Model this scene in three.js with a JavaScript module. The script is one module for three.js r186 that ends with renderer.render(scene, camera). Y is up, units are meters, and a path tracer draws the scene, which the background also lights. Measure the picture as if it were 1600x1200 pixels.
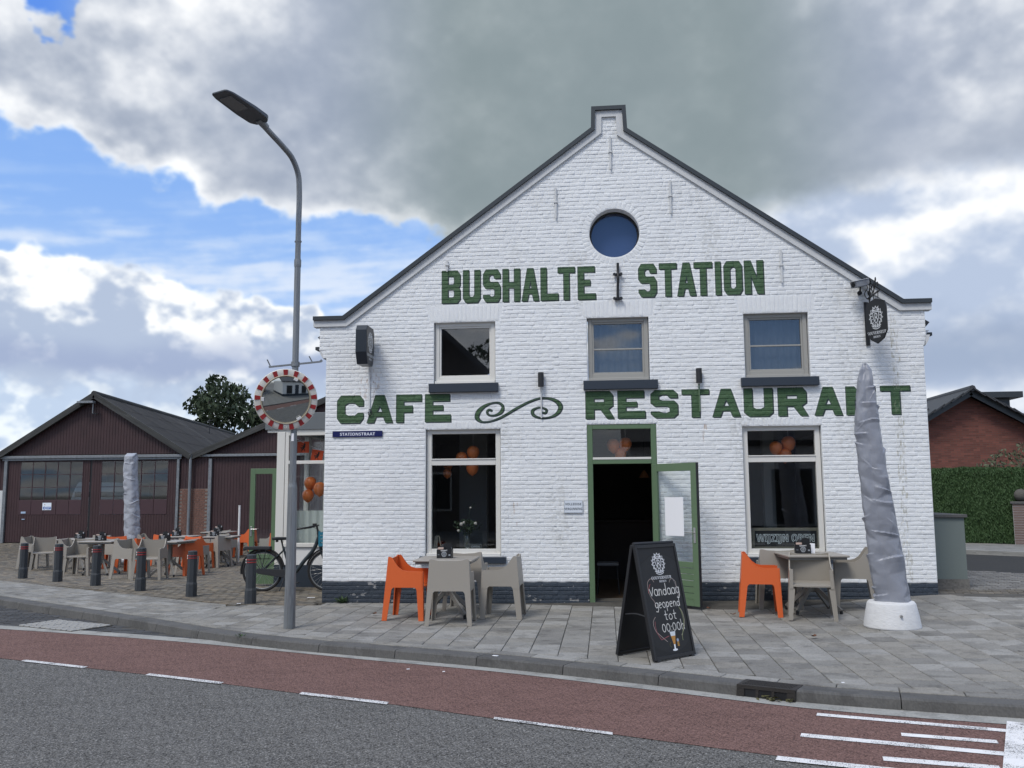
import * as THREE from 'three';
import { mergeGeometries, mergeVertices, toCreasedNormals } from 'three/addons/utils/BufferGeometryUtils.js';
import { RoundedBoxGeometry } from 'three/addons/geometries/RoundedBoxGeometry.js';

// ------------------------------------------------------------------ camera, sky, sun, exposure
const EXPOSURE = 1.5, SKY_GAIN = 1.14;
const scene = new THREE.Scene();
const camera = new THREE.PerspectiveCamera(46.397, 4 / 3, 0.1, 900);
camera.position.set(0, 1.65, 13.73);
camera.rotation.order = 'YXZ';
camera.rotation.set(6.964 * Math.PI / 180, 5.847 * Math.PI / 180, -0.391 * Math.PI / 180);
const renderer = new THREE.WebGLRenderer({ antialias: true });
renderer.toneMapping = THREE.LinearToneMapping;
renderer.toneMappingExposure = EXPOSURE;
renderer.shadowMap.enabled = true;
const sun = new THREE.DirectionalLight(new THREE.Color(1, 0.955, 0.90), 1.45);
sun.position.set(-9, 26, 17);
sun.castShadow = true;
sun.shadow.radius = 34;
sun.shadow.mapSize.set(2048, 2048);
Object.assign(sun.shadow.camera, { left: -40, right: 40, top: 40, bottom: -40, near: 1, far: 120 });
scene.add(sun);

function mulberry(seed) { let s = seed | 0; return () => { s = (s + 0x6d2b79f5) | 0; let t = Math.imul(s ^ (s >>> 15), 1 | s); t = (t + Math.imul(t ^ (t >>> 7), 61 | t)) ^ t; return ((t ^ (t >>> 14)) >>> 0) / 4294967296; }; }
const rnd = mulberry(20240611);
const R = (a, b) => a + (b - a) * rnd();
const clamp = (v, a = 0, b = 1) => Math.min(b, Math.max(a, v));
const lerp = (a, b, t) => a + (b - a) * t;
const smooth = (a, b, x) => { const t = clamp((x - a) / (b - a)); return t * t * (3 - 2 * t); };
const pick = (a) => a[Math.floor(rnd() * a.length)];
const TAU = Math.PI * 2;

// ---- noise
const PERM = new Uint8Array(512); { const r = mulberry(7); const p = [...Array(256).keys()]; for (let i = 255; i > 0; i--) { const j = Math.floor(r() * (i + 1)); [p[i], p[j]] = [p[j], p[i]]; } for (let i = 0; i < 512; i++) PERM[i] = p[i & 255]; }
const HV = new Float32Array(256); { const r = mulberry(11); for (let i = 0; i < 256; i++) HV[i] = r(); }
function vnoise(x, y, pw = 256, ph = 256) {           // value noise, period pw x ph
  let xi = Math.floor(x), yi = Math.floor(y); let fx = x - xi, fy = y - yi;
  fx = fx * fx * fx * (fx * (fx * 6 - 15) + 10); fy = fy * fy * fy * (fy * (fy * 6 - 15) + 10);
  const x0 = ((xi % pw) + pw) % pw, x1 = (x0 + 1) % pw, y0 = ((yi % ph) + ph) % ph, y1 = (y0 + 1) % ph;
  const h = (a, b) => HV[PERM[(PERM[a & 255] + b) & 255]];
  const a = h(x0, y0), b = h(x1, y0), c = h(x0, y1), d = h(x1, y1);
  return a + (b - a) * fx + (c - a) * fy + (a - b - c + d) * fx * fy;
}
function fbm(x, y, oct = 5, pw = 256, ph = 256, gain = 0.5) { let s = 0, a = 1, n = 0; for (let i = 0; i < oct; i++) { s += a * vnoise(x, y, pw, ph); n += a; a *= gain; x = x * 2 + 17; y = y * 2 + 31; pw *= 2; ph *= 2; } return s / n; }
const s2l = (c) => { c /= 255; return c <= 0.04045 ? c / 12.92 : Math.pow((c + 0.055) / 1.055, 2.4); };

// ---- the sky: air and clouds by azimuth (degrees right of the street's normal) and elevation
function poly(points, x) { if (x <= points[0][0]) return points[0][1]; for (let i = 1; i < points.length; i++) if (x < points[i][0]) { const [x0, y0] = points[i - 1], [x1, y1] = points[i]; let t = (x - x0) / (x1 - x0); t = t * t * (3 - 2 * t); return y0 + (y1 - y0) * t; } return points[points.length - 1][1]; }
const UPPER = [[-46, 23], [-37, 19.9], [-33, 20.0], [-30, 19.1], [-27, 18.1], [-25, 17.1], [-23, 17.8], [-19.8, 16.7], [-16.6, 16.8], [-13, 16.1], [-8, 15.8], [0, 15.2], [10, 16.1], [15, 16.9], [25, 16.9], [34, 18], [48, 21]];
const LOWER = [[-50, 11], [-42, 13], [-36, 14.1], [-33, 14.0], [-29.5, 12.6], [-27, 13.0], [-24.7, 11.6], [-22, 11.6], [-18.9, 11.4], [-14, 10.6], [-5, 10], [5, 12], [8, 21], [30, 22], [38, 17], [50, 12]];
function skyColor(az, el, out) {
  const n1 = fbm(az * 0.30 + 60, el * 0.42 + 40, 6), n2 = fbm(az * 0.75 + 11, el * 1.0 + 90, 6), n3 = fbm(az * 0.13 + 5, el * 0.2 + 9, 4);
  const big = fbm(az * 0.09 + 120, el * 0.13 + 70, 5);
  // clear air
  const h = clamp(el / 24);
  let r = lerp(190, 120, Math.pow(h, 0.75)), g = lerp(214, 163, Math.pow(h, 0.75)), b = lerp(240, 228, h);
  // thin high streaks
  const st = fbm(az * 0.12 + el * 0.30 + 3, el * 1.1 - az * 0.17 + 8, 6);
  const streak = smooth(0.34, 0.80, st + (n2 - 0.5) * 0.30) * smooth(21, 13, el) * 0.72 + 0.20 * smooth(17, 12, el);
  r = lerp(r, 214, streak); g = lerp(g, 224, streak); b = lerp(b, 240, streak);
  // the bank low down
  const warp = (n1 - 0.5) * 2.6 + (n2 - 0.5) * 1.9;
  const lowTop = poly(LOWER, az) + 0.4, dl = lowTop + warp - el;
  const right = smooth(4, 14, az);
  let a = smooth(-0.05, lerp(0.55, 1.6, right), dl);
  {
    const puff = clamp((dl - 0.1) / 4.6 + (n2 - 0.5) * 1.9 + (n1 - 0.5) * 1.5);   // bright heads, grey-blue body
    const sp = smooth(0.05, 1.05, puff); let cr = lerp(250, 172, sp), cg = lerp(251, 186, sp), cb = lerp(250, 209, sp);
    const band = smooth(6.2, 7.4, el + (n3 - 0.5) * 3) * smooth(10.0, 7.6, el + (n1 - 0.5) * 2) * (1 - right);
    cr = lerp(cr, 152, band * 0.75); cg = lerp(cg, 166, band * 0.75); cb = lerp(cb, 197, band * 0.75);
    const under = smooth(7.0, 5.4, el + (n1 - 0.5) * 3.2);
    const ub = smooth(0.42, 0.66, n2);
    cr = lerp(cr, lerp(186, 232, ub), under); cg = lerp(cg, lerp(203, 240, ub), under); cb = lerp(cb, lerp(226, 246, ub), under);
    if (right > 0) {
      const lump = smooth(0.36, 0.78, fbm(az * 0.30 + 3, el * 0.42 + 44, 6) + 0.10 * smooth(12.5, 15.5, el) - 0.04 * smooth(9, 12, el) * smooth(13.5, 11, el));
      const c2 = [lerp(176, 248, lump), lerp(190, 249, lump), lerp(213, 250, lump)];
      const lowdark = smooth(5.0, 7.4, el) * smooth(11, 8.4, el + (n1 - 0.5) * 3);
      c2[0] = lerp(c2[0], 150, lowdark * 0.8); c2[1] = lerp(c2[1], 165, lowdark * 0.8); c2[2] = lerp(c2[2], 190, lowdark * 0.8);
      cr = lerp(cr, c2[0], right); cg = lerp(cg, c2[1], right); cb = lerp(cb, c2[2], right);
    }
    r = lerp(r, cr, a); g = lerp(g, cg, a); b = lerp(b, cb, a);
  }
  // the great grey cloud overhead
  const softE = lerp(0.85, 2.4, smooth(2, 12, az));
  const du = el - (poly(UPPER, az) + ((n1 - 0.5) * 3.0 + (n2 - 0.5) * 1.7) * lerp(1, 0.4, smooth(0, 12, az)));
  a = smooth(-0.05, softE, du);
  {
    const left = smooth(-11, -31, az + (n3 - 0.5) * 18);
    let v = (n1 - 0.5) * 1.5 + (n2 - 0.5) * 0.9 + (big - 0.5) * 1.6;
    const edge = smooth(2.6, 0.1, du + (n2 - 0.5) * 2.0) * (1 - smooth(0, 10, az));
    const corner = smooth(17, 28, az + (el - 21) * 0.4 + (n1 - 0.5) * 9) * smooth(18, 23, el);
    let bright = clamp(0.50 * left + 0.26 * edge + v * (0.14 + 0.34 * left + 0.22 * edge) + 0.13 + corner * 0.36 + v * corner * 0.25 + smooth(6, 20, az) * 0.14);
    const tb = smooth(0, 1, bright);
    let cr = lerp(132, 248, tb), cg = lerp(145, 249, tb), cb = lerp(150, 250, tb);
    const bl = smooth(-8, -20, az) * (1 - tb) + smooth(8, 20, az) * (1 - tb); cr += 16 * bl; cg += 14 * bl; cb += 28 * bl;
    const gap = smooth(0.60, 0.70, fbm(az * 0.35 + 33, el * 0.5 + 21, 5)) * smooth(-29, -35, az) * smooth(22, 24, el);
    cr = lerp(cr, 92, gap); cg = lerp(cg, 140, gap); cb = lerp(cb, 224, gap);
    r = lerp(r, cr, a); g = lerp(g, cg, a); b = lerp(b, cb, a);
  }
  out[0] = r; out[1] = g; out[2] = b;
}
function broken(x, y, z, out) {      // the same broken cloud all the way round
  const k = 1 / (y + 0.22), u = x * k * 1.5 + 89, v = z * k * 1.5 + 77.5;
  const c = fbm(u * 1.3, v * 1.3, 6), d = fbm(u * 2.9 + 7, v * 2.9 + 3, 6);
  const cover = smooth(0.34, 0.46, c + (d - 0.5) * 0.35), body = smooth(0.40, 0.74, c + (d - 0.5) * 0.9);
  const h = clamp(y / 0.42);
  out[0] = lerp(lerp(182, 98, h), lerp(250, 206, body), cover); out[1] = lerp(lerp(210, 150, h), lerp(250, 214, body), cover); out[2] = lerp(lerp(240, 230, h), lerp(252, 226, body), cover);
}
{
  const W = 4096, H = 2048, data = new Float32Array(W * H * 4), c = [0, 0, 0], q = [0, 0, 0];
  for (let row = 0; row < H; row++) {
    const el = ((row + 0.5) / H * 180 - 90), ce = Math.cos(el * Math.PI / 180), se = Math.sin(el * Math.PI / 180);
    if (el < -0.3) { for (let col = 0; col < W; col++) { const o = (row * W + col) * 4; data[o] = data[o + 1] = data[o + 2] = 0.24; data[o + 3] = 1; } continue; }
    for (let col = 0; col < W; col++) {
      const round = ((col + 0.5) / W - 0.5) * TAU, x = Math.cos(round) * ce, z = Math.sin(round) * ce;
      const az = Math.atan2(x, -z) * 180 / Math.PI, o = (row * W + col) * 4;
      const w = smooth(62, 44, Math.abs(az + 5)) * smooth(46, 34, el);
      if (w < 1) broken(x, se, z, q);
      if (w > 0) { skyColor(az, el, c); if (w < 1) for (let k = 0; k < 3; k++) c[k] = lerp(q[k], c[k], w); } else { c[0] = q[0]; c[1] = q[1]; c[2] = q[2]; }
      for (let k = 0; k < 3; k++) data[o + k] = s2l(c[k]) * SKY_GAIN / EXPOSURE;
      data[o + 3] = 1;
    }
  }
  const t = new THREE.DataTexture(data, W, H, THREE.RGBAFormat, THREE.FloatType);
  t.mapping = THREE.EquirectangularReflectionMapping; t.magFilter = THREE.LinearFilter; t.needsUpdate = true;
  scene.background = t; scene.environment = t;
}

// ------------------------------------------------------------------ names, groups, shape helpers
const used = new Map();
function numbered(name) { const n = used.get(name) ?? 0; used.set(name, n + 1); return n ? name + '_' + String(n).padStart(3, '0') : name; }
function shade(o) { o.traverse((m) => { if (m.isMesh) { m.castShadow = true; m.receiveShadow = true; } }); return o; }
function tag(o, label, category, group) { o.userData = { label, category }; if (group) o.userData.group = group; return o; }
function thing(name, label, category, pos = [0, 0, 0], turn = 0, group) { const o = new THREE.Group(); o.name = numbered(name); o.position.set(...pos); o.rotation.y = turn; tag(o, label, category, group); scene.add(o); return o; }
function part(name, geo, mat, parent, kind) { const m = new THREE.Mesh(Array.isArray(geo) ? merge(geo) : geo, mat); m.name = name; m.castShadow = m.receiveShadow = true; if (kind) m.userData.kind = kind; parent.add(m); return m; }
function struct(name, geo, mat) { const m = new THREE.Mesh(Array.isArray(geo) ? merge(geo) : geo, mat); m.name = numbered(name); m.castShadow = m.receiveShadow = true; m.userData.kind = 'structure'; scene.add(m); return m; }
function solo(name, label, category, geo, mat, pos, turn = 0, group) { const m = new THREE.Mesh(Array.isArray(geo) ? merge(geo) : geo, mat); m.name = numbered(name); if (pos) m.position.set(...pos); m.rotation.y = turn; m.castShadow = m.receiveShadow = true; tag(m, label, category, group); scene.add(m); return m; }
function copy(o, label, pos, turn, group) { const c = o.clone(); c.name = numbered(o.name.replace(/_\d+$/, '')); if (pos) c.position.set(...pos); if (turn !== undefined) c.rotation.y = turn; c.userData = { ...o.userData, label }; if (group) c.userData.group = group; scene.add(c); return c; }
function merge(list) {
  const l = list.map((g) => { const h = g.index ? g.toNonIndexed() : g.clone(); for (const k of Object.keys(h.attributes)) if (!['position', 'normal', 'uv'].includes(k)) h.deleteAttribute(k); if (!h.attributes.uv) h.setAttribute('uv', new THREE.BufferAttribute(new Float32Array(h.attributes.position.count * 2), 2)); if (!h.attributes.normal) h.computeVertexNormals(); h.morphAttributes = {}; return h; });
  return l.length === 1 ? l[0] : mergeGeometries(l);
}
function boxUV(g) {   // uv in metres by the way each face points
  if (g.index) g = g.toNonIndexed(); const p = g.attributes.position, n = g.attributes.normal, uv = new Float32Array(p.count * 2);
  for (let i = 0; i < p.count; i++) { const ax = Math.abs(n.getX(i)), ay = Math.abs(n.getY(i)), az = Math.abs(n.getZ(i)); let u, v; if (ay >= ax && ay >= az) { u = p.getX(i); v = p.getZ(i); } else if (ax >= az) { u = p.getZ(i); v = p.getY(i); } else { u = p.getX(i); v = p.getY(i); } uv[2 * i] = u; uv[2 * i + 1] = v; }
  g.setAttribute('uv', new THREE.BufferAttribute(uv, 2)); return g;
}
function box(w, h, d, x = 0, y = 0, z = 0, bevel = 0) { let g = bevel ? new RoundedBoxGeometry(w, h, d, 2, bevel) : new THREE.BoxGeometry(w, h, d); g.translate(x, y, z); return boxUV(g); }
function span(x0, x1, y0, y1, z0, z1, bevel = 0) { return box(x1 - x0, y1 - y0, z1 - z0, (x0 + x1) / 2, (y0 + y1) / 2, (z0 + z1) / 2, bevel); }
const V = (x, y, z) => new THREE.Vector3(x, y, z);
function rod(a, b, r0, r1 = r0, seg = 10) { const A = V(...a), B = V(...b), d = B.clone().sub(A), L = d.length(); const g = new THREE.CylinderGeometry(r1, r0, L, seg); g.translate(0, L / 2, 0); g.applyQuaternion(new THREE.Quaternion().setFromUnitVectors(V(0, 1, 0), d.normalize())); g.translate(...a); return g; }
function bar(a, b, w, t, up = [0, 0, 1]) { const A = V(...a), B = V(...b), d = B.clone().sub(A), L = d.length(); d.normalize(); const z = V(...up).addScaledVector(d, -V(...up).dot(d)).normalize(), x = V(0, 0, 0).crossVectors(d, z); const g = new THREE.BoxGeometry(w, L, t); g.translate(0, L / 2, 0); g.applyMatrix4(new THREE.Matrix4().makeBasis(x, d, z)); g.translate(...a); return g; }
function tube(points, r, seg = 24, rs = 8, closed = false) { return new THREE.TubeGeometry(new THREE.CatmullRomCurve3(points.map((p) => V(...p)), closed, 'centripetal'), seg, r, rs, closed); }
function lathe(pts, seg = 24) { return new THREE.LatheGeometry(pts.map(([x, y]) => new THREE.Vector2(x, y)), seg); }
function shapeOf(pts, holes = []) { const s = new THREE.Shape(pts.map(([x, y]) => new THREE.Vector2(x, y))); for (const h of holes) s.holes.push(new THREE.Path(h.map(([x, y]) => new THREE.Vector2(x, y)))); return s; }
function extrude(pts, z0, z1, holes = [], bevel = 0) { const g = new THREE.ExtrudeGeometry(shapeOf(pts, holes), { depth: z1 - z0 - 2 * bevel, bevelEnabled: bevel > 0, bevelSize: bevel, bevelThickness: bevel, bevelOffset: -bevel, bevelSegments: 2, curveSegments: 12 }); g.translate(0, 0, z0 + bevel); return boxUV(g); }
function roundPoly(pts, radii, n = 5) {   // a polygon with its corners rounded
  const out = [], L = pts.length;
  for (let i = 0; i < L; i++) { const r = Array.isArray(radii) ? radii[i] : radii, p = pts[i], a = pts[(i + L - 1) % L], b = pts[(i + 1) % L]; if (!r) { out.push(p); continue; } const va = [a[0] - p[0], a[1] - p[1]], vb = [b[0] - p[0], b[1] - p[1]], la = Math.hypot(...va), lb = Math.hypot(...vb), k = Math.min(r, la / 2, lb / 2); const s = [p[0] + va[0] / la * k, p[1] + va[1] / la * k], e = [p[0] + vb[0] / lb * k, p[1] + vb[1] / lb * k]; for (let j = 0; j <= n; j++) { const t = j / n, u = 1 - t; out.push([u * u * s[0] + 2 * u * t * p[0] + t * t * e[0], u * u * s[1] + 2 * u * t * p[1] + t * t * e[1]]); } }
  return out;
}
function sheet(pts, y, hole) {   // a flat sheet of ground, uv in metres
  const fn = typeof y === 'function' ? y : () => y; const g = new THREE.ShapeGeometry(shapeOf(pts.map(([x, z]) => [x, -z]), hole ? [hole.map(([x, z]) => [x, -z])] : [])); const p = g.attributes.position, uv = g.attributes.uv;
  for (let i = 0; i < p.count; i++) { const x = p.getX(i), z = -p.getY(i); p.setXYZ(i, x, fn(x, z), z); uv.setXY(i, x, z); } g.computeVertexNormals(); return g;
}
function spline(pts, n) { return new THREE.CatmullRomCurve3(pts.map(([x, z]) => V(x, 0, z)), false, 'centripetal').getSpacedPoints(n).map((p) => [p.x, p.z]); }

// ------------------------------------------------------------------ materials
const phys = (c, o = {}) => new THREE.MeshPhysicalMaterial({ color: new THREE.Color().setRGB(...c), roughness: 0.9, ...o });
const C3 = (r, g, b) => new THREE.Color().setRGB(r, g, b);
const std = (c, o = {}) => new THREE.MeshStandardMaterial({ color: Array.isArray(c) ? C3(...c) : c, roughness: 0.7, ...o });
function tex(w, h, fn, srgb = true, rx = 1, ry = 1) { const d = new Uint8Array(w * h * 4), c = [0, 0, 0]; for (let y = 0; y < h; y++) for (let x = 0; x < w; x++) { fn(x / w, y / h, c, x, y); const o = (y * w + x) * 4; d[o] = clamp(c[0], 0, 255); d[o + 1] = clamp(c[1], 0, 255); d[o + 2] = clamp(c[2], 0, 255); d[o + 3] = 255; } const t = new THREE.DataTexture(d, w, h); t.wrapS = t.wrapT = THREE.RepeatWrapping; t.magFilter = THREE.LinearFilter; t.minFilter = THREE.LinearMipmapLinearFilter; t.repeat.set(rx, ry); if (srgb) t.colorSpace = THREE.SRGBColorSpace; t.needsUpdate = true; return t; }
const l2s = (v) => 255 * (v <= 0.0031308 ? v * 12.92 : 1.055 * Math.pow(v, 1 / 2.4) - 0.055);
const gray = (c, v) => { c[0] = c[1] = c[2] = v; };
// chippings bound in tar: pale and dark stones of a few millimetres
function stones(base, spread, flecks) { const r = mulberry(flecks * 977 + 3); return (u, v, c) => { const n = fbm(u * 8, v * 8, 4, 8, 8), m = vnoise(u * 150, v * 150, 150, 150), q = vnoise(u * 240 + 9, v * 240, 240, 240); let k = 1 + (n - 0.5) * 0.30 + (m - 0.5) * spread + (q - 0.5) * spread * 0.8; if (m > 0.93 && r() < flecks) k *= 2.6; if (q < 0.08) k *= 0.45; for (let i = 0; i < 3; i++) c[i] = l2s(clamp(base[i] * k)); }; }
const stoneBump = tex(512, 512, (u, v, c) => gray(c, 255 * (0.6 * vnoise(u * 150, v * 150, 150, 150) + 0.4 * vnoise(u * 240 + 9, v * 240, 240, 240))), false, 0.7, 0.7);
const patches = (base, amp, freq, fine) => (u, v, c) => { const n = fbm(u * freq, v * freq, 5, freq, freq), m = vnoise(u * fine, v * fine, fine, fine); const k = 1 + (n - 0.5) * amp + (m - 0.5) * amp * 0.55; for (let i = 0; i < 3; i++) c[i] = l2s(clamp(base[i] * k)); };
const fineBump = tex(256, 256, (u, v, c) => gray(c, 255 * fbm(u * 32, v * 32, 4, 32, 32)), false, 2, 2);
const M = {};
M.asphalt = phys([1, 1, 1], { specularIntensity: 0.3, map: tex(1024, 1024, stones([0.116, 0.114, 0.109], 1.2, 0.8), true, 0.7, 0.7), bumpMap: stoneBump, bumpScale: 0.004, roughness: 0.88 });
M.redAsphalt = phys([1, 1, 1], { specularIntensity: 0.3, map: tex(1024, 1024, stones([0.146, 0.088, 0.077], 0.85, 0.22), true, 0.7, 0.7), bumpMap: stoneBump, bumpScale: 0.004, roughness: 0.9 });
M.earth = std([1, 1, 1], { map: tex(512, 512, patches([0.13, 0.125, 0.115], 0.9, 6, 90), true, 0.5, 0.5), roughness: 0.95 });
M.jointSand = std([1, 1, 1], { map: tex(256, 256, patches([0.062, 0.058, 0.050], 0.8, 8, 100), true, 1, 1), roughness: 0.95 });
const tileMap = (b, n) => phys(b, { specularIntensity: 0.35, map: tex(512, 512, (u, v, c) => { const a = fbm(u * 5 + n, v * 5, 5, 5, 5), m = vnoise(u * 128, v * 128, 128, 128), st = smooth(0.62, 0.74, fbm(u * 9, v * 9 + n, 4, 9, 9)); gray(c, l2s(clamp(0.86 * (1 + (a - 0.5) * 0.5 + (m - 0.5) * 0.34) * (1 - 0.22 * st)))); }, true, 0.8, 0.8), bumpMap: fineBump, bumpScale: 0.0015, roughness: 0.86 });
M.tiles = [tileMap([0.250, 0.246, 0.230], 0), tileMap([0.298, 0.294, 0.278], 2), tileMap([0.212, 0.208, 0.195], 4), tileMap([0.262, 0.253, 0.230], 6)];
M.kerb = std([0.100, 0.099, 0.096], { map: M.tiles[0].map, bumpMap: fineBump, bumpScale: 0.002, roughness: 0.88 });
M.gutter = std([0.33, 0.33, 0.31], { map: M.tiles[1].map, roughness: 0.9 });
M.clinker = std([1, 1, 1], { map: tex(256, 256, patches([0.62, 0.60, 0.56], 0.7, 8, 64), true, 3, 3), roughness: 0.92 });
M.roadPaint = std([1, 1, 1], { map: tex(1024, 1024, (u, v, c) => { const w = vnoise(u * 190, v * 190, 190, 190), n = fbm(u * 9, v * 9, 4, 9, 9); const worn = w * 0.7 + n * 0.6 < 0.46; gray(c, worn ? 105 : 214 + 30 * (n - 0.5)); }, true, 0.9, 0.9), bumpMap: stoneBump, bumpScale: 0.002, roughness: 0.75 });
M.oldPaint = std([1, 1, 1], { map: tex(1024, 1024, (u, v, c) => { const w = vnoise(u * 170, v * 170, 170, 170), n = fbm(u * 7, v * 7, 4, 7, 7); const worn = w * 0.8 + n * 0.7 < 0.76; gray(c, worn ? 104 : 205); }, true, 0.9, 0.9), roughness: 0.8 });
M.dashPaint = std([1, 1, 1], { map: tex(1024, 1024, (u, v, c) => { const w = vnoise(u * 170, v * 170, 170, 170), n = fbm(u * 9, v * 9, 4, 9, 9); const worn = w * 0.85 + n * 0.8 < 0.76; gray(c, worn ? 104 : 205); }, true, 0.9, 0.9), roughness: 0.8 });
M.navy = std([0.022, 0.032, 0.047], { roughness: 0.5, bumpMap: fineBump, bumpScale: 0.001 });
M.frameWhite = std([0.66, 0.65, 0.61], { roughness: 0.38 });
M.frameGrey = std([0.32, 0.315, 0.29], { roughness: 0.45 });
M.coping = std([0.60, 0.615, 0.62], { map: tex(512, 512, patches([0.92, 0.92, 0.92], 0.16, 6, 50), true, 1, 1), roughness: 0.8 });
M.zinc = std([0.040, 0.047, 0.052], { roughness: 0.45, metalness: 0.3 });
M.white = std([0.70, 0.70, 0.69], { roughness: 0.6 });
M.green = std([0.105, 0.168, 0.092], { roughness: 0.42 });
M.glass = new THREE.MeshPhysicalMaterial({ color: C3(0.93, 0.95, 0.95), roughness: 0.015, transmission: 1, thickness: 0, ior: 1.52, specularIntensity: 1 });
M.coated = new THREE.MeshPhysicalMaterial({ color: C3(0.86, 0.88, 0.90), roughness: 0.012, transmission: 1, thickness: 0, ior: 1.78, specularIntensity: 1 });
M.darkRoom = std([0.15, 0.14, 0.125], { roughness: 0.9 });
M.greyRoom = std([0.30, 0.31, 0.31], { roughness: 0.9 });
M.balloon = std([0.75, 0.20, 0.055], { roughness: 0.32 });
M.string = std([0.6, 0.6, 0.58]);
M.black = std([0.008, 0.009, 0.011], { roughness: 0.5 });
M.woodFloor = std([0.11, 0.075, 0.048], { roughness: 0.6 });
M.softBlack = std([0.018, 0.020, 0.024], { roughness: 0.7 });
M.galv = std([1, 1, 1], { map: tex(512, 512, (u, v, c) => { const n = fbm(u * 12, v * 12, 4, 12, 12), m = fbm(u * 40, v * 40, 3, 40, 40); const k = 0.22 * (1 + (n - 0.5) * 0.5 + (m - 0.5) * 0.5); c[0] = l2s(k * 0.93); c[1] = l2s(k); c[2] = l2s(k * 1.06); }, true, 1, 1), roughness: 0.5, metalness: 0.45 });
M.plasticGrey = std([0.300, 0.278, 0.242], { roughness: 0.42, bumpMap: fineBump, bumpScale: 0.0006 });
M.plasticOrange = std([0.62, 0.118, 0.028], { roughness: 0.42, bumpMap: fineBump, bumpScale: 0.0006 });
M.tableTop = std([0.31, 0.29, 0.26], { roughness: 0.5 });
M.tableLeg = std([0.20, 0.195, 0.18], { roughness: 0.5 });
M.steel = std([0.55, 0.55, 0.54], { roughness: 0.3, metalness: 0.9 });
M.paper = std([0.80, 0.81, 0.84], { roughness: 0.8 });
M.soil = M.earth;
// ------------------------------------------------------------------ the ground
const groundY = (x, z) => 0.165 * Math.pow(clamp((x - 1.7) / 3.05), 1.35) * clamp(1 - (z - 0.4) / 4.6);
const ROAD = -0.10;
const KERB_BACK = [[-30, -11.6], [-16, -3.9], [-10.177, -0.721], [-8.671, 0.224], [-7.2, 1.13], [-5.873, 1.987], [-4.633, 2.805], [-3.9, 3.19], [-3.199, 3.492], [-2.784, 3.639], [-1.124, 4.244], [0.297, 4.891], [1.587, 5.527], [3.273, 5.995], [5.0, 6.32], [9, 6.9], [16, 7.8], [30, 9.5]];
const off = (pts, d) => pts.map((p, i) => { const a = pts[Math.max(0, i - 1)], b = pts[Math.min(pts.length - 1, i + 1)], tx = b[0] - a[0], tz = b[1] - a[1], l = Math.hypot(tx, tz); return [p[0] - tz / l * d, p[1] + tx / l * d]; });
const back = spline(KERB_BACK, 260), front = off(back, 0.235), foot = off(back, 0.262);
const GUT_OUT = spline([[-30, -3.3], [-16, 0.35], [-8.044, 2.265], [-5.324, 3.061], [-3.069, 3.93], [-2.653, 4.104], [-1.076, 4.70], [0.4, 5.42], [1.638, 6.02], [3.005, 6.42], [5, 6.78], [9, 7.4], [16, 8.3], [30, 10]], 200);
const LANE = spline([[-30, -2.9], [-16, 1.55], [-8.5, 3.63], [-6.239, 4.42], [-5.345, 4.746], [-4.512, 5.045], [-3.605, 5.395], [-2.715, 5.758], [-1.851, 6.08], [-0.877, 6.517], [0.009, 6.894], [1.115, 7.362], [2.6, 7.9], [5, 8.5], [9, 9.2], [16, 10.1], [30, 11.8]], 200);
const at = (line, x) => { for (let i = 1; i < line.length; i++) if (line[i][0] >= x) { const [a, b] = [line[i - 1], line[i]], t = (x - a[0]) / (b[0] - a[0]); return a[1] + (b[1] - a[1]) * t; } return line[line.length - 1][1]; };
struct('ground', sheet([[-320, -420], [320, -420], [320, 260], [-320, 260]], -0.36), M.earth);
struct('road', sheet([...LANE.map(([x, z]) => [x, z - 0.1]), [60, 13.5], [60, 20.3], [-60, 20.3], [-60, -9]], ROAD), M.asphalt);
struct('cycle_lane', sheet([...GUT_OUT.map(([x, z]) => [x, z - 0.08]), ...[...LANE].reverse()], ROAD + 0.004), M.redAsphalt);
{
  const inner = GUT_OUT.map(([x, z]) => [x, Math.max(at(foot, x) - 0.05, z - (x < -4.2 ? 0.25 : 0.6))]);
  struct('gutter', sheet([...inner, ...[...GUT_OUT].reverse()], ROAD + 0.008), M.gutter);
  const bay = foot.filter(([x]) => x < -4.1), top = [...inner].filter(([x]) => x < -4.3).reverse();
  struct('side_bay', sheet([...bay.map(([x, z]) => [x, z - 0.05]), ...top.map(([x, z]) => [x, z + 0.03])], ROAD - 0.004), M.jointSand);
}
// pavement bed, its tiles, the row along the kerb, the kerb stones
const BORDER = [[-30, -14.2], [-16, -5.75], [-12.011, -3.297], [-9.307, -1.726], [-7.118, -0.473], [-6.3, 0.02], [-5.712, 0.30], [-5.0, 0.36], [-4.3, 0.36]];
const borderZ = (x) => x < -4.3 ? at(BORDER, x) : x < 4.9 ? -0.06 : 0.2 + (x - 4.9) * 0.2;
const pavementEdge = spline(BORDER, 80);
const pavement = struct('pavement', sheet([...pavementEdge, [-4.3, -0.3], [4.9, -0.3], [12, 1.6], [30, 5.5], ...[...back].reverse()], (x, z) => groundY(x, z) - 0.022), M.jointSand);
{ // denser bed so that it follows the rise on the right
  const g = new THREE.PlaneGeometry(9.6, 7, 48, 35); g.rotateX(-Math.PI / 2); g.translate(4.5, 0, 3.2); const p = g.attributes.position;
  for (let i = 0; i < p.count; i++) { const x = p.getX(i), z = Math.min(p.getZ(i), at(back, x) - 0.01); p.setZ(i, z); p.setY(i, groundY(x, z) - 0.020); } g.computeVertexNormals(); part('bedding', g, M.jointSand, pavement);
}
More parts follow.
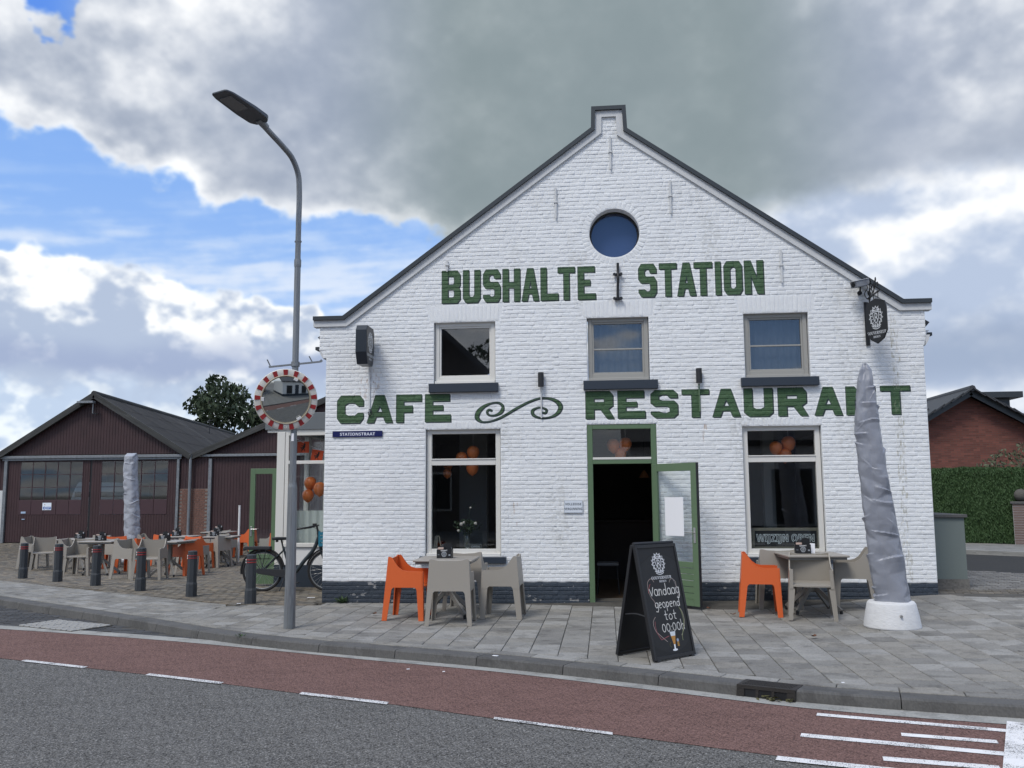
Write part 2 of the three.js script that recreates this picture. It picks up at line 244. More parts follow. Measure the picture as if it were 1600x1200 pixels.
function slab(corners, top, thick, bev) {   // a paving stone on four ground corners, edges chamfered
  const c = [0, 0]; for (const p of corners) { c[0] += p[0] / 4; c[1] += p[1] / 4; }
  const pos = [], uv = []; const ou = R(0, 5), ov = R(0, 5);
  const P = (p, y) => [p[0], y + groundY(p[0], p[1]), p[1]];
  const inn = corners.map((p) => { const dx = c[0] - p[0], dz = c[1] - p[1], l = Math.hypot(dx, dz); return [p[0] + dx / l * bev * 1.4, p[1] + dz / l * bev * 1.4]; });
  const quad = (a, b, d, e) => { for (const v of [a, b, d, a, d, e]) { pos.push(...v); uv.push(v[0] + ou, v[2] + v[1] + ov); } };
  const tilt = corners.map(() => top + R(-0.0016, 0.0016));
  const T = inn.map((p, i) => P(p, tilt[i])), S = corners.map((p, i) => P(p, tilt[i] - bev)), B = corners.map((p) => P(p, top - thick));
  quad(T[0], T[1], T[2], T[3]);
  for (let i = 0; i < 4; i++) { const j = (i + 1) % 4; quad(S[i], S[j], T[j], T[i]); quad(B[i], B[j], S[j], S[i]); }
  const g = new THREE.BufferGeometry(); g.setAttribute('position', new THREE.Float32BufferAttribute(pos, 3)); g.setAttribute('uv', new THREE.Float32BufferAttribute(uv, 2)); g.computeVertexNormals(); return g;
}
function clipPoly(pts, inside, cut) { const out = []; for (let i = 0; i < pts.length; i++) { const a = pts[i], b = pts[(i + 1) % pts.length], ia = inside(a), ib = inside(b); if (ia) out.push(a); if (ia !== ib) { let lo = a, hi = b; if (!ia) [lo, hi] = [b, a]; for (let k = 0; k < 14; k++) { const m = [(lo[0] + hi[0]) / 2, (lo[1] + hi[1]) / 2]; if (inside(m)) lo = m; else hi = m; } out.push(lo); } } return out; }
function slabN(pts, top, thick, bev) {
  const c = [0, 0]; for (const p of pts) { c[0] += p[0] / pts.length; c[1] += p[1] / pts.length; } const pos = [], uv = [], ou = R(0, 5), ov = R(0, 5);
  const put = (v) => { pos.push(v[0], v[1] + groundY(v[0], v[2]), v[2]); uv.push(v[0] + ou, v[2] + v[1] + ov); };
  const inn = pts.map((p) => { const dx = c[0] - p[0], dz = c[1] - p[1], l = Math.hypot(dx, dz) || 1; const k = Math.min(bev * 1.4, l * 0.5); return [p[0] + dx / l * k, p[1] + dz / l * k]; });
  const y = top + R(-0.0012, 0.0012);
  for (let i = 0; i < pts.length; i++) { const j = (i + 1) % pts.length, a = pts[i], b = pts[j], A = inn[i], B = inn[j];
    for (const v of [[c[0], y, c[1]], [A[0], y, A[1]], [B[0], y, B[1]], [a[0], y - bev, a[1]], [b[0], y - bev, b[1]], [B[0], y, B[1]], [a[0], y - bev, a[1]], [B[0], y, B[1]], [A[0], y, A[1]], [a[0], y - thick, a[1]], [b[0], y - thick, b[1]], [b[0], y - bev, b[1]], [a[0], y - thick, a[1]], [b[0], y - bev, b[1]], [a[0], y - bev, a[1]]]) put(v); }
  const g = new THREE.BufferGeometry(); g.setAttribute('position', new THREE.Float32BufferAttribute(pos, 3)); g.setAttribute('uv', new THREE.Float32BufferAttribute(uv, 2));
  g.computeVertexNormals(); const n = g.attributes.normal; let up = 0; for (let i = 0; i < 3; i++) up += n.getY(i); if (up < 0) { const p = g.attributes.position, q = g.attributes.uv; for (let i = 0; i < p.count; i += 3) { for (const [at_, k] of [[p, 3], [q, 2]]) for (let c_ = 0; c_ < k; c_++) { const t = at_.array[(i + 1) * k + c_]; at_.array[(i + 1) * k + c_] = at_.array[(i + 2) * k + c_]; at_.array[(i + 2) * k + c_] = t; } } g.computeVertexNormals(); } return g;
}
const pieces = [];
{
  const G = 0.0036, inPave = (p) => p[1] < at(back, p[0]) - 0.185 && p[1] > borderZ(p[0]) + 0.004 && p[0] > -5.62 - 0.55 * (p[1] - 0.4);
  for (let i = -24; i < 40; i++) {
    const x0 = -0.209 + i * 0.3065 + 0.3065, sh = (i % 2 ? 0.15 : 0) + R(-0.012, 0.012);
    for (let z0 = -0.75 + sh; z0 < 9; z0 += 0.302) {
      const j = () => R(-0.0012, 0.0012);
      const Z = 0.0068; let q = [[x0 + G + j(), z0 + Z + j()], [x0 + G + j(), z0 + 0.302 - Z + j()], [x0 + 0.3065 - G + j(), z0 + 0.302 - Z + j()], [x0 + 0.3065 - G + j(), z0 + Z + j()]];
      const c = q.filter(inPave).length; if (!c) continue; if (c < 4) { q = clipPoly(q, inPave); if (q.length < 3) continue; }
      let area = 0; for (let k = 0; k < q.length; k++) { const a = q[k], b = q[(k + 1) % q.length]; area += a[0] * b[1] - b[0] * a[1]; } if (Math.abs(area) < 0.012) continue;
      pieces.push([q, (q[0][0] + q[2][0]) / 2, (q[0][1] + q[2][1]) / 2]);
    }
  }
  // the narrow row along the kerb
  const L = off(back, -0.012), K = off(back, -0.175); let acc = 0, s = 0;
  for (let k = 1; k < back.length; k++) { acc += Math.hypot(back[k][0] - back[k - 1][0], back[k][1] - back[k - 1][1]); if (acc > 0.302) { if (back[k][0] > -13 && back[k][0] < 9) { const sh = (q, f) => [q[0] + f[0], q[1] + f[1]]; const d = [L[k][0] - L[s][0], L[k][1] - L[s][1]], l = Math.hypot(...d), e = [d[0] / l * 0.004, d[1] / l * 0.004]; pieces.push([[sh(L[s], e), [L[k][0] - e[0], L[k][1] - e[1]], [K[k][0] - e[0], K[k][1] - e[1]], sh(K[s], e)], L[s][0], L[s][1]]); } s = k; acc = 0; } }
  // the path on the left is laid slantwise
  const dir = [-0.858, -0.514], nor = [0.514, -0.858];
  const inPath = (p) => p[1] < at(back, p[0]) - 0.185 && p[1] > borderZ(p[0]) + 0.004 && p[0] <= -5.62 - 0.55 * (p[1] - 0.4) - 0.006;
  for (let a = -3; a < 34; a++) for (let b = -14; b < 14; b++) {
    const o = [-5.6 + dir[0] * (a * 0.302 + (b % 2 ? 0.15 : 0)) + nor[0] * b * 0.202, 0.8 + dir[1] * (a * 0.302 + (b % 2 ? 0.15 : 0)) + nor[1] * b * 0.202];
    const pt = (u, v) => [o[0] + dir[0] * u + nor[0] * v, o[1] + dir[1] * u + nor[1] * v]; let q = [pt(0.005, 0.005), pt(0.297, 0.005), pt(0.297, 0.197), pt(0.005, 0.197)];
    const c = q.filter(inPath).length; if (!c) continue; if (c < 4) { q = clipPoly(q, inPath); if (q.length < 3) continue; } pieces.push([q, o[0], o[1]]);
  }
  pieces.sort((p, q) => Math.hypot(p[1], p[2] - 13.73) - Math.hypot(q[1], q[2] - 13.73));
  const rest = [[], [], [], []];
  pieces.forEach(([q, x], k) => { const seen = Math.abs(x) < 7, g = slabN(q, 0, 0.03, 0.0048), m = Math.floor(rnd() * 4); if (k < 300) part('paving_tile', g, M.tiles[m], pavement); else rest[m].push(g); });
  rest.forEach((l, m) => l.length && part('paving_tiles', merge(l), M.tiles[m], pavement, 'stuff'));
  // kerb stones, each about a metre
  let from = 0, run = 0; const lens = 0.92;
  for (let k = 1; k < back.length; k++) {
    run += Math.hypot(back[k][0] - back[k - 1][0], back[k][1] - back[k - 1][1]); if (run < lens && k < back.length - 1) continue;
    const xm = (back[from][0] + back[k][0]) / 2; if (xm > -22 && xm < 14) {
      const pos = [], uvs = []; const prof = [[back, 0], [front, -0.002], [front, -0.010], [foot, ROAD - 0.02]];
      const ring = (i, e) => { const t = [back[Math.min(i + 1, back.length - 1)][0] - back[Math.max(i - 1, 0)][0], back[Math.min(i + 1, back.length - 1)][1] - back[Math.max(i - 1, 0)][1]], l = Math.hypot(...t), gy = groundY(back[i][0], back[i][1]) * 0.9; const B = back[i], F = off1(i, 0.212), F2 = off1(i, 0.232), O = off1(i, 0.26); const s = [t[0] / l * e, t[1] / l * e]; return [[B[0] + s[0], -0.12, B[1] + s[1]], [B[0] + s[0], gy - 0.004, B[1] + s[1]], [F[0] + s[0], gy - 0.002, F[1] + s[1]], [F2[0] + s[0], gy - 0.016, F2[1] + s[1]], [O[0] + s[0], ROAD - 0.03, O[1] + s[1]]]; };
      const off1 = (i, d) => { const a = back[Math.max(0, i - 1)], b = back[Math.min(back.length - 1, i + 1)], tx = b[0] - a[0], tz = b[1] - a[1], l = Math.hypot(tx, tz); return [back[i][0] - tz / l * d, back[i][1] + tx / l * d]; };
      const rings = []; for (let i = from; i <= k; i++) rings.push(ring(i, i === from ? 0.004 : i === k ? -0.004 : 0));
      const ou = R(0, 3); const tri = (a, b, c) => { for (const v of [a, b, c]) { pos.push(...v); uvs.push(v[0] + ou, v[2] + v[1]); } };
      for (let i = 1; i < rings.length; i++) for (let j = 1; j < 5; j++) { const a = rings[i - 1][j - 1], b = rings[i][j - 1], c = rings[i][j], d = rings[i - 1][j]; tri(a, d, c); tri(a, c, b); }
      for (const [r, f] of [[rings[0], 1], [rings[rings.length - 1], -1]]) for (let j = 2; j < 5; j++) f > 0 ? tri(r[0], r[j], r[j - 1]) : tri(r[0], r[j - 1], r[j]);
      const g = new THREE.BufferGeometry(); g.setAttribute('position', new THREE.Float32BufferAttribute(pos, 3)); g.setAttribute('uv', new THREE.Float32BufferAttribute(uvs, 2)); g.computeVertexNormals();
      part('kerb_stone', toCreasedNormals(g, 0.6), M.kerb, pavement);
    }
    from = k; run = 0;
  }
}
// small paving bricks, too many to count
function bricksField(name, label, category, inside, box4, len, wid, y, tone, turn, mat = M.clinker) {
  const [x0, x1, z0, z1] = box4, list = []; const ca = Math.cos(turn), sa = Math.sin(turn), cx = (x0 + x1) / 2, cz = (z0 + z1) / 2, rad = Math.hypot(x1 - x0, z1 - z0) / 2;
  for (let a = -rad; a < rad; a += wid) { const row = Math.round(a / wid); for (let b = -rad + (row % 2 ? len / 2 : 0); b < rad; b += len) { const x = cx + ca * b - sa * a, z = cz + sa * b + ca * a; if (x > x0 && x < x1 && z > z0 && z < z1 && inside(x, z)) list.push([x, z]); } }
  const g = new THREE.BoxGeometry(len - 0.008, 0.05, wid - 0.008); const p = g.attributes.position; for (let i = 0; i < p.count; i++) if (p.getY(i) > 0) { p.setX(i, p.getX(i) * 0.955); p.setZ(i, p.getZ(i) * 0.92); } g.computeVertexNormals();
  const m = new THREE.InstancedMesh(g, mat, list.length), q = new THREE.Quaternion(), e = new THREE.Euler(), mt = new THREE.Matrix4(), c = new THREE.Color();
  list.forEach(([x, z], i) => { e.set(R(-0.02, 0.02), -turn + R(-0.02, 0.02), R(-0.02, 0.02)); q.setFromEuler(e); mt.compose(V(x, y(x, z) - 0.025 + R(-0.003, 0.003), z), q, V(1, 1, 1)); m.setMatrixAt(i, mt); const k = R(0.72, 1.28), t = tone[Math.floor(rnd() * tone.length)]; c.setRGB(t[0] * k, t[1] * k, t[2] * k); m.setColorAt(i, c); });
  m.name = numbered(name); m.receiveShadow = m.castShadow = true; m.userData = { label, category, kind: 'stuff' }; scene.add(m); return m;
}
const yardY = (x, z) => x > -4.4 ? 0 : -0.2 * smooth(-1.8, -8.5, z) * (1 - smooth(-11, -16.5, z));
const floorY = (x, z) => x < -4.4 ? yardY(x, z) : groundY(x, z);
const YARD = [[0.235, 0.212, 0.175], [0.21, 0.195, 0.17], [0.26, 0.225, 0.18], [0.18, 0.17, 0.155]];
{ const g = new THREE.PlaneGeometry(25.7, 17.3, 40, 60); g.rotateX(-Math.PI / 2); g.translate(-17.15, 0, -8.25); const p = g.attributes.position; for (let i = 0; i < p.count; i++) { const x = p.getX(i), z = Math.min(p.getZ(i), x < -4.35 ? at(BORDER, x) - 0.02 : -0.3); p.setZ(i, z); p.setY(i, yardY(x, z) - 0.024); } g.computeVertexNormals(); struct('yard', g, M.jointSand); }
struct('yard_ground', sheet([[-60, -16.9], [-3, -16.9], [-3, -60], [-60, -60]], -0.02), M.earth);
bricksField('yard_bricks', 'worn brown clay paving bricks of the terrace yard', 'paving', (x, z) => z < at(BORDER, x) - 0.05, [-27, -4.36, -16.9, 0.33], 0.205, 0.103, yardY, YARD, 0.5);
bricksField('bay_bricks', 'dark blue grey paving bricks between kerb and red lane', 'paving', (x, z) => z > at(foot, x) + 0.03 && z < at(GUT_OUT, x) - 0.27, [-15, -4.3, -3.4, 3.3], 0.21, 0.105, () => ROAD, [[0.075, 0.08, 0.092], [0.09, 0.095, 0.105], [0.065, 0.07, 0.08]], -0.38);
// cobbled gully plate in the bay
{
  const t = thing('gully_cover', 'pale cobbled strip with a drain in the dark paving bricks', 'drain cover', [-7.33, ROAD + 0.002, 1.95], -0.40);
  part('bed', box(1.15, 0.02, 0.62, 0, 0, 0), M.jointSand, t); const l = [];
  for (let i = 0; i < 10; i++) for (let k = 0; k < 6; k++) l.push(box(0.095, 0.03, 0.085, -0.51 + i * 0.113 + R(-0.006, 0.006), 0.008 + R(-0.003, 0.003), -0.25 + k * 0.10 + R(-0.006, 0.006), 0.012));
  part('cobbles', l, std([0.28, 0.28, 0.27], { roughness: 0.95 }), t, 'stuff');
}
// right of the house: dusty clinkers, grey planks of paving, the side street
{
  const Y = 0.15;
  struct('side_pavement', sheet([[4.74, -0.3], [4.0, 4.9], [30, 9.2], [30, -2.5], [7.4, -3.0], [6.8, -4.4], [4.74, -7]], (x, z) => Math.max(0.0, 0.135 * clamp(1 - (z - 0.4) / 4.6))), M.jointSand);
  bricksField('dusty_bricks', 'dusty brown paving bricks beside the cafe corner', 'paving', (x, z) => z < 0.25 + (x - 4.9) * 0.75 && z > -0.9 - (x - 4.9) * 0.05 && x > 4.76, [4.76, 14, -2.2, 5], 0.21, 0.105, (x, z) => 0.143 * clamp(1 - (z - 0.4) / 4.6), [[0.19, 0.175, 0.15], [0.23, 0.21, 0.18], [0.16, 0.15, 0.135]], 0.3);
  bricksField('grey_bricks', 'grey paving bricks along the side street', 'paving', (x, z) => z <= -0.9 - (x - 4.9) * 0.05 && z > -4.4 + (x - 6.8) * 0.9 * (x > 6.8), [4.76, 26, -7, 12], 0.21, 0.105, () => 0.143, [[0.25, 0.25, 0.25], [0.29, 0.29, 0.285], [0.21, 0.21, 0.21]], 0.2);
  struct('side_street', sheet([[6.6, -4.75], [7.3, -3.15], [12, 4.6], [40, 30], [60, 25], [14, -4.5], [9.764, -8.782], [8.673, -9.713], [4, -14], [-2, -20], [-8, -17], [4, -7]], Y - 0.055), std([0.17, 0.17, 0.165], { map: M.asphalt.map, roughness: 0.9 }));
  M.asphalt.map.repeat.set(0.7, 0.7);
  const far = spline([[-2, -20.3], [4, -14.3], [8.64, -9.9], [9.75, -8.95], [14.2, -4.6], [60, 24.6]], 60);
  struct('far_pavement', sheet([...far, [62, 22], [18, -7], [11.4, -12.0], [10, -13.4], [2, -20]], Y + 0.03), M.tiles[0]);
  const ks = []; for (let i = 1; i < far.length; i++) { const [a, b] = [far[i - 1], far[i]]; if (b[0] > 20) break; ks.push(bar([a[0], Y - 0.01, a[1]], [b[0], Y - 0.01, b[1]], 0.14, 0.12, [0, 1, 0])); } struct('far_kerb', ks, M.gutter);
}
// road markings
function paint(name, label, pts, mat, group) { const g = sheet(pts, ROAD + 0.008); return solo(name, label, 'road marking', g, mat, null, 0, group); }
{
  const dash = (x0, x1, w) => { const n = 8, t = [], b = []; for (let i = 0; i <= n; i++) { const x = lerp(x0, x1, i / n); t.push([x, at(LANE, x) - w / 2]); b.push([x, at(LANE, x) + w / 2]); } return [...t, ...b.reverse()]; };
  const G = 'worn dashes between cycle lane and road', D = [[-8.05, -7.15, 'far white lane dash, leftmost and cut by the edge'], [-6.25, -5.34, 'white lane dash on the left below the cobbled strip'], [-4.52, -3.6, 'white lane dash below the street lamp'], [-2.72, -1.85, 'white lane dash below the left cafe table']];
  for (const [a, b, l] of D.slice(1)) paint('lane_dash', l, dash(a, b, 0.085), M.dashPaint, G);
  paint('lane_dash', 'almost worn away lane dash below the chalkboard', dash(-0.9, 0.02, 0.07), M.oldPaint, G);
  const H = 'white bars before the white block', strip = (a, b, w) => { const d = [b[0] - a[0], b[1] - a[1]], l = Math.hypot(...d), n = [-d[1] / l * w / 2, d[0] / l * w / 2]; return [[a[0] + n[0], a[1] + n[1]], [b[0] + n[0], b[1] + n[1]], [b[0] - n[0], b[1] - n[1]], [a[0] - n[0], a[1] - n[1]]]; };
  paint('white_bar', 'long white bar on the red lane nearest the kerb', strip([1.625, 6.20], [2.885, 6.60], 0.09), M.roadPaint, H);
  paint('white_bar', 'short white bar between two long bars', strip([2.09, 6.76], [2.69, 6.91], 0.09), M.roadPaint, H);
  paint('white_bar', 'long white bar below the short bar', strip([1.37, 6.83], [2.62, 7.21], 0.10), M.roadPaint, H);
  paint('white_bar', 'short white bar at the bottom edge near the block', strip([1.78, 7.38], [2.45, 7.53], 0.10), M.roadPaint, H);
  paint('white_bar', 'white bar at the bottom edge over the lane border', strip([1.09, 7.42], [2.3, 7.80], 0.10), M.roadPaint, H);
  solo('white_block', 'large white painted block at the right edge of the road', 'road marking', sheet([[3.0, 6.32], [2.28, 7.95], [3.2, 8.3], [4.0, 6.75]], ROAD + 0.010), M.roadPaint);
}
// gully in the kerb
{
  const t = thing('street_gully', 'rusty iron kerb drain with three dark openings', 'drain', [1.385, 0, 5.56], -0.458);
  const iron = std([0.038, 0.035, 0.033], { roughness: 0.75, metalness: 0.4, bumpMap: fineBump, bumpScale: 0.002 });
  const ribs = []; for (let i = 0; i < 20; i++) ribs.push(bar([-0.19 + i * 0.021, 0.004, -0.08], [-0.21 + i * 0.021, 0.004, 0.10], 0.008, 0.005, [0, 1, 0]));
  part('lid', [box(0.50, 0.02, 0.25, 0, -0.007, 0.012, 0.004), ...ribs], iron, t);
  const slant = (g) => { const p = g.attributes.position; for (let i = 0; i < p.count; i++) p.setZ(i, p.getZ(i) - p.getY(i) * 0.25); return g; };
  part('frame', [span(-0.25, -0.185, -0.11, -0.012, 0.122, 0.138), span(-0.085, -0.06, -0.11, -0.012, 0.122, 0.137), span(0.05, 0.075, -0.11, -0.012, 0.122, 0.137), span(0.18, 0.25, -0.11, -0.012, 0.122, 0.138), span(-0.25, 0.25, -0.026, 0.002, 0.118, 0.140)].map(slant), iron, t);
  part('opening_shade_panel', [slant(span(-0.20, 0.19, -0.108, -0.02, 0.118, 0.129))], M.black, t);  // black panel on the kerb face, painted shade for the drain openings
  const lv = []; for (let i = 0; i < 26; i++) { const g = new THREE.PlaneGeometry(R(0.02, 0.05), R(0.012, 0.03)); g.rotateX(R(-2, 2)); g.rotateY(R(0, 6)); g.translate(R(-0.06, 0.25), R(-0.09, -0.06), R(0.16, 0.22)); lv.push(g); }
  part('leaf_litter', lv, std([0.10, 0.095, 0.04], { side: THREE.DoubleSide }), t, 'stuff');
}
// ------------------------------------------------------------------ the cafe: white painted brick gable
const FX = -4.7, FW = 9.7, FH = 7.85;
const wallMap = (() => {
  const W = 2048, H = 1657, cv = document.createElement('canvas'); cv.width = W; cv.height = H; const g = cv.getContext('2d');
  const img = g.createImageData(W, H), d = img.data;
  for (let y = 0; y < H; y++) for (let x = 0; x < W; x++) {
    const X = FX + x / W * FW, Y = FH * (1 - y / H), o = (y * W + x) * 4; const n = fbm(X * 1.3 + 20, Y * 1.9 + 4, 5), f = vnoise(X * 55, Y * 55), q = fbm(X * 7, Y * 14 + 60, 4);
    let k = 1 + (n - 0.5) * 0.10 + (f - 0.5) * 0.05 + (q - 0.5) * 0.07; let r = 0.725 * k, gg = 0.745 * k, b = 0.755 * k;
    const grime = smooth(0.60, 0.78, fbm(X * 3 + 70, Y * 0.8 + 9, 5)) * smooth(0.40, 0.60, vnoise(X * 26, Y * 40)) * 0.14; r *= 1 - grime; gg *= 1 - grime * 1.02; b *= 1 - grime * 1.12;
    const pr = smooth(0.0, 0.03, 0.345 + (vnoise(X * 9, 3) - 0.5) * 0.012 - Y);
    if (pr > 0) { const chip = smooth(0.70, 0.73, fbm(X * 11, Y * 16 + 8, 4)) * smooth(0.55, 0.6, vnoise(X * 2.3 + 3, Y * 2 + 5)); const m = 1 + (n - 0.5) * 0.5 + (f - 0.5) * 0.25; const nr = lerp(0.026 * m, 0.28, chip * 0.8), ng = lerp(0.038 * m, 0.28, chip * 0.8), nb = lerp(0.055 * m, 0.28, chip * 0.8); r = lerp(r, nr, pr); gg = lerp(gg, ng, pr); b = lerp(b, nb, pr); }
    d[o] = l2s(clamp(r)); d[o + 1] = l2s(clamp(gg)); d[o + 2] = l2s(clamp(b)); d[o + 3] = 255;
  }
  g.putImageData(img, 0, 0);
  const sx = W / FW, px = (x) => (x - FX) * sx, py = (y) => H - y * H / FH;
  // block letters: outlines on a unit square, stem s wide and bar b high
  const GL = {
    B: (s, b) => [[[0, 0], [0.84, 0], [1, 0.12], [1, 0.40], [0.92, 0.48], [1, 0.56], [1, 0.88], [0.84, 1], [0, 1]], [[s, b], [s, 0.42], [0.62, 0.42], [0.68, 0.36], [0.68, b + 0.05], [0.62, b]], [[s, 0.57], [s, 1 - b], [0.62, 1 - b], [0.68, 0.94 - b], [0.68, 0.63], [0.62, 0.57]]],
    U: (s, b) => [[[0, 1], [0, 0.14], [0.16, 0], [0.84, 0], [1, 0.14], [1, 1], [1 - s, 1], [1 - s, b + 0.07], [0.58, b], [0.42, b], [s, b + 0.07], [s, 1]]],
    S: (s, b) => [[[0, 0.14], [0.16, 0], [0.84, 0], [1, 0.14], [1, 0.48], [0.86, 0.61], [0.44, 0.61], [s, 0.66], [s, 0.79], [0.42, 0.84], [0.60, 0.84], [1 - s, 0.72], [1, 0.72], [1, 0.86], [0.84, 1], [0.16, 1], [0, 0.86], [0, 0.54], [0.14, 0.42], [0.58, 0.42], [1 - s, 0.36], [1 - s, 0.21], [0.58, 0.16], [0.46, 0.16], [s, 0.22], [0, 0.22]]],
    H: (s, b) => [[[0, 0], [s, 0], [s, 0.42], [1 - s, 0.42], [1 - s, 0], [1, 0], [1, 1], [1 - s, 1], [1 - s, 0.59], [s, 0.59], [s, 1], [0, 1]]],
    A: (s, b) => [[[0, 0], [s * 0.92, 0], [s + 0.07, 0.22], [0.93 - s, 0.22], [1 - s * 0.92, 0], [1, 0], [0.67, 1], [0.33, 1]], [[s + 0.09, 0.38], [0.5, 0.62], [0.91 - s, 0.38]]],
    L: (s, b) => [[[0, 0], [1, 0], [1, b + 0.03], [s, b + 0.03], [s, 1], [0, 1]]],
    T: (s, b) => [[[0.5 - s / 2, 0], [0.5 + s / 2, 0], [0.5 + s / 2, 0.83], [1, 0.83], [1, 1], [0, 1], [0, 0.83], [0.5 - s / 2, 0.83]]],
    E: (s, b) => [[[0, 0], [1, 0], [1, b], [s, b], [s, 0.42], [0.7, 0.42], [0.7, 0.59], [s, 0.59], [s, 1 - b], [0.96, 1 - b], [0.96, 1], [0, 1]]],
    I: () => [[[0, 0], [1, 0], [1, 1], [0, 1]]],
    O: (s, b) => [[[0, 0.14], [0.16, 0], [0.84, 0], [1, 0.14], [1, 0.86], [0.84, 1], [0.16, 1], [0, 0.86]], [[s, b + 0.06], [s, 0.94 - b], [0.44, 1 - b], [0.56, 1 - b], [1 - s, 0.94 - b], [1 - s, b + 0.06], [0.56, b], [0.44, b]]],
    N: (s, b) => [[[0, 0], [s, 0], [s, 0.56], [1 - s, 0], [1, 0], [1, 1], [1 - s, 1], [1 - s, 0.46], [s, 1], [0, 1]]],
    C: (s, b) => [[[0, 0.18], [0.14, 0], [0.86, 0], [1, 0.18], [1, 0.36], [0.80, 0.36], [0.68, 0.26], [0.42, 0.26], [s, 0.34], [s, 0.66], [0.42, 0.74], [0.66, 0.74], [0.80, 0.62], [1, 0.62], [1, 0.84], [0.86, 1], [0.14, 1], [0, 0.82]]],
    F: (s, b) => [[[0, 0], [s, 0], [s, 0.36], [0.64, 0.36], [0.64, 0.60], [s, 0.60], [s, 0.76], [1, 0.76], [1, 1], [0, 1]]],
    R: (s, b) => [[[0, 0], [s, 0], [s, 0.34], [0.52, 0.34], [0.76, 0], [1.0, 0], [0.80, 0.36], [0.96, 0.48], [0.96, 0.86], [0.84, 1], [0, 1]], [[s, 0.60], [s, 0.74], [0.66, 0.74], [0.66, 0.60]]],
  };
  const path = (loops, x0, x1, y0, y1, dx = 0, dy = 0) => { g.beginPath(); for (const l of loops) { l.forEach(([u, v], i) => { const X = px(lerp(x0, x1, u) + dx), Y = py(lerp(y0, y1, v) + dy); i ? g.lineTo(X, Y) : g.moveTo(X, Y); }); g.closePath(); } };
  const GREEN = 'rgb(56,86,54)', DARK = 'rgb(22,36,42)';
  const lr = mulberry(19); const word = (text, xs, y0, y1, s, b) => [...text].forEach((ch, i) => { const x0 = xs[2 * i], x1 = xs[2 * i + 1], loops = GL[ch](s, b); g.lineJoin = 'round';
    g.strokeStyle = 'rgba(232,234,232,0.9)'; g.lineWidth = 10; path(loops, x0, x1 - 0.012, y0 + 0.015, y1); g.stroke();
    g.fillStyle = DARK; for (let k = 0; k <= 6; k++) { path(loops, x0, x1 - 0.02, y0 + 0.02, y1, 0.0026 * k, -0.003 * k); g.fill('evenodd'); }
    g.strokeStyle = DARK; g.lineWidth = 3; path(loops, x0, x1 - 0.02, y0 + 0.02, y1); g.stroke(); g.fillStyle = GREEN; path(loops, x0, x1 - 0.02, y0 + 0.02, y1); g.fill('evenodd'); g.save(); path(loops, x0, x1 - 0.02, y0 + 0.02, y1); g.clip('evenodd'); for (let k = 0; k < 60; k++) { g.fillStyle = lr() < 0.5 ? `rgba(84,112,74,${0.10 + 0.16 * lr()})` : `rgba(44,76,50,${0.10 + 0.16 * lr()})`; g.fillRect(px(lerp(x0, x1, lr())) - 14, py(lerp(y0, y1, lr())), 10 + lr() * 34, 2 + lr() * 5); } g.restore(); });
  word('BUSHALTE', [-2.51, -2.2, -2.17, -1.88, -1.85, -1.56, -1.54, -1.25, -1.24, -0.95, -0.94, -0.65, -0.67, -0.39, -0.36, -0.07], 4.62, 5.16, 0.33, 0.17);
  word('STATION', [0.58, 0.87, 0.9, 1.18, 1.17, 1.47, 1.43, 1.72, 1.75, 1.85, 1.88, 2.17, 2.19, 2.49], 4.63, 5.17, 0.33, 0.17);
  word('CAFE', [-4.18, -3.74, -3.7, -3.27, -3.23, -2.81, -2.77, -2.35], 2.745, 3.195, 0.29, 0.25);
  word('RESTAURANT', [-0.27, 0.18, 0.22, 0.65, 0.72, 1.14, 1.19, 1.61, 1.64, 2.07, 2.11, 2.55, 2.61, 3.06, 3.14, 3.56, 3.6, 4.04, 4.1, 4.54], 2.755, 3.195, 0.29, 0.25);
  // the scroll between the words
  const sc = [[165, 258, 9], [148, 252, 12], [135, 264, 12], [142, 284, 8], [168, 292, 9], [205, 285, 14], [236, 260, 22], [240, 228, 14], [215, 207, 11], [170, 207, 10], [115, 228, 20], [74, 268, 30], [66, 305, 26], [95, 332, 12], [150, 332, 10], [230, 305, 14], [330, 248, 16], [420, 203, 14], [490, 181, 12], [560, 184, 14], [610, 207, 24], [630, 240, 28], [612, 280, 22], [560, 309, 12], [490, 312, 10], [446, 290, 16], [442, 264, 18], [468, 246, 10], [510, 244, 8], [536, 262, 12], [528, 280, 12], [506, 275, 8]];
  const cr = new THREE.CatmullRomCurve3(sc.map(([x, y, w]) => V(-1.978 + (x / 4.324 + 730 - 743) * 0.009933, 2.95 - (y / 4.324 + 580 - 638) * 0.0099 - 0.005, w / 4.324 * 0.0099)), false, 'centripetal').getPoints(420);
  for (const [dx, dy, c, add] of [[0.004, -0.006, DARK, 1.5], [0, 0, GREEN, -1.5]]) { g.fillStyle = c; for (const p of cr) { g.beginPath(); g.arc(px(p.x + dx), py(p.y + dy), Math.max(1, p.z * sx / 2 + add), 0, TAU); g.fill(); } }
  // a rust weep below the left sign and at a few nails
  const rw = mulberry(5); for (const [x, y, n] of [[-3.66, 3.62, 46], [-1.39, 1.51, 6], [1.51, 2.68, 8]]) for (let i = 0; i < n; i++) { g.fillStyle = `rgba(120,84,60,${0.10 + 0.2 * rw()})`; g.fillRect(px(x + (rw() - 0.5) * (n > 40 ? 0.34 : 0.10)), py(y - rw() * (n > 40 ? 0.45 : 0.3)), 2 + rw() * 3, 4 + rw() * 14); }
  for (let i = 0; i < 260; i++) { g.fillStyle = `rgba(150,146,128,${0.12 + 0.25 * rw()})`; g.fillRect(px(4.34 + (rw() - 0.5) * 0.12), py(4.3 - rw() * 4.0), 2 + rw() * 3, 3 + rw() * 16); }
  const t = new THREE.CanvasTexture(cv); t.colorSpace = THREE.SRGBColorSpace; return t;
})();
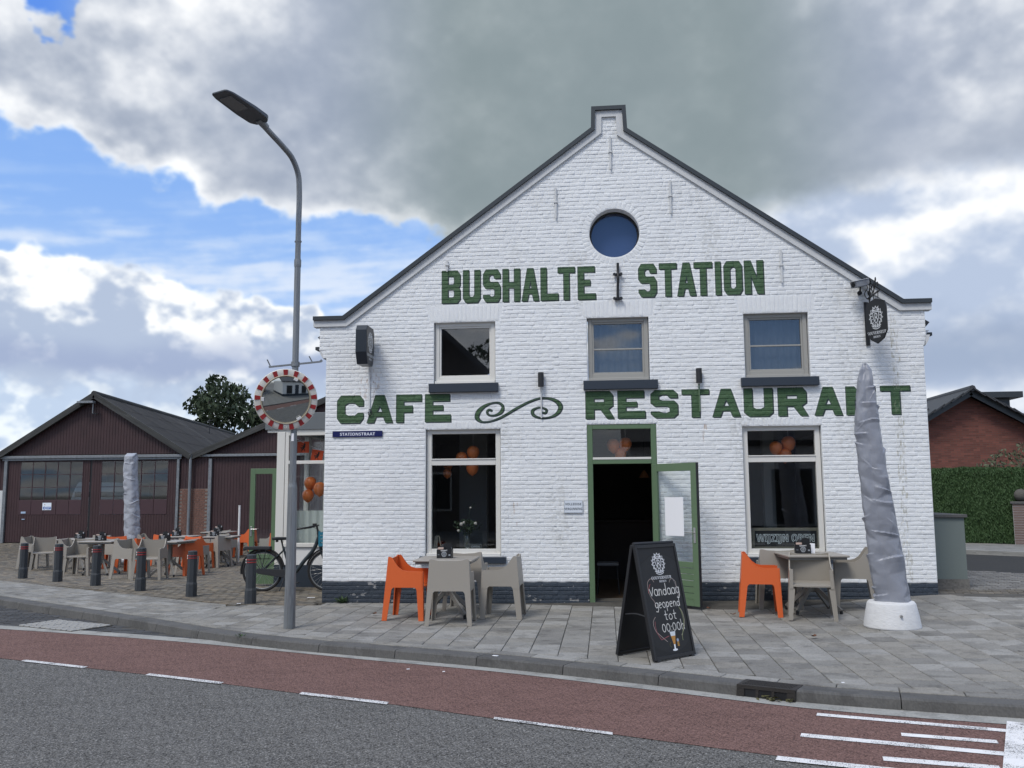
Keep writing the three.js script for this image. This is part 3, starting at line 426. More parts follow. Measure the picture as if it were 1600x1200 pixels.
const wallBump = fineBump.clone(); wallBump.repeat.set(44, 36); wallBump.needsUpdate = true;
M.wall = std([1, 1, 1], { map: wallMap, roughness: 0.62, bumpMap: wallBump, bumpScale: 0.004 });
function facadeUV(g) { if (g.index) g = g.toNonIndexed(); const p = g.attributes.position, uv = new Float32Array(p.count * 2); for (let i = 0; i < p.count; i++) { uv[2 * i] = (p.getX(i) - FX) / FW; uv[2 * i + 1] = p.getY(i) / FH; } g.setAttribute('uv', new THREE.BufferAttribute(uv, 2)); return g; }
const cafe = thing('cafe_building', 'white painted brick gable of the cafe with green painted words', 'building');
const OPEN = [ // x0, x1, y0, y1, arch height above
  { n: 'U1', x0: -2.64, x1: -1.665, y0: 3.36, y1: 4.335, arch: 0.27 }, { n: 'U2', x0: -0.235, x1: 0.715, y0: 3.36, y1: 4.345, arch: 0.27 }, { n: 'U3', x0: 2.145, x1: 3.105, y0: 3.36, y1: 4.35, arch: 0.27 },
  { n: 'L1', x0: -2.765, x1: -1.59, y0: 0.70, y1: 2.645, arch: 0.12 }, { n: 'L3', x0: 2.065, x1: 3.22, y0: 0.70, y1: 2.63, arch: 0.12 }, { n: 'D', x0: -0.262, x1: 0.79, y0: -0.2, y1: 2.69, arch: 0.07 }];
const OC = [0.22, 5.69, 0.392];
const circle = (cx, cy, r, n = 48) => Array.from({ length: n }, (_, i) => [cx + r * Math.cos(i / n * TAU), cy + r * Math.sin(i / n * TAU)]);
const rect = (o) => [[o.x0, o.y0], [o.x1, o.y0], [o.x1, o.y1], [o.x0, o.y1]];
const rakeY = (x) => x < 0.17 ? 4.46 + (x + 4.10) * 0.737 : 4.48 + (4.49 - x) * 0.7085;
const outline = [[-4.375, -0.3], [-0.262, -0.3], [-0.262, 2.69], [0.79, 2.69], [0.79, -0.3], [4.742, -0.3], [4.755, 3.79], [4.80, 3.92], [4.80, 4.44], [4.44, 4.44], [0.44, 7.26], [0.40, 7.68], [-0.07, 7.68], [-0.11, 7.30], [-4.06, 4.42], [-4.49, 4.42], [-4.49, 3.95], [-4.375, 3.80]];
const wall = part('wall', facadeUV(extrude(outline, -0.30, -0.0042, [...OPEN.slice(0, 5).map(rect), circle(...OC)])), M.wall, cafe);
function brickGeo(w, h, dz = 0.012, rough = 0.0014) {   // rounded, uneven front; the sides run back into the wall
  const nx = Math.max(3, Math.round(w / 0.06) + 2), ny = 4, pos = [], idx = [];
  const xs = [0, 0.007 / w, ...Array.from({ length: nx - 1 }, (_, i) => (i + 1) / nx), 1 - 0.007 / w, 1], ys = [0, 0.10, 0.36, 0.66, 0.90, 1], out = R(-0.0016, 0.0016), tx = R(-0.005, 0.005), ty = R(-0.026, 0.008);
  for (const v of ys) for (const u of xs) { const eu = Math.min(u, 1 - u) * w, ev = Math.min(v, 1 - v) * h; const rim = Math.min(eu / 0.006, ev / 0.005); const z = rim <= 0.001 ? -dz : rim < 1 ? -0.0007 : 0; const jit = rim > 0.001 ? 1 : 0.4; pos.push((u - 0.5) * w + R(-1, 1) * 0.0022 * jit, (v - 0.5) * h + R(-1, 1) * 0.0017 * jit, z + (rim > 0.001 ? out + R(-rough, rough) + tx * (u - 0.5) + ty * (v - 0.5) * h / 0.06 * 0.15 : 0)); }
  const n = xs.length; for (let j = 0; j < ys.length - 1; j++) for (let i = 0; i < n - 1; i++) { const a = j * n + i; idx.push(a, a + 1, a + n + 1, a, a + n + 1, a + n); }
  const g = new THREE.BufferGeometry(); g.setAttribute('position', new THREE.Float32BufferAttribute(pos, 3)); g.setIndex(idx); g.computeVertexNormals(); return g;
}
{
  const C = 0.0634, list = [];
  for (let j = -1; j < 122; j++) {
    const y0 = j * C, yc = y0 + C / 2; if (yc > 7.66) break;
    let L = -4.375, Rr = 4.742 + yc * 0.003; if (yc > 3.95 && yc < 4.42) { L = -4.49; Rr = 4.80; } else if (yc > 3.8) { L = -4.43; Rr = 4.775; }
    if (yc > 4.36) { const b = yc + 0.11; if (yc < 7.2) { L = Math.max(L, -4.10 + (b - 4.46) / 0.737); Rr = Math.min(Rr, 4.49 - (b - 4.48) / 0.7085); } if (yc > 7.18) { L = -0.05; Rr = 0.385; } }
    let iv = [[L, Rr]]; const cut = (a, b) => { iv = iv.flatMap(([s, e]) => (b <= s || a >= e) ? [[s, e]] : [[s, a], [b, e]].filter(([p, q]) => q - p > 0.03)); };
    for (const o of OPEN) { if (yc > o.y0 - (o.n[0] === 'D' ? 0 : 0.0) && yc < o.y1) cut(o.x0, o.x1); else if (yc >= o.y1 && yc < o.y1 + o.arch) { const e = o.n[0] === 'U' ? 0.06 + (yc - o.y1) * 0.25 : 0.02; cut(o.x0 - e, o.x1 + e); } }
    const dy = Math.abs(yc - OC[1]), rr = OC[2] + 0.118; if (dy < rr) { const hw = Math.sqrt(rr * rr - dy * dy); cut(OC[0] - hw, OC[0] + hw); }
    for (const [s, e] of iv) { const head = j % 2 !== 0, len = head ? 0.121 : 0.242; let x = s; const off0 = L + (head ? 0.0605 : 0) - Math.floor((L - s) / len) * 0; let first = len - (((s - off0) % len) + len) % len; if (first < 0.045) first += len;
      while (x < e - 0.001) { let w = (x === s ? first : len) + R(-0.008, 0.008); if (e - x - w < 0.05) w = e - x; list.push([x + w / 2, yc, w, C, 0]); x += w; } }
  }
  for (const o of OPEN) {          // upright bricks over the openings, slightly arched
    const ext = o.n[0] === 'U' ? 0.06 : 0.02, n = Math.round((o.x1 - o.x0 + 2 * ext) / 0.0655), w = (o.x1 - o.x0 + 2 * ext) / n;
    for (let i = 0; i < n; i++) { const x = o.x0 - ext + (i + 0.5) * w, u = (i + 0.5) / n - 0.5; const h = o.arch - 0.004 + (o.n[0] === 'U' ? -0.005 * (u * u * 4) : 0); list.push([x, o.y1 + o.arch / 2 + 0.002, w * 0.985, h, -u * (o.n[0] === 'U' ? 0.12 : 0.02)]); }
  }
  for (let i = 0; i < 41; i++) { const a = i / 41 * TAU, r = OC[2] + 0.06; list.push([OC[0] + Math.cos(a) * r, OC[1] + Math.sin(a) * r, 0.114, 0.066, a]); }
  list.sort((p, q) => Math.hypot(p[0], p[1] - 1.65) - Math.hypot(q[0], q[1] - 1.65));
  const rest = [];
  list.forEach(([x, y, w, h, a], k) => { let g = h > w * 1.5 ? brickGeo(h - 0.002, w - R(0.0, 0.003), 0.0048) : brickGeo(w - R(0.0, 0.005), h - (rnd() < 0.4 ? R(-0.0005, 0.002) : R(0.002, 0.006)), 0.0048); if (h > w * 1.5) g.rotateZ(Math.PI / 2); if (a) g.rotateZ(a); else g.rotateZ(R(-0.006, 0.006)); g.translate(x, y + R(-0.0016, 0.0016), 0); g = facadeUV(g); if (k < 300) part('brick', g, M.wall, wall); else rest.push(g); });
  part('brickwork', merge(rest), M.wall, wall, 'stuff');
}
{ // coping: white band with a dark metal edge along the gable
  const line = [[-4.585, 4.475], [-4.10, 4.475], [-0.115, 7.40], [-0.105, 7.745], [0.438, 7.745], [0.455, 7.36], [4.49, 4.495], [4.895, 4.495]];
  const strip = (d0, d1, z0, z1) => { const O = (d) => line.map((p, i) => { const a = line[Math.max(0, i - 1)], b = line[Math.min(line.length - 1, i + 1)]; const n = (u, v) => { const l = Math.hypot(v[0] - u[0], v[1] - u[1]); return [(v[1] - u[1]) / l, -(v[0] - u[0]) / l]; }; if (i === 0) { const m = n(p, b); return [p[0] + m[0] * d, p[1] + m[1] * d]; } if (i === line.length - 1) { const m = n(a, p); return [p[0] + m[0] * d, p[1] + m[1] * d]; } const m = n(a, p), q = n(p, b), s = [m[0] + q[0], m[1] + q[1]], k = 2 / (s[0] * s[0] + s[1] * s[1]); return [p[0] + s[0] * k * d, p[1] + s[1] * k * d]; }); const A = O(d0), B = O(d1); return extrude([...A, ...[...B].reverse()], z0, z1); };
  part('coping', strip(0.055, 0.165, -0.12, 0.035), M.coping, cafe); part('coping_cap', strip(0, 0.062, -0.36, 0.075), M.zinc, cafe);
  // roof behind the gable, side walls, eaves
  const roofM = std([0.055, 0.056, 0.06], { roughness: 0.8 });
  part('roof', [extrude([[-4.55, 4.12], [0.17, 7.10], [0.17, 7.22], [-4.62, 4.2]], -11, -0.30), extrude([[0.17, 7.10], [4.9, 4.12], [4.97, 4.2], [0.17, 7.22]], -11, -0.30)], roofM, cafe);
  part('side_wall', [span(-4.375, -4.10, -0.3, 4.13, -11, -0.301), span(4.46, 4.742, -0.3, 4.13, -11, -0.301), span(-4.375, 4.742, -0.3, 4.13, -11.2, -11)], M.coping, cafe);
  part('gutter', [span(-4.66, -4.50, 3.995, 4.045, -11, -0.31), span(4.86, 5.00, 3.995, 4.045, -11, -0.31)], M.zinc, cafe);
  for (const [x, s] of [[-4.43, -1], [4.79, 1]]) part('corbel', [extrude(roundPoly([[x, 3.80], [x + s * 0.05, 3.88], [x + s * 0.07, 3.96], [x, 3.96]], [0, 0.02, 0, 0]), -0.25, -0.01), extrude([[x + s * 0.06, 3.97], [x + s * 0.13, 4.06], [x + s * 0.06, 4.06]], -0.4, -0.2)], M.coping, cafe);
  // niche of the top block
  part('niche_frame', [span(-0.055, -0.028, 7.22, 7.60, -0.005, 0.012), span(0.368, 0.395, 7.22, 7.60, -0.005, 0.012)], M.coping, cafe);
}
const wallAnchor = (x, y0, y1) => part('wall_anchor', [span(x - 0.016, x + 0.016, y0, y1, 0.006, 0.034, 0.006), span(x - 0.03, x + 0.03, (y0 + y1) / 2 - 0.012, (y0 + y1) / 2 + 0.012, 0.004, 0.045, 0.004), box(0.02, 0.03, 0.02, x, y0 - 0.01, 0.03)], M.coping, cafe);
for (const [x, a, b] of [[0.183, 6.738, 7.255], [-0.69, 5.97, 6.451], [1.10, 5.982, 6.499], [2.74, 4.829, 5.33], [-2.426, 5.17, 5.335]]) wallAnchor(x, a, b);
part('iron_hook', [tube([[0.262, 5.19, 0.05], [0.262, 5.05, 0.05], [0.262, 4.97, 0.075], [0.255, 4.80, 0.06], [0.25, 4.6, 0.05]], 0.021, 20, 8), span(0.20, 0.315, 4.995, 5.03, 0.01, 0.06, 0.008), span(0.195, 0.31, 4.61, 4.65, 0.01, 0.06, 0.008), rod([0.205, 5.012, 0.04], [0.205, 5.012, 0.075], 0.022), rod([0.31, 5.012, 0.04], [0.31, 5.012, 0.075], 0.022), rod([0.2, 4.63, 0.04], [0.2, 4.63, 0.075], 0.022), rod([0.305, 4.63, 0.04], [0.305, 4.63, 0.075], 0.022)], M.black, cafe);
// windows
const pane = (x0, x1, y0, y1, z) => span(x0, x1, y0, y1, z - 0.003, z + 0.003);
function windowOf(o, { fw = 0.075, mat = M.frameWhite, transom = 0, mid = 0, sill, label, z = -0.10 }) {
  const w = part('window', [span(o.x0 + 0.012, o.x0 + fw, o.y0, o.y1 + 0.03, z - 0.05, z + 0.03, 0.006), span(o.x1 - fw, o.x1 - 0.012, o.y0, o.y1 + 0.03, z - 0.05, z + 0.03, 0.006), span(o.x0 + fw, o.x1 - fw, o.y1 - fw * 0.8, o.y1 + 0.03, z - 0.05, z + 0.029, 0.006)], mat, cafe); w.userData.label = label;
  part('bottom_rail', [span(o.x0 + fw, o.x1 - fw, o.y0 + 0.035, o.y0 + 0.11, z - 0.05, z + 0.028, 0.006), span(o.x0 + 0.013, o.x1 - 0.013, o.y0 + 0.002, o.y0 + 0.045, z - 0.04, z + 0.075, 0.006)], mat, w);
  const lo = o.y0 + 0.11, hi = o.y1 - fw * 0.8; const G_ = o.n[0] === 'U' ? M.coated : M.glass; const bead = (a, b, c, d) => part('sash', [span(a, a + 0.028, c, d, z - 0.03, z + 0.012, 0.004), span(b - 0.028, b, c, d, z - 0.03, z + 0.012, 0.004), span(a + 0.028, b - 0.028, c, c + 0.028, z - 0.03, z + 0.0118, 0.004), span(a + 0.028, b - 0.028, d - 0.028, d, z - 0.03, z + 0.0118, 0.004)], mat, w);
  if (transom) {
    part('transom', [span(o.x0 + fw, o.x1 - fw, transom - 0.035, transom + 0.05, z - 0.05, z + 0.032, 0.006), span(o.x0 + fw, o.x1 - fw, transom + 0.05, transom + 0.068, z - 0.04, z + 0.045, 0.004)], mat, w);
    part('pane', pane(o.x0 + fw, o.x1 - fw, lo, transom - 0.035, z - 0.02), M.glass, w); part('pane', pane(o.x0 + fw, o.x1 - fw, transom + 0.068, hi, z - 0.02), M.glass, w);
  } else { bead(o.x0 + fw, o.x1 - fw, lo, hi); part('pane', pane(o.x0 + fw + 0.03, o.x1 - fw - 0.03, lo + 0.03, hi - 0.03, z - 0.02), G_, w); if (mid) part('glazing_bar', span(o.x0 + fw + 0.028, o.x1 - fw - 0.028, mid - 0.011, mid + 0.011, z - 0.03, z + 0.006, 0.003), mat, w); }
  part('sill', box(sill[1] - sill[0], sill[3] - sill[2], 0.16, (sill[0] + sill[1]) / 2, (sill[2] + sill[3]) / 2, 0.0, 0.008), M.navy, w);
  return w;
}
windowOf(OPEN[0], { sill: [-2.706, -1.617, 3.217, 3.357], label: 'upper left window with white frame' });
windowOf(OPEN[1], { mat: M.frameGrey, mid: 3.86, sill: [-0.30, 0.83, 3.217, 3.357], label: 'upper middle window with grey sash' });
windowOf(OPEN[2], { mat: M.frameGrey, mid: 3.86, sill: [2.07, 3.21, 3.225, 3.357], label: 'upper right window with grey sash' });
windowOf(OPEN[3], { fw: 0.085, transom: 2.125, sill: [-2.84, -1.51, 0.60, 0.697], label: 'lower left window with white frame and upper light' });
windowOf(OPEN[4], { fw: 0.085, transom: 2.125, sill: [1.99, 3.29, 0.60, 0.697], label: 'lower right window with white frame and upper light' });
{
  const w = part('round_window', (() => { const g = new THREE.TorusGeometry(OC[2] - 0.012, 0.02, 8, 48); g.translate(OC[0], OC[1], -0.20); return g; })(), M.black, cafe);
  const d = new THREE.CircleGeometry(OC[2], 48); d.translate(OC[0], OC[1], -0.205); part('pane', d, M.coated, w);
  const b = new THREE.CircleGeometry(OC[2] + 0.03, 32); b.translate(OC[0], OC[1], -0.285); part('sky_reflection_disc', b, std([0.020, 0.055, 0.17], { roughness: 0.5 }), w);  // blue sky reflection painted as the colour of this disc
}
{ // doorway: green frame, upper light, door leaf standing open
  const o = OPEN[5], z = -0.06, f = part('door_frame', [span(o.x0 + 0.004, o.x0 + 0.085, 0, o.y1 - 0.004, z - 0.06, z + 0.05, 0.006), span(o.x1 - 0.085, o.x1 - 0.004, 0, o.y1 - 0.004, z - 0.06, z + 0.05, 0.006), span(o.x0 + 0.085, o.x1 - 0.085, o.y1 - 0.075, o.y1 - 0.004, z - 0.06, z + 0.048, 0.006), span(o.x0 + 0.085, o.x1 - 0.085, 2.085, 2.15, z - 0.06, z + 0.052, 0.006)], M.green, cafe);
  part('rail', span(o.x0 + 0.085, o.x1 - 0.085, 2.151, 2.185, z - 0.03, z + 0.058, 0.004), M.frameWhite, f);
  part('pane', pane(o.x0 + 0.085, o.x1 - 0.085, 2.185, o.y1 - 0.075, z - 0.02), M.glass, f);
  part('threshold', span(o.x0 + 0.085, o.x1 - 0.085, -0.02, 0.035, -0.3, -0.02, 0.006), M.softBlack, f);
  const leaf = new THREE.Group(); leaf.name = 'door_leaf'; leaf.position.set(0.715, 0, 0.0); leaf.rotation.y = -Math.atan2(0.66, 0.62); cafe.add(leaf);
  const Wd = 0.87, b = 0.045, t = 2.075, g0 = 0.105, T = 0.022;   // leaf runs along +x from its hinge
  part('stile', [span(0, g0, b, t, -T, T, 0.004), span(Wd - g0, Wd, b, t, -T, T, 0.004), span(g0, Wd - g0, t - 0.115, t, -T, T, 0.004), span(g0, Wd - g0, 0.58, 0.66, -T, T, 0.004), span(g0, Wd - g0, b, b + 0.09, -T, T, 0.004)], M.green, leaf);
  for (let i = 0; i < 5; i++) part('board', span(g0 - 0.001, Wd - g0 + 0.001, b + 0.092 + i * 0.089, b + 0.092 + i * 0.089 + 0.082, -0.014, 0.014, 0.004), M.green, leaf);
  part('pane', pane(g0, Wd - g0, 0.66, t - 0.115, 0), M.glass, leaf);
  part('edge_strip', span(Wd + 0.001, Wd + 0.012, b, t, -T, T), M.softBlack, leaf);
  part('handle', [span(Wd - 0.075, Wd - 0.035, 0.93, 1.15, T, T + 0.008, 0.004), rod([Wd - 0.055, 1.08, T], [Wd - 0.055, 1.08, T + 0.05], 0.009), tube([[Wd - 0.055, 1.08, T + 0.05], [Wd - 0.10, 1.08, T + 0.055], [Wd - 0.19, 1.08, T + 0.05]], 0.009)], M.steel, leaf);
  part('notice', span(0.24, 0.60, 1.02, 1.58, 0.004, 0.007), M.paper, leaf);
}
// rooms behind the windows
part('room_floor', span(-4.09, 4.45, -0.06, 0.0, -8, -0.31), M.woodFloor, cafe);
part('room_ceiling', span(-4.09, 4.45, 2.86, 3.0, -10.9, -0.31), M.darkRoom, cafe);
part('room_wall', [span(-4.09, 4.45, 0, 2.86, -8.1, -8)], M.darkRoom, cafe);
part('room_wall', [span(-2.62, -2.12, 0.0, 2.86, -2.6, -2.4), span(2.62, 2.80, 0, 2.86, -1.75, -1.55)], M.greyRoom, cafe);
part('bar_counter', [span(-1.2, 2.2, 0, 1.08, -4.6, -4.0), span(-1.3, 2.3, 1.08, 1.13, -4.7, -3.9, 0.01)], std([0.05, 0.035, 0.025]), cafe);
part('loft_wall', span(-4.09, 4.45, 3.0, 4.1, -7.2, -7.1), M.darkRoom, cafe);
for (const [a, b, k] of [[-0.15, 0.63, 0], [2.23, 3.02, 1]]) { const g = new THREE.PlaneGeometry(b - a, 0.82, 60, 4), p = g.attributes.position; for (let i = 0; i < p.count; i++) p.setZ(i, 0.012 * Math.sin(p.getX(i) * 62) + 0.006 * Math.sin(p.getX(i) * 23 + k)); g.computeVertexNormals(); g.translate((a + b) / 2, 3.87, -0.235); part('net_curtain', g, std(k ? [0.075, 0.085, 0.10] : [0.115, 0.12, 0.125], { roughness: 0.95, side: THREE.DoubleSide }), cafe); }
// ------------------------------------------------------------------ the glazed annex on the left
{
  const t = thing('annex', 'low glazed annex with grey fascia left of the cafe', 'building'); const z = -2.3;
  part('fascia', [span(-6.24, -4.38, 2.845, 3.16, z - 0.2, z + 0.02, 0.008), span(-6.24, -5.98, 2.845, 3.16, -9, z - 0.201)], std([0.13, 0.145, 0.155], { roughness: 0.5 }), t);
  part('soffit', span(-6.2, -4.38, 2.80, 2.844, z - 0.16, z - 0.01), M.frameWhite, t);
  part('roof', span(-6.2, -4.38, 3.02, 3.1, -9, z - 0.21), M.zinc, t);
  part('corner_post', [span(-6.01, -5.86, 0.39, 2.80, z - 0.14, z, 0.006)], M.frameWhite, t);
  part('window_frame', [span(-5.855, -5.79, 0.78, 2.80, z - 0.10, z - 0.01, 0.005), span(-5.79, -4.38, 2.215, 2.275, z - 0.10, z - 0.005, 0.005), span(-5.79, -4.38, 2.74, 2.80, z - 0.10, z - 0.012, 0.005), span(-5.855, -4.38, 0.71, 0.78, z - 0.10, z + 0.03, 0.006), span(-4.48, -4.38, 0.78, 2.80, z - 0.10, z - 0.011, 0.005)], M.frameWhite, t);
  part('pane', pane(-5.79, -4.48, 0.78, 2.215, z - 0.05), M.glass, t); part('pane', pane(-5.79, -4.48, 2.275, 2.74, z - 0.05), M.glass, t);
  part('panel', [span(-5.855, -4.38, 0.39, 0.705, z - 0.10, z - 0.008)], M.white, t);
  part('plinth', span(-6.01, -4.38, -0.05, 0.388, z - 0.16, z + 0.012), M.navy, t);
  part('side_wall', [span(-5.99, -5.9, 0.39, 0.9, -9, -2.45)], M.white, t); part('side_plinth', span(-6.0, -5.9, -0.05, 0.388, -9, -2.47), M.navy, t);
  for (let i = 0; i < 5; i++) part('mullion', span(-5.99, -5.9, 0.9, 2.8, -3.9 - i * 1.25, -3.78 - i * 1.25), M.frameWhite, t);
  part('side_pane', span(-5.95, -5.944, 0.9, 2.8, -9, -3.4), M.glass, t);
  part('floor', span(-5.9, -4.38, -0.03, 0.0, -9, -2.46), M.woodFloor, t);
  part('inner_post', [span(-5.20, -5.08, 0.0, 2.8, -4.2, -4.08), span(-4.62, -4.52, 0, 2.8, -4.2, -4.08)], M.frameWhite, t);
  { const g = new THREE.PlaneGeometry(0.95, 1.0, 40, 2), p = g.attributes.position; for (let i = 0; i < p.count; i++) p.setZ(i, 0.02 * Math.sin(p.getX(i) * 45)); g.computeVertexNormals(); g.translate(-5.25, 0.86, -2.62); part('curtain', g, std([0.52, 0.55, 0.52], { side: THREE.DoubleSide, roughness: 0.9 }), t); }
  const d = new THREE.Group(); d.name = 'green_door'; d.position.set(-6.03, 0, -2.42); d.rotation.y = 0.06; t.add(d);
  part('stile', [span(-0.50, -0.41, 0.04, 2.14, -0.025, 0.025, 0.004), span(-0.41, 0, 2.04, 2.14, -0.025, 0.025, 0.004), span(-0.09, 0, 0.04, 2.04, -0.025, 0.025, 0.004), span(-0.41, -0.09, 0.50, 0.58, -0.025, 0.025, 0.004)], M.green, d);
  part('panel', span(-0.41, -0.09, 0.04, 0.50, -0.012, 0.012), M.green, d); part('pane', pane(-0.41, -0.09, 0.58, 2.04, 0), M.glass, d);
  part('handle', [span(-0.475, -0.445, 0.90, 1.08, 0.025, 0.033, 0.003), tube([[-0.46, 1.03, 0.03], [-0.46, 1.03, 0.07], [-0.40, 1.03, 0.075], [-0.34, 1.03, 0.07]], 0.009)], M.steel, d);
}
// ------------------------------------------------------------------ the two workshops
const maroon = std([0.045, 0.020, 0.022], { roughness: 0.6, map: tex(256, 256, patches([0.88, 0.88, 0.88], 0.5, 5, 60), true, 0.5, 0.5) });
const maroonSmooth = std([0.052, 0.024, 0.029], { roughness: 0.5 });
function ribbed(x0, x1, y0, yTop, z, pitch = 0.11, deep = 0.012) {   // upright profiled sheets; yTop may follow a gable
  const pos = [], prof = [[0, 0], [0.44, 0], [0.5, deep], [0.94, deep], [1, 0]]; const f = typeof yTop === 'function' ? yTop : () => yTop;
  for (let x = x0; x < x1 - 1e-4; x += pitch) for (let k = 0; k < 4; k++) { const a = Math.min(x1, x + prof[k][0] * pitch), b = Math.min(x1, x + prof[k + 1][0] * pitch), za = z + prof[k][1], zb = z + prof[k + 1][1]; if (b - a < 1e-5) continue; pos.push(a, y0, za, b, y0, zb, b, f(b), zb, a, y0, za, b, f(b), zb, a, f(a), za); }
  const g = new THREE.BufferGeometry(); g.setAttribute('position', new THREE.Float32BufferAttribute(pos, 3)); g.computeVertexNormals(); return boxUV(g);
}
function corrugated(a, b, c, d, waves, amp, rows = 1) {   // roof sheets between four corners, waves along a-b, laid in rows down a-d
  const pos = [], n = waves * 6, P = (u, v, lift) => { const p = V(...a).lerp(V(...b), u), q = V(...d).lerp(V(...c), u), r = p.lerp(q, v); r.y += amp * Math.cos(u * waves * TAU) + lift; return r; };
  for (let j = 0; j < rows; j++) for (let i = 0; i < n; i++) { const u0 = i / n, u1 = (i + 1) / n, v0 = j / rows, v1 = (j + 1) / rows + 0.006, L0 = 0.0, L1 = 0.014; const A = P(u0, v0, L0), B = P(u1, v0, L0), C_ = P(u1, v1, L1), D = P(u0, v1, L1); for (const p of [A, D, C_, A, C_, B]) pos.push(p.x, p.y, p.z); }
  const g = new THREE.BufferGeometry(); g.setAttribute('position', new THREE.Float32BufferAttribute(pos, 3)); g.computeVertexNormals(); const p = g.attributes.position, uv = new Float32Array(p.count * 2); for (let i = 0; i < p.count; i++) { uv[2 * i] = p.getX(i) * 0.7 + p.getY(i); uv[2 * i + 1] = p.getZ(i); } g.setAttribute('uv', new THREE.BufferAttribute(uv, 2)); return g;
}
const fibre = std([1, 1, 1], { map: tex(512, 512, (u, v, c) => { const n = fbm(u * 7, v * 7, 5, 7, 7), m = vnoise(u * 90, v * 90, 90, 90), lich = smooth(0.66, 0.74, fbm(u * 14 + 5, v * 14, 4, 14, 14)); const k = (0.030 + lich * 0.03) * (1 + (n - 0.5) * 0.9 + (m - 0.5) * 0.4); c[0] = l2s(k); c[1] = l2s(k * 1.01); c[2] = l2s(k * 1.03); }, true, 0.35, 0.35), roughness: 0.92, side: THREE.DoubleSide });
const verge = std([0.15, 0.155, 0.145], { map: fibre.map, roughness: 0.9 }); verge.color = C3(1.4, 1.44, 1.38);
const pierBrick = std([1, 1, 1], { map: tex(128, 128, patches([0.16, 0.085, 0.065], 0.7, 8, 40), true, 2, 2), roughness: 0.9 });
function workshop(name, label, x0, xr, x1, eave, ridge, z, len, skew, build) {
  const t = thing(name, label, 'building', [0, 0, 0]); const s = (d) => skew * d;
  const f = (x) => x < xr ? lerp(eave, ridge, (x - x0) / (xr - x0)) : lerp(ridge, eave, (x - xr) / (x1 - xr));
  part('gable', ribbed(x0 + 0.05, x1 - 0.05, eave + 0.03, (x) => f(x) - 0.06, z), maroon, t);
  const zb = z - len, o = 0.22;
  part('roof', corrugated([xr, ridge, z + o], [xr + s(len), ridge, zb], [x1 + s(len), eave - 0.02, zb], [x1, eave - 0.02, z + o], 130, 0.022, 4), fibre, t);
  part('roof', corrugated([xr + s(len), ridge, zb], [xr, ridge, z + o], [x0, eave - 0.02, z + o], [x0 + s(len), eave - 0.02, zb], 130, 0.022, 4), fibre, t);
  part('ridge_cap', rod([xr, ridge + 0.01, z + o], [xr + s(len), ridge + 0.01, zb], 0.10, 0.10, 10), verge, t);
  for (const [a, b] of [[[x0 - 0.05, eave - 0.10], [xr, ridge - 0.05]], [[xr, ridge - 0.05], [x1 + 0.05, eave - 0.10]]]) part('verge_board', bar([...a, z + o - 0.02], [...b, z + o - 0.02], 0.20, 0.08), verge, t);
  build(t, f); return t;
}
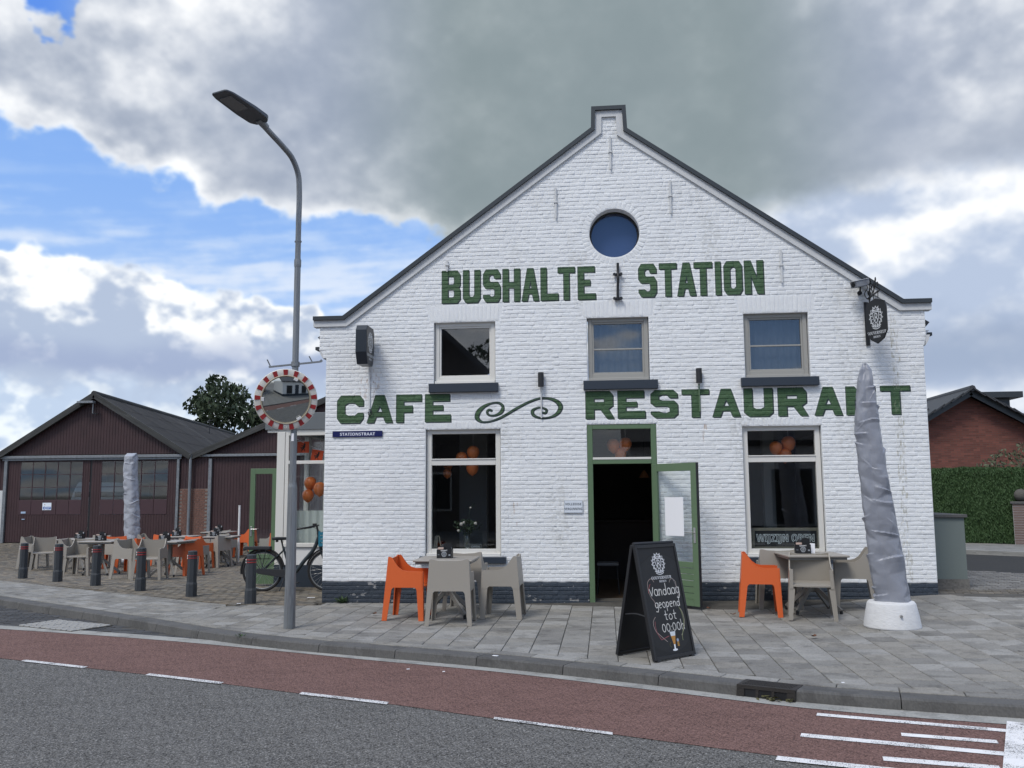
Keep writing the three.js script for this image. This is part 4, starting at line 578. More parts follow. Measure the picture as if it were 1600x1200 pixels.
workshop('workshop', 'maroon workshop with two glazed sliding doors and grey corrugated roof', -22.02, -18.34, -14.66, 3.12, 5.34, -17, 22, -0.19, (t) => {
  const z = -17;
  part('side_wall', [span(-22.0, -21.95, 0, 3.1, -38, -17.02), span(-14.75, -14.7, 0, 3.1, -38, -17.02)], maroon, t);
  part('wall_strip', ribbed(-22.0, -21.65, 1.88, 3.15, z), maroon, t);
  part('white_wall', span(-22.6, -21.72, -0.05, 1.88, z - 0.1, z + 0.02), M.coping, t);
  part('door_rail', [span(-21.85, -14.95, 3.02, 3.12, z + 0.02, z + 0.16, 0.01), span(-21.8, -15.0, 2.95, 3.018, z + 0.05, z + 0.1)], M.galv, t);
  part('post', span(-21.72, -21.60, 0, 2.95, z + 0.02, z + 0.10, 0.01), M.galv, t); part('post', span(-15.16, -15.06, 0, 2.98, z + 0.02, z + 0.10, 0.01), M.galv, t);
  const leaf = (x0, x1, wx0, wx1) => {
    const d = part('sliding_door', [ribbed(x0, x1, 0.02, 1.0, z + 0.02, 0.10, 0.009), ribbed(x0, wx0, 1.0, 2.98, z + 0.02, 0.10, 0.009), ribbed(wx1, x1, 1.0, 2.98, z + 0.02, 0.10, 0.009)], maroon, t);
    const n = 5, w = (wx1 - wx0) / n; for (let i = 0; i < n; i++) part('panel', span(wx0 + i * w + 0.006, wx0 + (i + 1) * w - 0.006, 1.005, 1.52, z + 0.015, z + 0.036, 0.004), maroonSmooth, d);
    for (let r = 0; r < 3; r++) for (let i = 0; i < n; i++) part('pane', pane(wx0 + i * w + 0.012, wx0 + (i + 1) * w - 0.012, 1.535 + r * 0.46, 1.98 + r * 0.46, z + 0.02), M.glass, d);
    const bars = []; for (let i = 0; i <= n; i++) bars.push(span(wx0 + i * w - 0.012, wx0 + i * w + 0.012, 1.525, 2.93, z, z + 0.035)); for (let r = 0; r <= 3; r++) bars.push(span(wx0, wx1, 1.513 + r * 0.46, 1.534 + r * 0.46, z + 0.001, z + 0.033)); part('glazing_bars', bars, maroonSmooth, d, 'stuff');
    part('top_board', span(wx0, wx1, 2.93, 2.98, z, z + 0.03), maroon, d); return d; };
  const a = leaf(-21.6, -18.45, -21.12, -18.72); leaf(-18.38, -15.16, -18.02, -15.5);
  part('gap_shade_strip', span(-18.45, -18.38, 0.02, 2.98, z - 0.02, z + 0.012), M.black, t);  // black strip between the leaves, painted in place of the slit's shade
  part('warning_sign', (() => { const g = new THREE.PlaneGeometry(0.34, 0.26); g.translate(-20.02, 1.30, z + 0.045); return g; })(), std([1, 1, 1], { map: (() => { const c = document.createElement('canvas'); c.width = 136; c.height = 104; const g = c.getContext('2d'); g.fillStyle = '#dfe6ee'; g.fillRect(0, 0, 136, 104); g.fillStyle = '#1c4f9c'; g.beginPath(); g.arc(30, 76, 22, 0, TAU); g.fill(); g.fillRect(60, 58, 70, 36); g.fillStyle = '#e6eef6'; g.beginPath(); g.arc(30, 68, 6, 0, TAU); g.fill(); g.fillRect(25, 74, 10, 16); g.fillRect(66, 66, 58, 5); g.fillRect(66, 78, 44, 5); g.fillStyle = '#c03a2a'; g.fillRect(24, 20, 12, 4); g.fillStyle = '#44505c'; g.fillRect(24, 28, 22, 4); const q = new THREE.CanvasTexture(c); q.colorSpace = THREE.SRGBColorSpace; return q; })() }), t);
  part('lock_plate', [span(-21.0, -20.82, 1.05, 1.12, z + 0.045, z + 0.05), span(-20.95, -20.84, 0.83, 0.86, z + 0.04, z + 0.06)], std([0.35, 0.45, 0.6]), t);
  // brick pier either side of the rain pipe
  const bl = []; for (let j = 0; j < 30; j++) for (let i = 0; i < 7; i++) { const w = 0.19, x = -15.15 + i * w + (j % 2 ? w / 2 : 0); if (x + w > -13.98 || x < -15.06) continue; bl.push(span(x + 0.005, x + w - 0.005, 0.01 + j * 0.0627, 0.06 + j * 0.0627, z + 0.0, z + 0.035)); }
  const pier = part('brick_pier', span(-15.05, -14.0, 0, 1.89, z - 0.1, z + 0.025), std([0.20, 0.17, 0.15], { roughness: 0.95 }), t); part('bricks', bl, pierBrick, pier, 'stuff');
  part('wall_strip', ribbed(-15.06, -14.0, 1.89, 3.05, z), maroon, t);
  part('rain_pipe', [rod([-14.62, 0, z + 0.16], [-14.62, 3.0, z + 0.16], 0.055), rod([-14.62, 3.0, z + 0.16], [-14.62, 3.12, z + 0.16], 0.055, 0.09)], M.galv, t);
  part('flood_lamp', [span(-18.86, -18.25, 4.98, 5.06, z + 0.22, z + 0.42, 0.01), rod([-18.3, 5.02, z + 0.3], [-18.3, 4.62, z + 0.3], 0.02), rod([-18.3, 4.62, z + 0.3], [-18.3, 4.62, z], 0.02)], M.galv, t);
  part('inner_wall', [span(-21.9, -14.8, 0, 3.1, -24.1, -24), span(-21.9, -14.8, -0.02, 0.005, -24, -17.1)], M.darkRoom, t);
});
workshop('workshop', 'second maroon workshop half hidden behind the annex', -14.62, -8.0, -1.4, 3.10, 5.72, -17.05, 20, -0.19, (t) => {
  const z = -17.05; part('front_wall', ribbed(-13.98, -1.6, 0, 3.1, z), maroon, t); part('door_rail', [span(-14.4, -6, 3.02, 3.11, z + 0.03, z + 0.16, 0.01)], M.galv, t); part('post', span(-14.0, -13.88, 0, 2.95, z + 0.03, z + 0.11, 0.01), M.galv, t);
});
{ const t = thing('parked_van', 'pale van parked inside the workshop behind the left glass door', 'van', [-19.5, 0, -20.2], 0.25);
  part('body', [extrude(roundPoly([[-1.2, 0.35], [1.2, 0.35], [1.2, 2.15], [-0.85, 2.2], [-1.1, 1.5], [-1.2, 1.2]], 0.12), -1.2, 1.2)], std([0.62, 0.63, 0.62], { roughness: 0.35 }), t); part('windscreen', span(-0.95, 0.95, 1.62, 1.82, 1.2, 1.21), M.black, t);
  for (const [x, z] of [[-0.9, 0.8], [0.9, 0.8], [-0.9, -0.8], [0.9, -0.8]]) { const w = new THREE.CylinderGeometry(0.33, 0.33, 0.22, 20); w.rotateZ(Math.PI / 2); w.translate(x, 0.33, z); part('wheel', w, M.black, t); } }
{ const t = thing('roof_aerial', 'small whip aerial standing on the workshop roof', 'aerial', [-18.6, 4.55, -27]); part('mast', rod([0, 0, 0], [0, 0.75, 0], 0.015), M.softBlack, t); part('cross_rods', [rod([-0.25, 0.55, 0], [0.25, 0.68, 0], 0.012), rod([-0.18, 0.3, 0], [0.18, 0.5, 0], 0.012)], M.softBlack, t); }
solo('white_pole', 'thin white pole standing in the yard by the second workshop', 'pole', [rod([0, 0, 0], [0, 1.55, 0], 0.028), rod([0, 1.55, 0], [0, 1.57, 0], 0.034)], M.white, [-10.17, -0.200, -10.63]);
// ------------------------------------------------------------------ trees and hedges: many small leaves over limbs
function leafCloud(clumps, size, n, r, squash = 0.8) {
  const pos = []; for (const [cx, cy, cz, cr] of clumps) { const k = Math.round(n * cr * cr); for (let i = 0; i < k; i++) { const u = r() * 2 - 1, a = r() * TAU, q = Math.cbrt(0.25 + 0.75 * r()) * cr, s = Math.sqrt(1 - u * u); const x = cx + q * s * Math.cos(a), y = cy + q * u * squash, z = cz + q * s * Math.sin(a); const L = size * (0.6 + 0.8 * r()), W = L * 0.55; const e = new THREE.Euler(r() * 6, r() * 6, r() * 6), A = V(L, 0, 0).applyEuler(e), B = V(0, W, 0).applyEuler(e); pos.push(x - A.x, y - A.y, z - A.z, x + B.x, y + B.y, z + B.z, x + A.x, y + A.y, z + A.z, x - A.x, y - A.y, z - A.z, x + A.x, y + A.y, z + A.z, x - B.x, y - B.y, z - B.z); } }
  const g = new THREE.BufferGeometry(); g.setAttribute('position', new THREE.Float32BufferAttribute(pos, 3)); g.computeVertexNormals(); return g;
}
const leafMat = (c) => new THREE.MeshPhysicalMaterial({ color: C3(...c), roughness: 0.75, side: THREE.DoubleSide, transmission: 0.0 });
const bark = std([0.055, 0.047, 0.038], { roughness: 0.95 });
function tree(label, pos, h, crownR, seed, color, leaf = 0.16, dens = 260, group) {
  const r = mulberry(seed), t = thing('tree', label, 'tree', pos, 0, group), limbs = [rod([0, 0, 0], [0.1, h * 0.36, 0], 0.30, 0.21, 9)], cl = [];
  for (let i = 0; i < 13; i++) { const a = i / 13 * TAU * 2.6 + r() * 0.8, d = crownR * (0.30 + 0.62 * r()), y = h * (0.48 + 0.40 * r() * (1.15 - d / crownR * 0.6)), p = [Math.cos(a) * d, y, Math.sin(a) * d]; limbs.push(tube([[0.1, h * (0.22 + 0.14 * r()), 0], [p[0] * 0.45, y * 0.72, p[2] * 0.45], p], 0.06, 8, 5)); const cr = crownR * (0.15 + 0.13 * r()); cl.push([...p, cr]); for (let k = 0; k < 4; k++) { const b = r() * TAU, e = cr * (0.75 + 0.5 * r()); const q = [p[0] + Math.cos(b) * e, p[1] + (r() - 0.35) * cr * 1.5, p[2] + Math.sin(b) * e]; cl.push([...q, cr * (0.28 + 0.34 * r())]); limbs.push(rod(p, q, 0.03, 0.012, 5)); } }
  for (let k = 0; k < 5; k++) cl.push([(r() - 0.5) * crownR * 0.9, h * (0.80 + 0.15 * r()), (r() - 0.5) * crownR * 0.9, crownR * (0.16 + 0.12 * r())]);
  part('trunk', limbs, bark, t); part('crown', leafCloud(cl, leaf, dens, r), leafMat(color), t, 'stuff'); return t;
}
tree('dark green oak behind the workshop roofs', [-25.9, 0, -46], 10.0, 4.7, 41, [0.036, 0.056, 0.024], 0.19, 200);
// hedge, pier and house across the side street on the right
const RY = 0.18;
{
  const r = mulberry(77), t = thing('hedge', 'tall clipped conifer hedge across the side street', 'hedge', [0, RY, 0]);
  const a = [6.3, -15.9], b = [14.6, -10.7], n = V(b[0] - a[0], 0, b[1] - a[1]), L = n.length(); const ang = -Math.atan2(b[1] - a[1], b[0] - a[0]);
  part('stems', (() => { const g = box(L, 1.9, 0.55, 0, 0.98, 0); g.rotateY(ang); g.translate((a[0] + b[0]) / 2, 0, (a[1] + b[1]) / 2); return g; })(), leafMat([0.034, 0.070, 0.020]), t);  // solid green box, the unseen core that fills the hedge behind its leaves
  const pos = [], e = new THREE.Euler(); const push = (x, y, z) => { const L_ = 0.03 + r() * 0.035, W = 0.010 + r() * 0.006; e.set((r() - 0.5) * 1.6, ang + (r() - 0.5) * 1.8, Math.PI / 2 + (r() - 0.5) * 1.2); const A = V(L_, 0, 0).applyEuler(e), B = V(0, W, 0).applyEuler(e); pos.push(x - A.x, y - A.y, z - A.z, x + B.x, y + B.y, z + B.z, x + A.x, y + A.y, z + A.z, x - A.x, y - A.y, z - A.z, x + A.x, y + A.y, z + A.z, x - B.x, y - B.y, z - B.z); };
  const ca = Math.cos(ang), sa = Math.sin(ang), mx = (a[0] + b[0]) / 2, mz = (a[1] + b[1]) / 2;
  for (let i = 0; i < 120000; i++) { let u = (r() - 0.5) * L, y, w; const k = r(); const bump = (x, q) => 0.07 * (vnoise(x * 1.6 + 20, q * 2.2) - 0.5) + 0.04 * (vnoise(x * 6, q * 6) - 0.5); if (k < 0.72) { y = r() * 2.0; w = 0.36 + bump(u, y) + (r() - 0.5) * 0.10; } else if (k < 0.92) { y = 2.0 + bump(u, 9) + (r() - 0.3) * 0.08; w = (r() - 0.5) * 0.74; } else { y = r() * 2.0; w = (r() - 0.5) * 0.74; u = L / 2 * (r() < 0.8 ? 1 : -1) + bump(w, y); } push(mx + ca * u + sa * w, y + 0.02, mz - sa * u + ca * w); }
  const g = new THREE.BufferGeometry(); g.setAttribute('position', new THREE.Float32BufferAttribute(pos, 3)); g.computeVertexNormals(); part('foliage', g, leafMat([0.032, 0.072, 0.019]), t, 'stuff');
}
{ const r = mulberry(9); const t = thing('garden_shrub', 'broad leaved shrub peeking over the hedge at the cafe corner', 'shrub', [9.2, RY, -15.2]); part('stems', [rod([0, 0, 0], [0.1, 1.9, 0], 0.04), rod([0, 0.4, 0], [-0.4, 2.0, 0], 0.03)], bark, t); part('crown', leafCloud([[0, 2.15, 0, 0.42], [-0.5, 2.1, 0.1, 0.4], [0.4, 2.05, 0, 0.3]], 0.09, 1500, r), leafMat([0.06, 0.12, 0.04]), t, 'stuff');
  const u = thing('garden_shrub', 'loose pale green shrub against the brick house wall', 'shrub', [12.2, RY, -15.2]); part('stems', [rod([0, 0, 0], [0.1, 2.2, 0], 0.05), rod([0, 0.4, 0], [0.6, 2.3, 0], 0.04)], bark, u); part('crown', leafCloud([[0, 2.3, 0, 0.5], [0.7, 2.6, 0.1, 0.5], [-0.5, 2.1, 0, 0.4], [0.9, 2.2, 0, 0.5]], 0.06, 700, r), leafMat([0.085, 0.10, 0.055]), u, 'stuff'); }
{ const t = thing('gate_pier', 'brown brick garden pier topped with a stone ball', 'pier', [11.30, RY, -12.25], -0.5); const bm = std([0.17, 0.125, 0.11], { roughness: 0.9 });
  part('shaft', box(0.40, 1.10, 0.40, 0, 0.55, 0), M.coping, t); const l = []; for (let j = 0; j < 16; j++) for (let i = 0; i < 2; i++) l.push(box(0.2, 0.058, 0.412, -0.1 + i * 0.2 + (j % 2 ? 0.03 : -0.03) * (i ? -1 : 1) * 0.0, 0.04 + j * 0.068, 0)); part('bricks', l.map((g) => { g.scale(0.97, 1, 1.01); return g; }), bm, t, 'stuff');
  part('cap', box(0.50, 0.06, 0.50, 0, 1.13, 0, 0.01), M.kerb, t); const s = new THREE.SphereGeometry(0.17, 20, 14); s.translate(0, 1.33, 0); part('stone_ball', s, std([0.10, 0.095, 0.085], { roughness: 0.95, bumpMap: fineBump, bumpScale: 0.01 }), t); }
{ const t = thing('garden_wall', 'low brick garden wall with black iron railing right of the pier', 'wall', [12.62, RY, -11.5], -0.5); part('bricks', [box(2.6, 0.46, 0.24, 0, 0.23, 0), box(2.64, 0.04, 0.28, 0, 0.485, 0)], std([0.19, 0.14, 0.12], { roughness: 0.9 }), t); part('railing', [...Array.from({ length: 22 }, (_, i) => rod([-1.25 + i * 0.118, 0.5, 0], [-1.25 + i * 0.118, 1.1, 0], 0.009, 0.009, 6)), box(2.6, 0.02, 0.02, 0, 1.0, 0), box(2.6, 0.02, 0.02, 0, 0.58, 0)], M.black, t); }
{
  const brickTex = (() => { const c = document.createElement('canvas'); c.width = c.height = 1024; const g = c.getContext('2d'), r = mulberry(31); g.fillStyle = 'rgb(92,76,70)'; g.fillRect(0, 0, 1024, 1024); const rows = 32, bw = 1024 / 9.5 * 1; for (let j = 0; j < rows; j++) for (let i = -1; i < 11; i++) { const k = 0.88 + 0.24 * r(); g.fillStyle = `rgb(${110 * k | 0},${66 * k | 0},${56 * k | 0})`; g.fillRect(i * 102.4 + (j % 2 ? 51.2 : 0) + 2, j * 32 + 2, 98, 27); } const t = new THREE.CanvasTexture(c); t.colorSpace = THREE.SRGBColorSpace; t.wrapS = t.wrapT = THREE.RepeatWrapping; t.repeat.set(1 / 2.2, 1 / 2.06); return t; })();
  const t = thing('brick_house', 'red brown brick gable house behind the hedge', 'house'); const z = -19.5, x0 = 7.2, xr = 12.86, x1 = 18.5, e = 1.75, rg = 5.1;
  part('wall', extrude([[x0 + 0.3, 0], [x1 - 0.3, 0], [x1 - 0.3, e + 0.25], [xr, rg - 0.1], [x0 + 0.3, e + 0.25]], z - 9, z), std([1, 1, 1], { map: brickTex, roughness: 0.9 }), t);
  const tile = std([0.038, 0.040, 0.044], { roughness: 0.55 }), rows = (sx, ex) => { const l = []; const n = 18; for (let i = 0; i < n; i++) { const u = i / n, v = (i + 1.25) / n; l.push(bar([lerp(sx, ex, v), lerp(rg + 0.06, e + 0.02, v) + 0.0, z - 4.3], [lerp(sx, ex, u), lerp(rg + 0.06, e + 0.02, u) + 0.055, z - 4.3], 9.9, 0.05, [sx < ex ? 0.5 : -0.5, 1, 0])); } return l; };
  part('roof', rows(xr, x0 - 0.2), tile, t, 'stuff'); part('roof', rows(xr, x1 + 0.2), tile, t, 'stuff');
  for (const [a, b] of [[[x0 - 0.25, e - 0.12], [xr, rg - 0.02]], [[x1 + 0.25, e - 0.12], [xr, rg - 0.02]]]) part('barge_board', bar([...a, z + 0.42], [...b, z + 0.42], 0.24, 0.05), M.zinc, t);
  part('ridge_tile', rod([xr, rg + 0.1, z + 0.6], [xr, rg + 0.1, z - 9.2], 0.11, 0.11, 8), tile, t);
  part('roof_light', bar([xr - 1.2, rg - 0.52, z - 1.5], [xr - 2.6, rg - 1.34, z - 1.5], 2.4, 0.04, [-0.5, 1, 0]), M.softBlack, t);
  const dm = part('dormer', [span(13.6, 14.75, 4.5, 4.98, z - 4, z - 1.0)], M.zinc, t); part('flat_roof', span(13.1, 15.1, 4.98, 5.2, z - 4.2, z - 0.7, 0.01), M.zinc, dm);
}
{ const t = thing('rendered_wall', 'grey green rendered wall end with stone cap behind the cafe corner', 'wall', [5.48, 0.13, -1.0]);
  part('body', span(-0.6, 0.06, 0.16, 1.10, -2.6, 0), std([0.155, 0.185, 0.175], { roughness: 0.85, bumpMap: fineBump, bumpScale: 0.001 }), t); part('cap', span(-0.62, 0.10, 1.101, 1.15, -2.65, 0.04, 0.008), M.kerb, t); part('base', span(-0.6, 0.075, -0.1, 0.158, -2.6, 0.02), std([1, 1, 1], { map: M.earth.map, roughness: 0.95 }), t); }
// ------------------------------------------------------------------ across the road, seen only in panes and in the mirror
const OPP = spline([[-40, -1.5], [-20, 5.4], [-9, 9.6], [-4, 11.4], [2, 13.1], [8, 14.3], [20, 15.9], [40, 18]], 60), OPPL = off(OPP, -1.6);
struct('opposite_pavement', sheet([...OPP, [60, 19], [60, 46], [-60, 46], [-60, -4]], 0.0), M.tiles[2]);
struct('opposite_lane', sheet([...OPPL, ...[...OPP].reverse()], ROAD + 0.004), M.redAsphalt);
struct('opposite_kerb', (() => { const l = []; for (let i = 1; i < OPP.length; i++) l.push(bar([OPP[i - 1][0], -0.045, OPP[i - 1][1]], [OPP[i][0], -0.045, OPP[i][1]], 0.16, 0.10, [0, 1, 0])); return l; })(), M.kerb);
[-8.2, -6.2, -4.2, -2.2, -0.2].forEach((x, i) => { const n = [], m = []; for (let k = 0; k <= 4; k++) { const X = x + k * 0.23; n.push([X, at(OPPL, X) - 0.05]); m.push([X, at(OPPL, X) + 0.05]); } solo('lane_dash', ['first', 'second', 'third', 'fourth', 'fifth'][i] + ' white lane dash across the road as seen in the mirror', 'road marking', sheet([...n, ...m.reverse()], ROAD + 0.012), M.dashPaint); });
{
  const win = (t, x, y, w, h, z) => { const f = part('window', [span(x - w / 2, x + w / 2, y, y + h, z - 0.06, z + 0.02)], M.frameWhite, t); part('pane', span(x - w / 2 + 0.07, x + w / 2 - 0.07, y + 0.08, y + h - 0.08, z - 0.08, z - 0.02), M.black, f); return f; };
  const t = thing('gabled_house', 'dark gabled house across the road', 'house'), z = 25.5;
  part('wall', extrude([[-18.5, -0.05], [-1.9, -0.05], [-1.9, 3.9], [-10.2, 11.7], [-18.5, 3.9]], z, z + 9), std([0.10, 0.085, 0.08], { roughness: 0.9 }), t);
  part('roof', [bar([-10.3, 11.85, z + 4], [-1.2, 3.4, z + 4], 10.4, 0.22, [0.6, 0.7, 0]), bar([-10.1, 11.85, z + 4], [-19.2, 3.4, z + 4], 10.4, 0.22, [-0.6, 0.7, 0])], std([0.06, 0.062, 0.068]), t);
  for (const x of [-15, -11.5, -7.5, -4]) win(t, x, 0.9, 1.5, 1.7, z); for (const x of [-13, -7.5]) win(t, x, 4.4, 1.3, 1.5, z);
  const u = thing('white_house', 'white plastered corner house across the road', 'house'), y = 17.6;
  part('wall', extrude([[0.9, 0.5], [13.4, 0.5], [13.4, 3.4], [0.9, 3.4]], y, y + 9), M.white, u); part('plinth', span(0.88, 13.42, -0.05, 0.5, y - 0.01, y + 9), M.navy, u);
  part('roof', [bar([7.15, 3.3, y - 0.3], [7.15, 5.6, y + 4.5], 13.1, 0.2, [0, 0.8, -0.6])], std([0.06, 0.062, 0.068]), u);
  for (const x of [2.5, 6.35, 9.4, 12]) { const f = part('window', span(x - 0.68, x + 0.68, 0.55, 2.42, y - 0.02, y + 0.02), M.navy, u); part('pane', span(x - 0.6, x + 0.6, 0.64, 2.34, y - 0.03, y - 0.021), M.black, f); }
  part('door', span(3.9, 4.85, 0.02, 2.6, y - 0.03, y + 0.02), M.navy, u);
}
tree('leafy tree across the road', [-5.9, 0, 36], 10.5, 2.8, 51, [0.04, 0.07, 0.025], 0.18, 200);
// ------------------------------------------------------------------ street lamp and traffic mirror
{
  const t = thing('street_lamp', 'galvanised street lamp with bent arm and flat led head', 'street lamp', [-3.945, 0, 2.63]);
  part('pole', [lathe([[0.0, 0], [0.072, 0], [0.066, 0.6], [0.058, 1.74], [0.055, 1.76], [0.042, 1.83], [0.041, 2.4], [0.040, 4.6]], 20), lathe([[0.04, 4.6], [0.046, 4.62], [0.046, 4.70], [0.037, 4.72], [0.036, 5.2]], 18)], M.galv, t);
  part('arm', tube([[0, 5.18, 0], [0, 5.62, 0], [-0.012, 5.86, 0.03], [-0.06, 6.04, 0.14], [-0.13, 6.14, 0.29], [-0.22, 6.24, 0.49], [-0.285, 6.315, 0.64]], 0.037, 44, 12), M.galv, t);
  part('collar', [rod([0, 4.94, 0], [0, 4.96, 0], 0.042), box(0.09, 0.02, 0.02, 0, 4.95, 0), box(0.09, 0.02, 0.02, 0, 4.66, 0)], M.galv, t);
  part('pole_sticker', box(0.03, 0.10, 0.006, 0.0, 2.38, 0.041), M.paper, t);
  const h = new THREE.Group(); h.name = 'lamp_head'; h.position.set(-0.285, 6.315, 0.64); h.scale.setScalar(0.9); t.add(h);
  // the head runs along its own -x, tilted up a little
  h.rotation.set(0, 1.153, -0.175, 'YXZ');
  const headM = std([0.075, 0.085, 0.10], { roughness: 0.45, metalness: 0.3 });
  const prof = roundPoly([[0.02, -0.10], [-0.06, -0.17], [-0.30, -0.185], [-0.70, -0.165], [-0.79, -0.13], [-0.80, 0.13], [-0.70, 0.165], [-0.30, 0.185], [-0.06, 0.17], [0.02, 0.10]], 0.03);
  const g = extrude(prof, 0, 0.075, [], 0.012); g.rotateX(-Math.PI / 2); { const p = g.attributes.position; for (let i = 0; i < p.count; i++) { const y = p.getY(i), x = p.getX(i), z = p.getZ(i); if (y > 0.04) p.setY(i, 0.075 * (1 - 0.75 * clamp(-x / 0.8) ** 2) * (1 - 0.4 * (z / 0.19) ** 2) + 0.005); } g.computeVertexNormals(); }
  part('housing', g, headM, h); part('socket', [rod([0.10, -0.015, 0], [-0.06, 0.03, 0], 0.05, 0.06)], M.galv, h);
  part('diffuser', span(-0.68, -0.36, -0.008, 0.0, -0.11, 0.11, 0.003), std([0.13, 0.14, 0.15], { roughness: 0.25 }), h);
}
{
  const t = thing('traffic_mirror', 'round convex traffic mirror with red and white rim on the lamp pole', 'traffic mirror', [-4.012, 2.853, 2.76], 0.36); t.rotation.order = 'YXZ'; t.rotation.x = 0.165;
  const rim = lathe([[0.304, 0.01], [0.308, 0.03], [0.385, 0.02], [0.392, 0.0], [0.385, -0.03], [0.28, -0.035]], 72); rim.rotateX(Math.PI / 2); part('rim', rim, std([0.62, 0.61, 0.56], { roughness: 0.4 }), t);
  const red = std([0.30, 0.024, 0.025], { roughness: 0.4 });
  for (let i = 0; i < 17; i++) { const a0 = i / 17 * TAU + 0.05, s = [], n = 5; for (let k = 0; k <= n; k++) { const a = a0 + k / n * 0.150; s.push([Math.cos(a) * 0.383, Math.sin(a) * 0.383]); } for (let k = n; k >= 0; k--) { const a = a0 + k / n * 0.150; s.push([Math.cos(a) * 0.314, Math.sin(a) * 0.304]); } const g = extrude(s, 0.0225, 0.031); part('red_block', g, red, t); }
  const Rm = 2.1, pts = []; for (let i = 0; i <= 20; i++) { const r = 0.304 * i / 20; pts.push([r, Math.sqrt(Rm * Rm - r * r) - Math.sqrt(Rm * Rm - 0.304 * 0.304) + 0.006]); } const g = lathe(pts.reverse(), 64); g.rotateX(Math.PI / 2); part('mirror_glass', g, std([0.52, 0.55, 0.55], { roughness: 0.03, metalness: 1 }), t);
  const ring = new THREE.TorusGeometry(0.304, 0.009, 8, 64); ring.translate(0, 0, 0.030); part('seal', ring, std([0.40, 0.35, 0.26], { roughness: 0.6 }), t);
  for (const [a, w] of [[1.15, 0.05], [3.13, 0.05], [-0.95, 0.06]]) { const b = box(0.035, w, 0.012, 0.285, 0, 0.05, 0.004); b.rotateZ(a); part('clip', b, M.white, t); }
  const lb = new THREE.PlaneGeometry(0.034, 0.034); lb.translate(0, -0.345, 0.0345); const c = document.createElement('canvas'); c.width = c.height = 64; const q = c.getContext('2d'); q.fillStyle = '#d8d8d2'; q.fillRect(0, 0, 64, 64); q.fillStyle = '#334'; q.font = 'bold 52px sans-serif'; q.textAlign = 'center'; q.fillText('M', 32, 50); const tx = new THREE.CanvasTexture(c); tx.colorSpace = THREE.SRGBColorSpace; part('rim_mark', lb, std([1, 1, 1], { map: tx }), t);
  part('back_arm', [rod([0.06, 0, -0.03], [0.065, 0, -0.12], 0.03)], M.galv, t);
}
solo('bracket', 'small steel bracket bar clamped to the lamp pole above the mirror', 'bracket', [rod([0, -0.03, 0], [0, 0.03, 0], 0.055), bar([-0.34, -0.035, 0], [0.32, 0.03, 0], 0.02, 0.03), bar([-0.32, -0.03, 0], [-0.36, 0.06, 0.02], 0.014, 0.014), bar([0.22, 0.02, 0], [0.18, 0.10, 0.02], 0.014, 0.014), bar([0.32, 0.03, 0], [0.345, 0.05, 0], 0.03, 0.014)], M.galv, [-3.945, 3.325, 2.63], 0.1);
// ------------------------------------------------------------------ bollards
{
  const mk = (label, pos) => { const t = thing('bollard', label, 'bollard', pos, 0.25, 'bollards along the yard'); const m = std([0.030, 0.036, 0.043], { roughness: 0.55, bumpMap: fineBump, bumpScale: 0.002 });
    const oct = (r, y0, y1, r2 = r) => { const g = new THREE.CylinderGeometry(r2, r, y1 - y0, 8).toNonIndexed(); g.computeVertexNormals(); g.rotateY(Math.PI / 8); g.translate(0, (y0 + y1) / 2, 0); return g; };
    part('post', [oct(0.092, -0.05, 0.20, 0.090), oct(0.090, 0.20, 0.235, 0.080), oct(0.080, 0.235, 0.60), oct(0.076, 0.60, 0.73), lathe([[0.074, 0.728], [0.068, 0.74], [0, 0.746]], 16)], m, t);
    for (const y of [0.615, 0.655]) part('red_band', lathe([[0.0745, y], [0.079, y + 0.002], [0.079, y + 0.016], [0.0745, y + 0.018]], 24), std([0.26, 0.022, 0.022], { roughness: 0.5 }), t);
    for (const y of [0.612, 0.652]) { const b = box(0.012, 0.024, 0.03, -0.074, y + 0.012, 0.028, 0.003); part('reflector', b, std([0.75, 0.75, 0.72], { roughness: 0.3 }), t); } return t; };
  const b0 = mk('nearest bollard, in front of the bicycle rear wheel', [-5.452, 0, 0.157]);
  for (const [x, z, l] of [[-6.82, -0.73, 'second bollard from the bicycle, right of the orange chair'], [-8.15, -1.56, 'third bollard from the bicycle, before a grey chair back'], [-9.50, -2.44, 'fourth bollard from the bicycle'], [-10.84, -3.36, 'greyish bollard second from the left edge'], [-12.30, -4.43, 'leftmost bollard near the edge of the picture']]) copy(b0, l, [x, yardY(x, z), z], 0.25 + R(-0.1, 0.1));
}
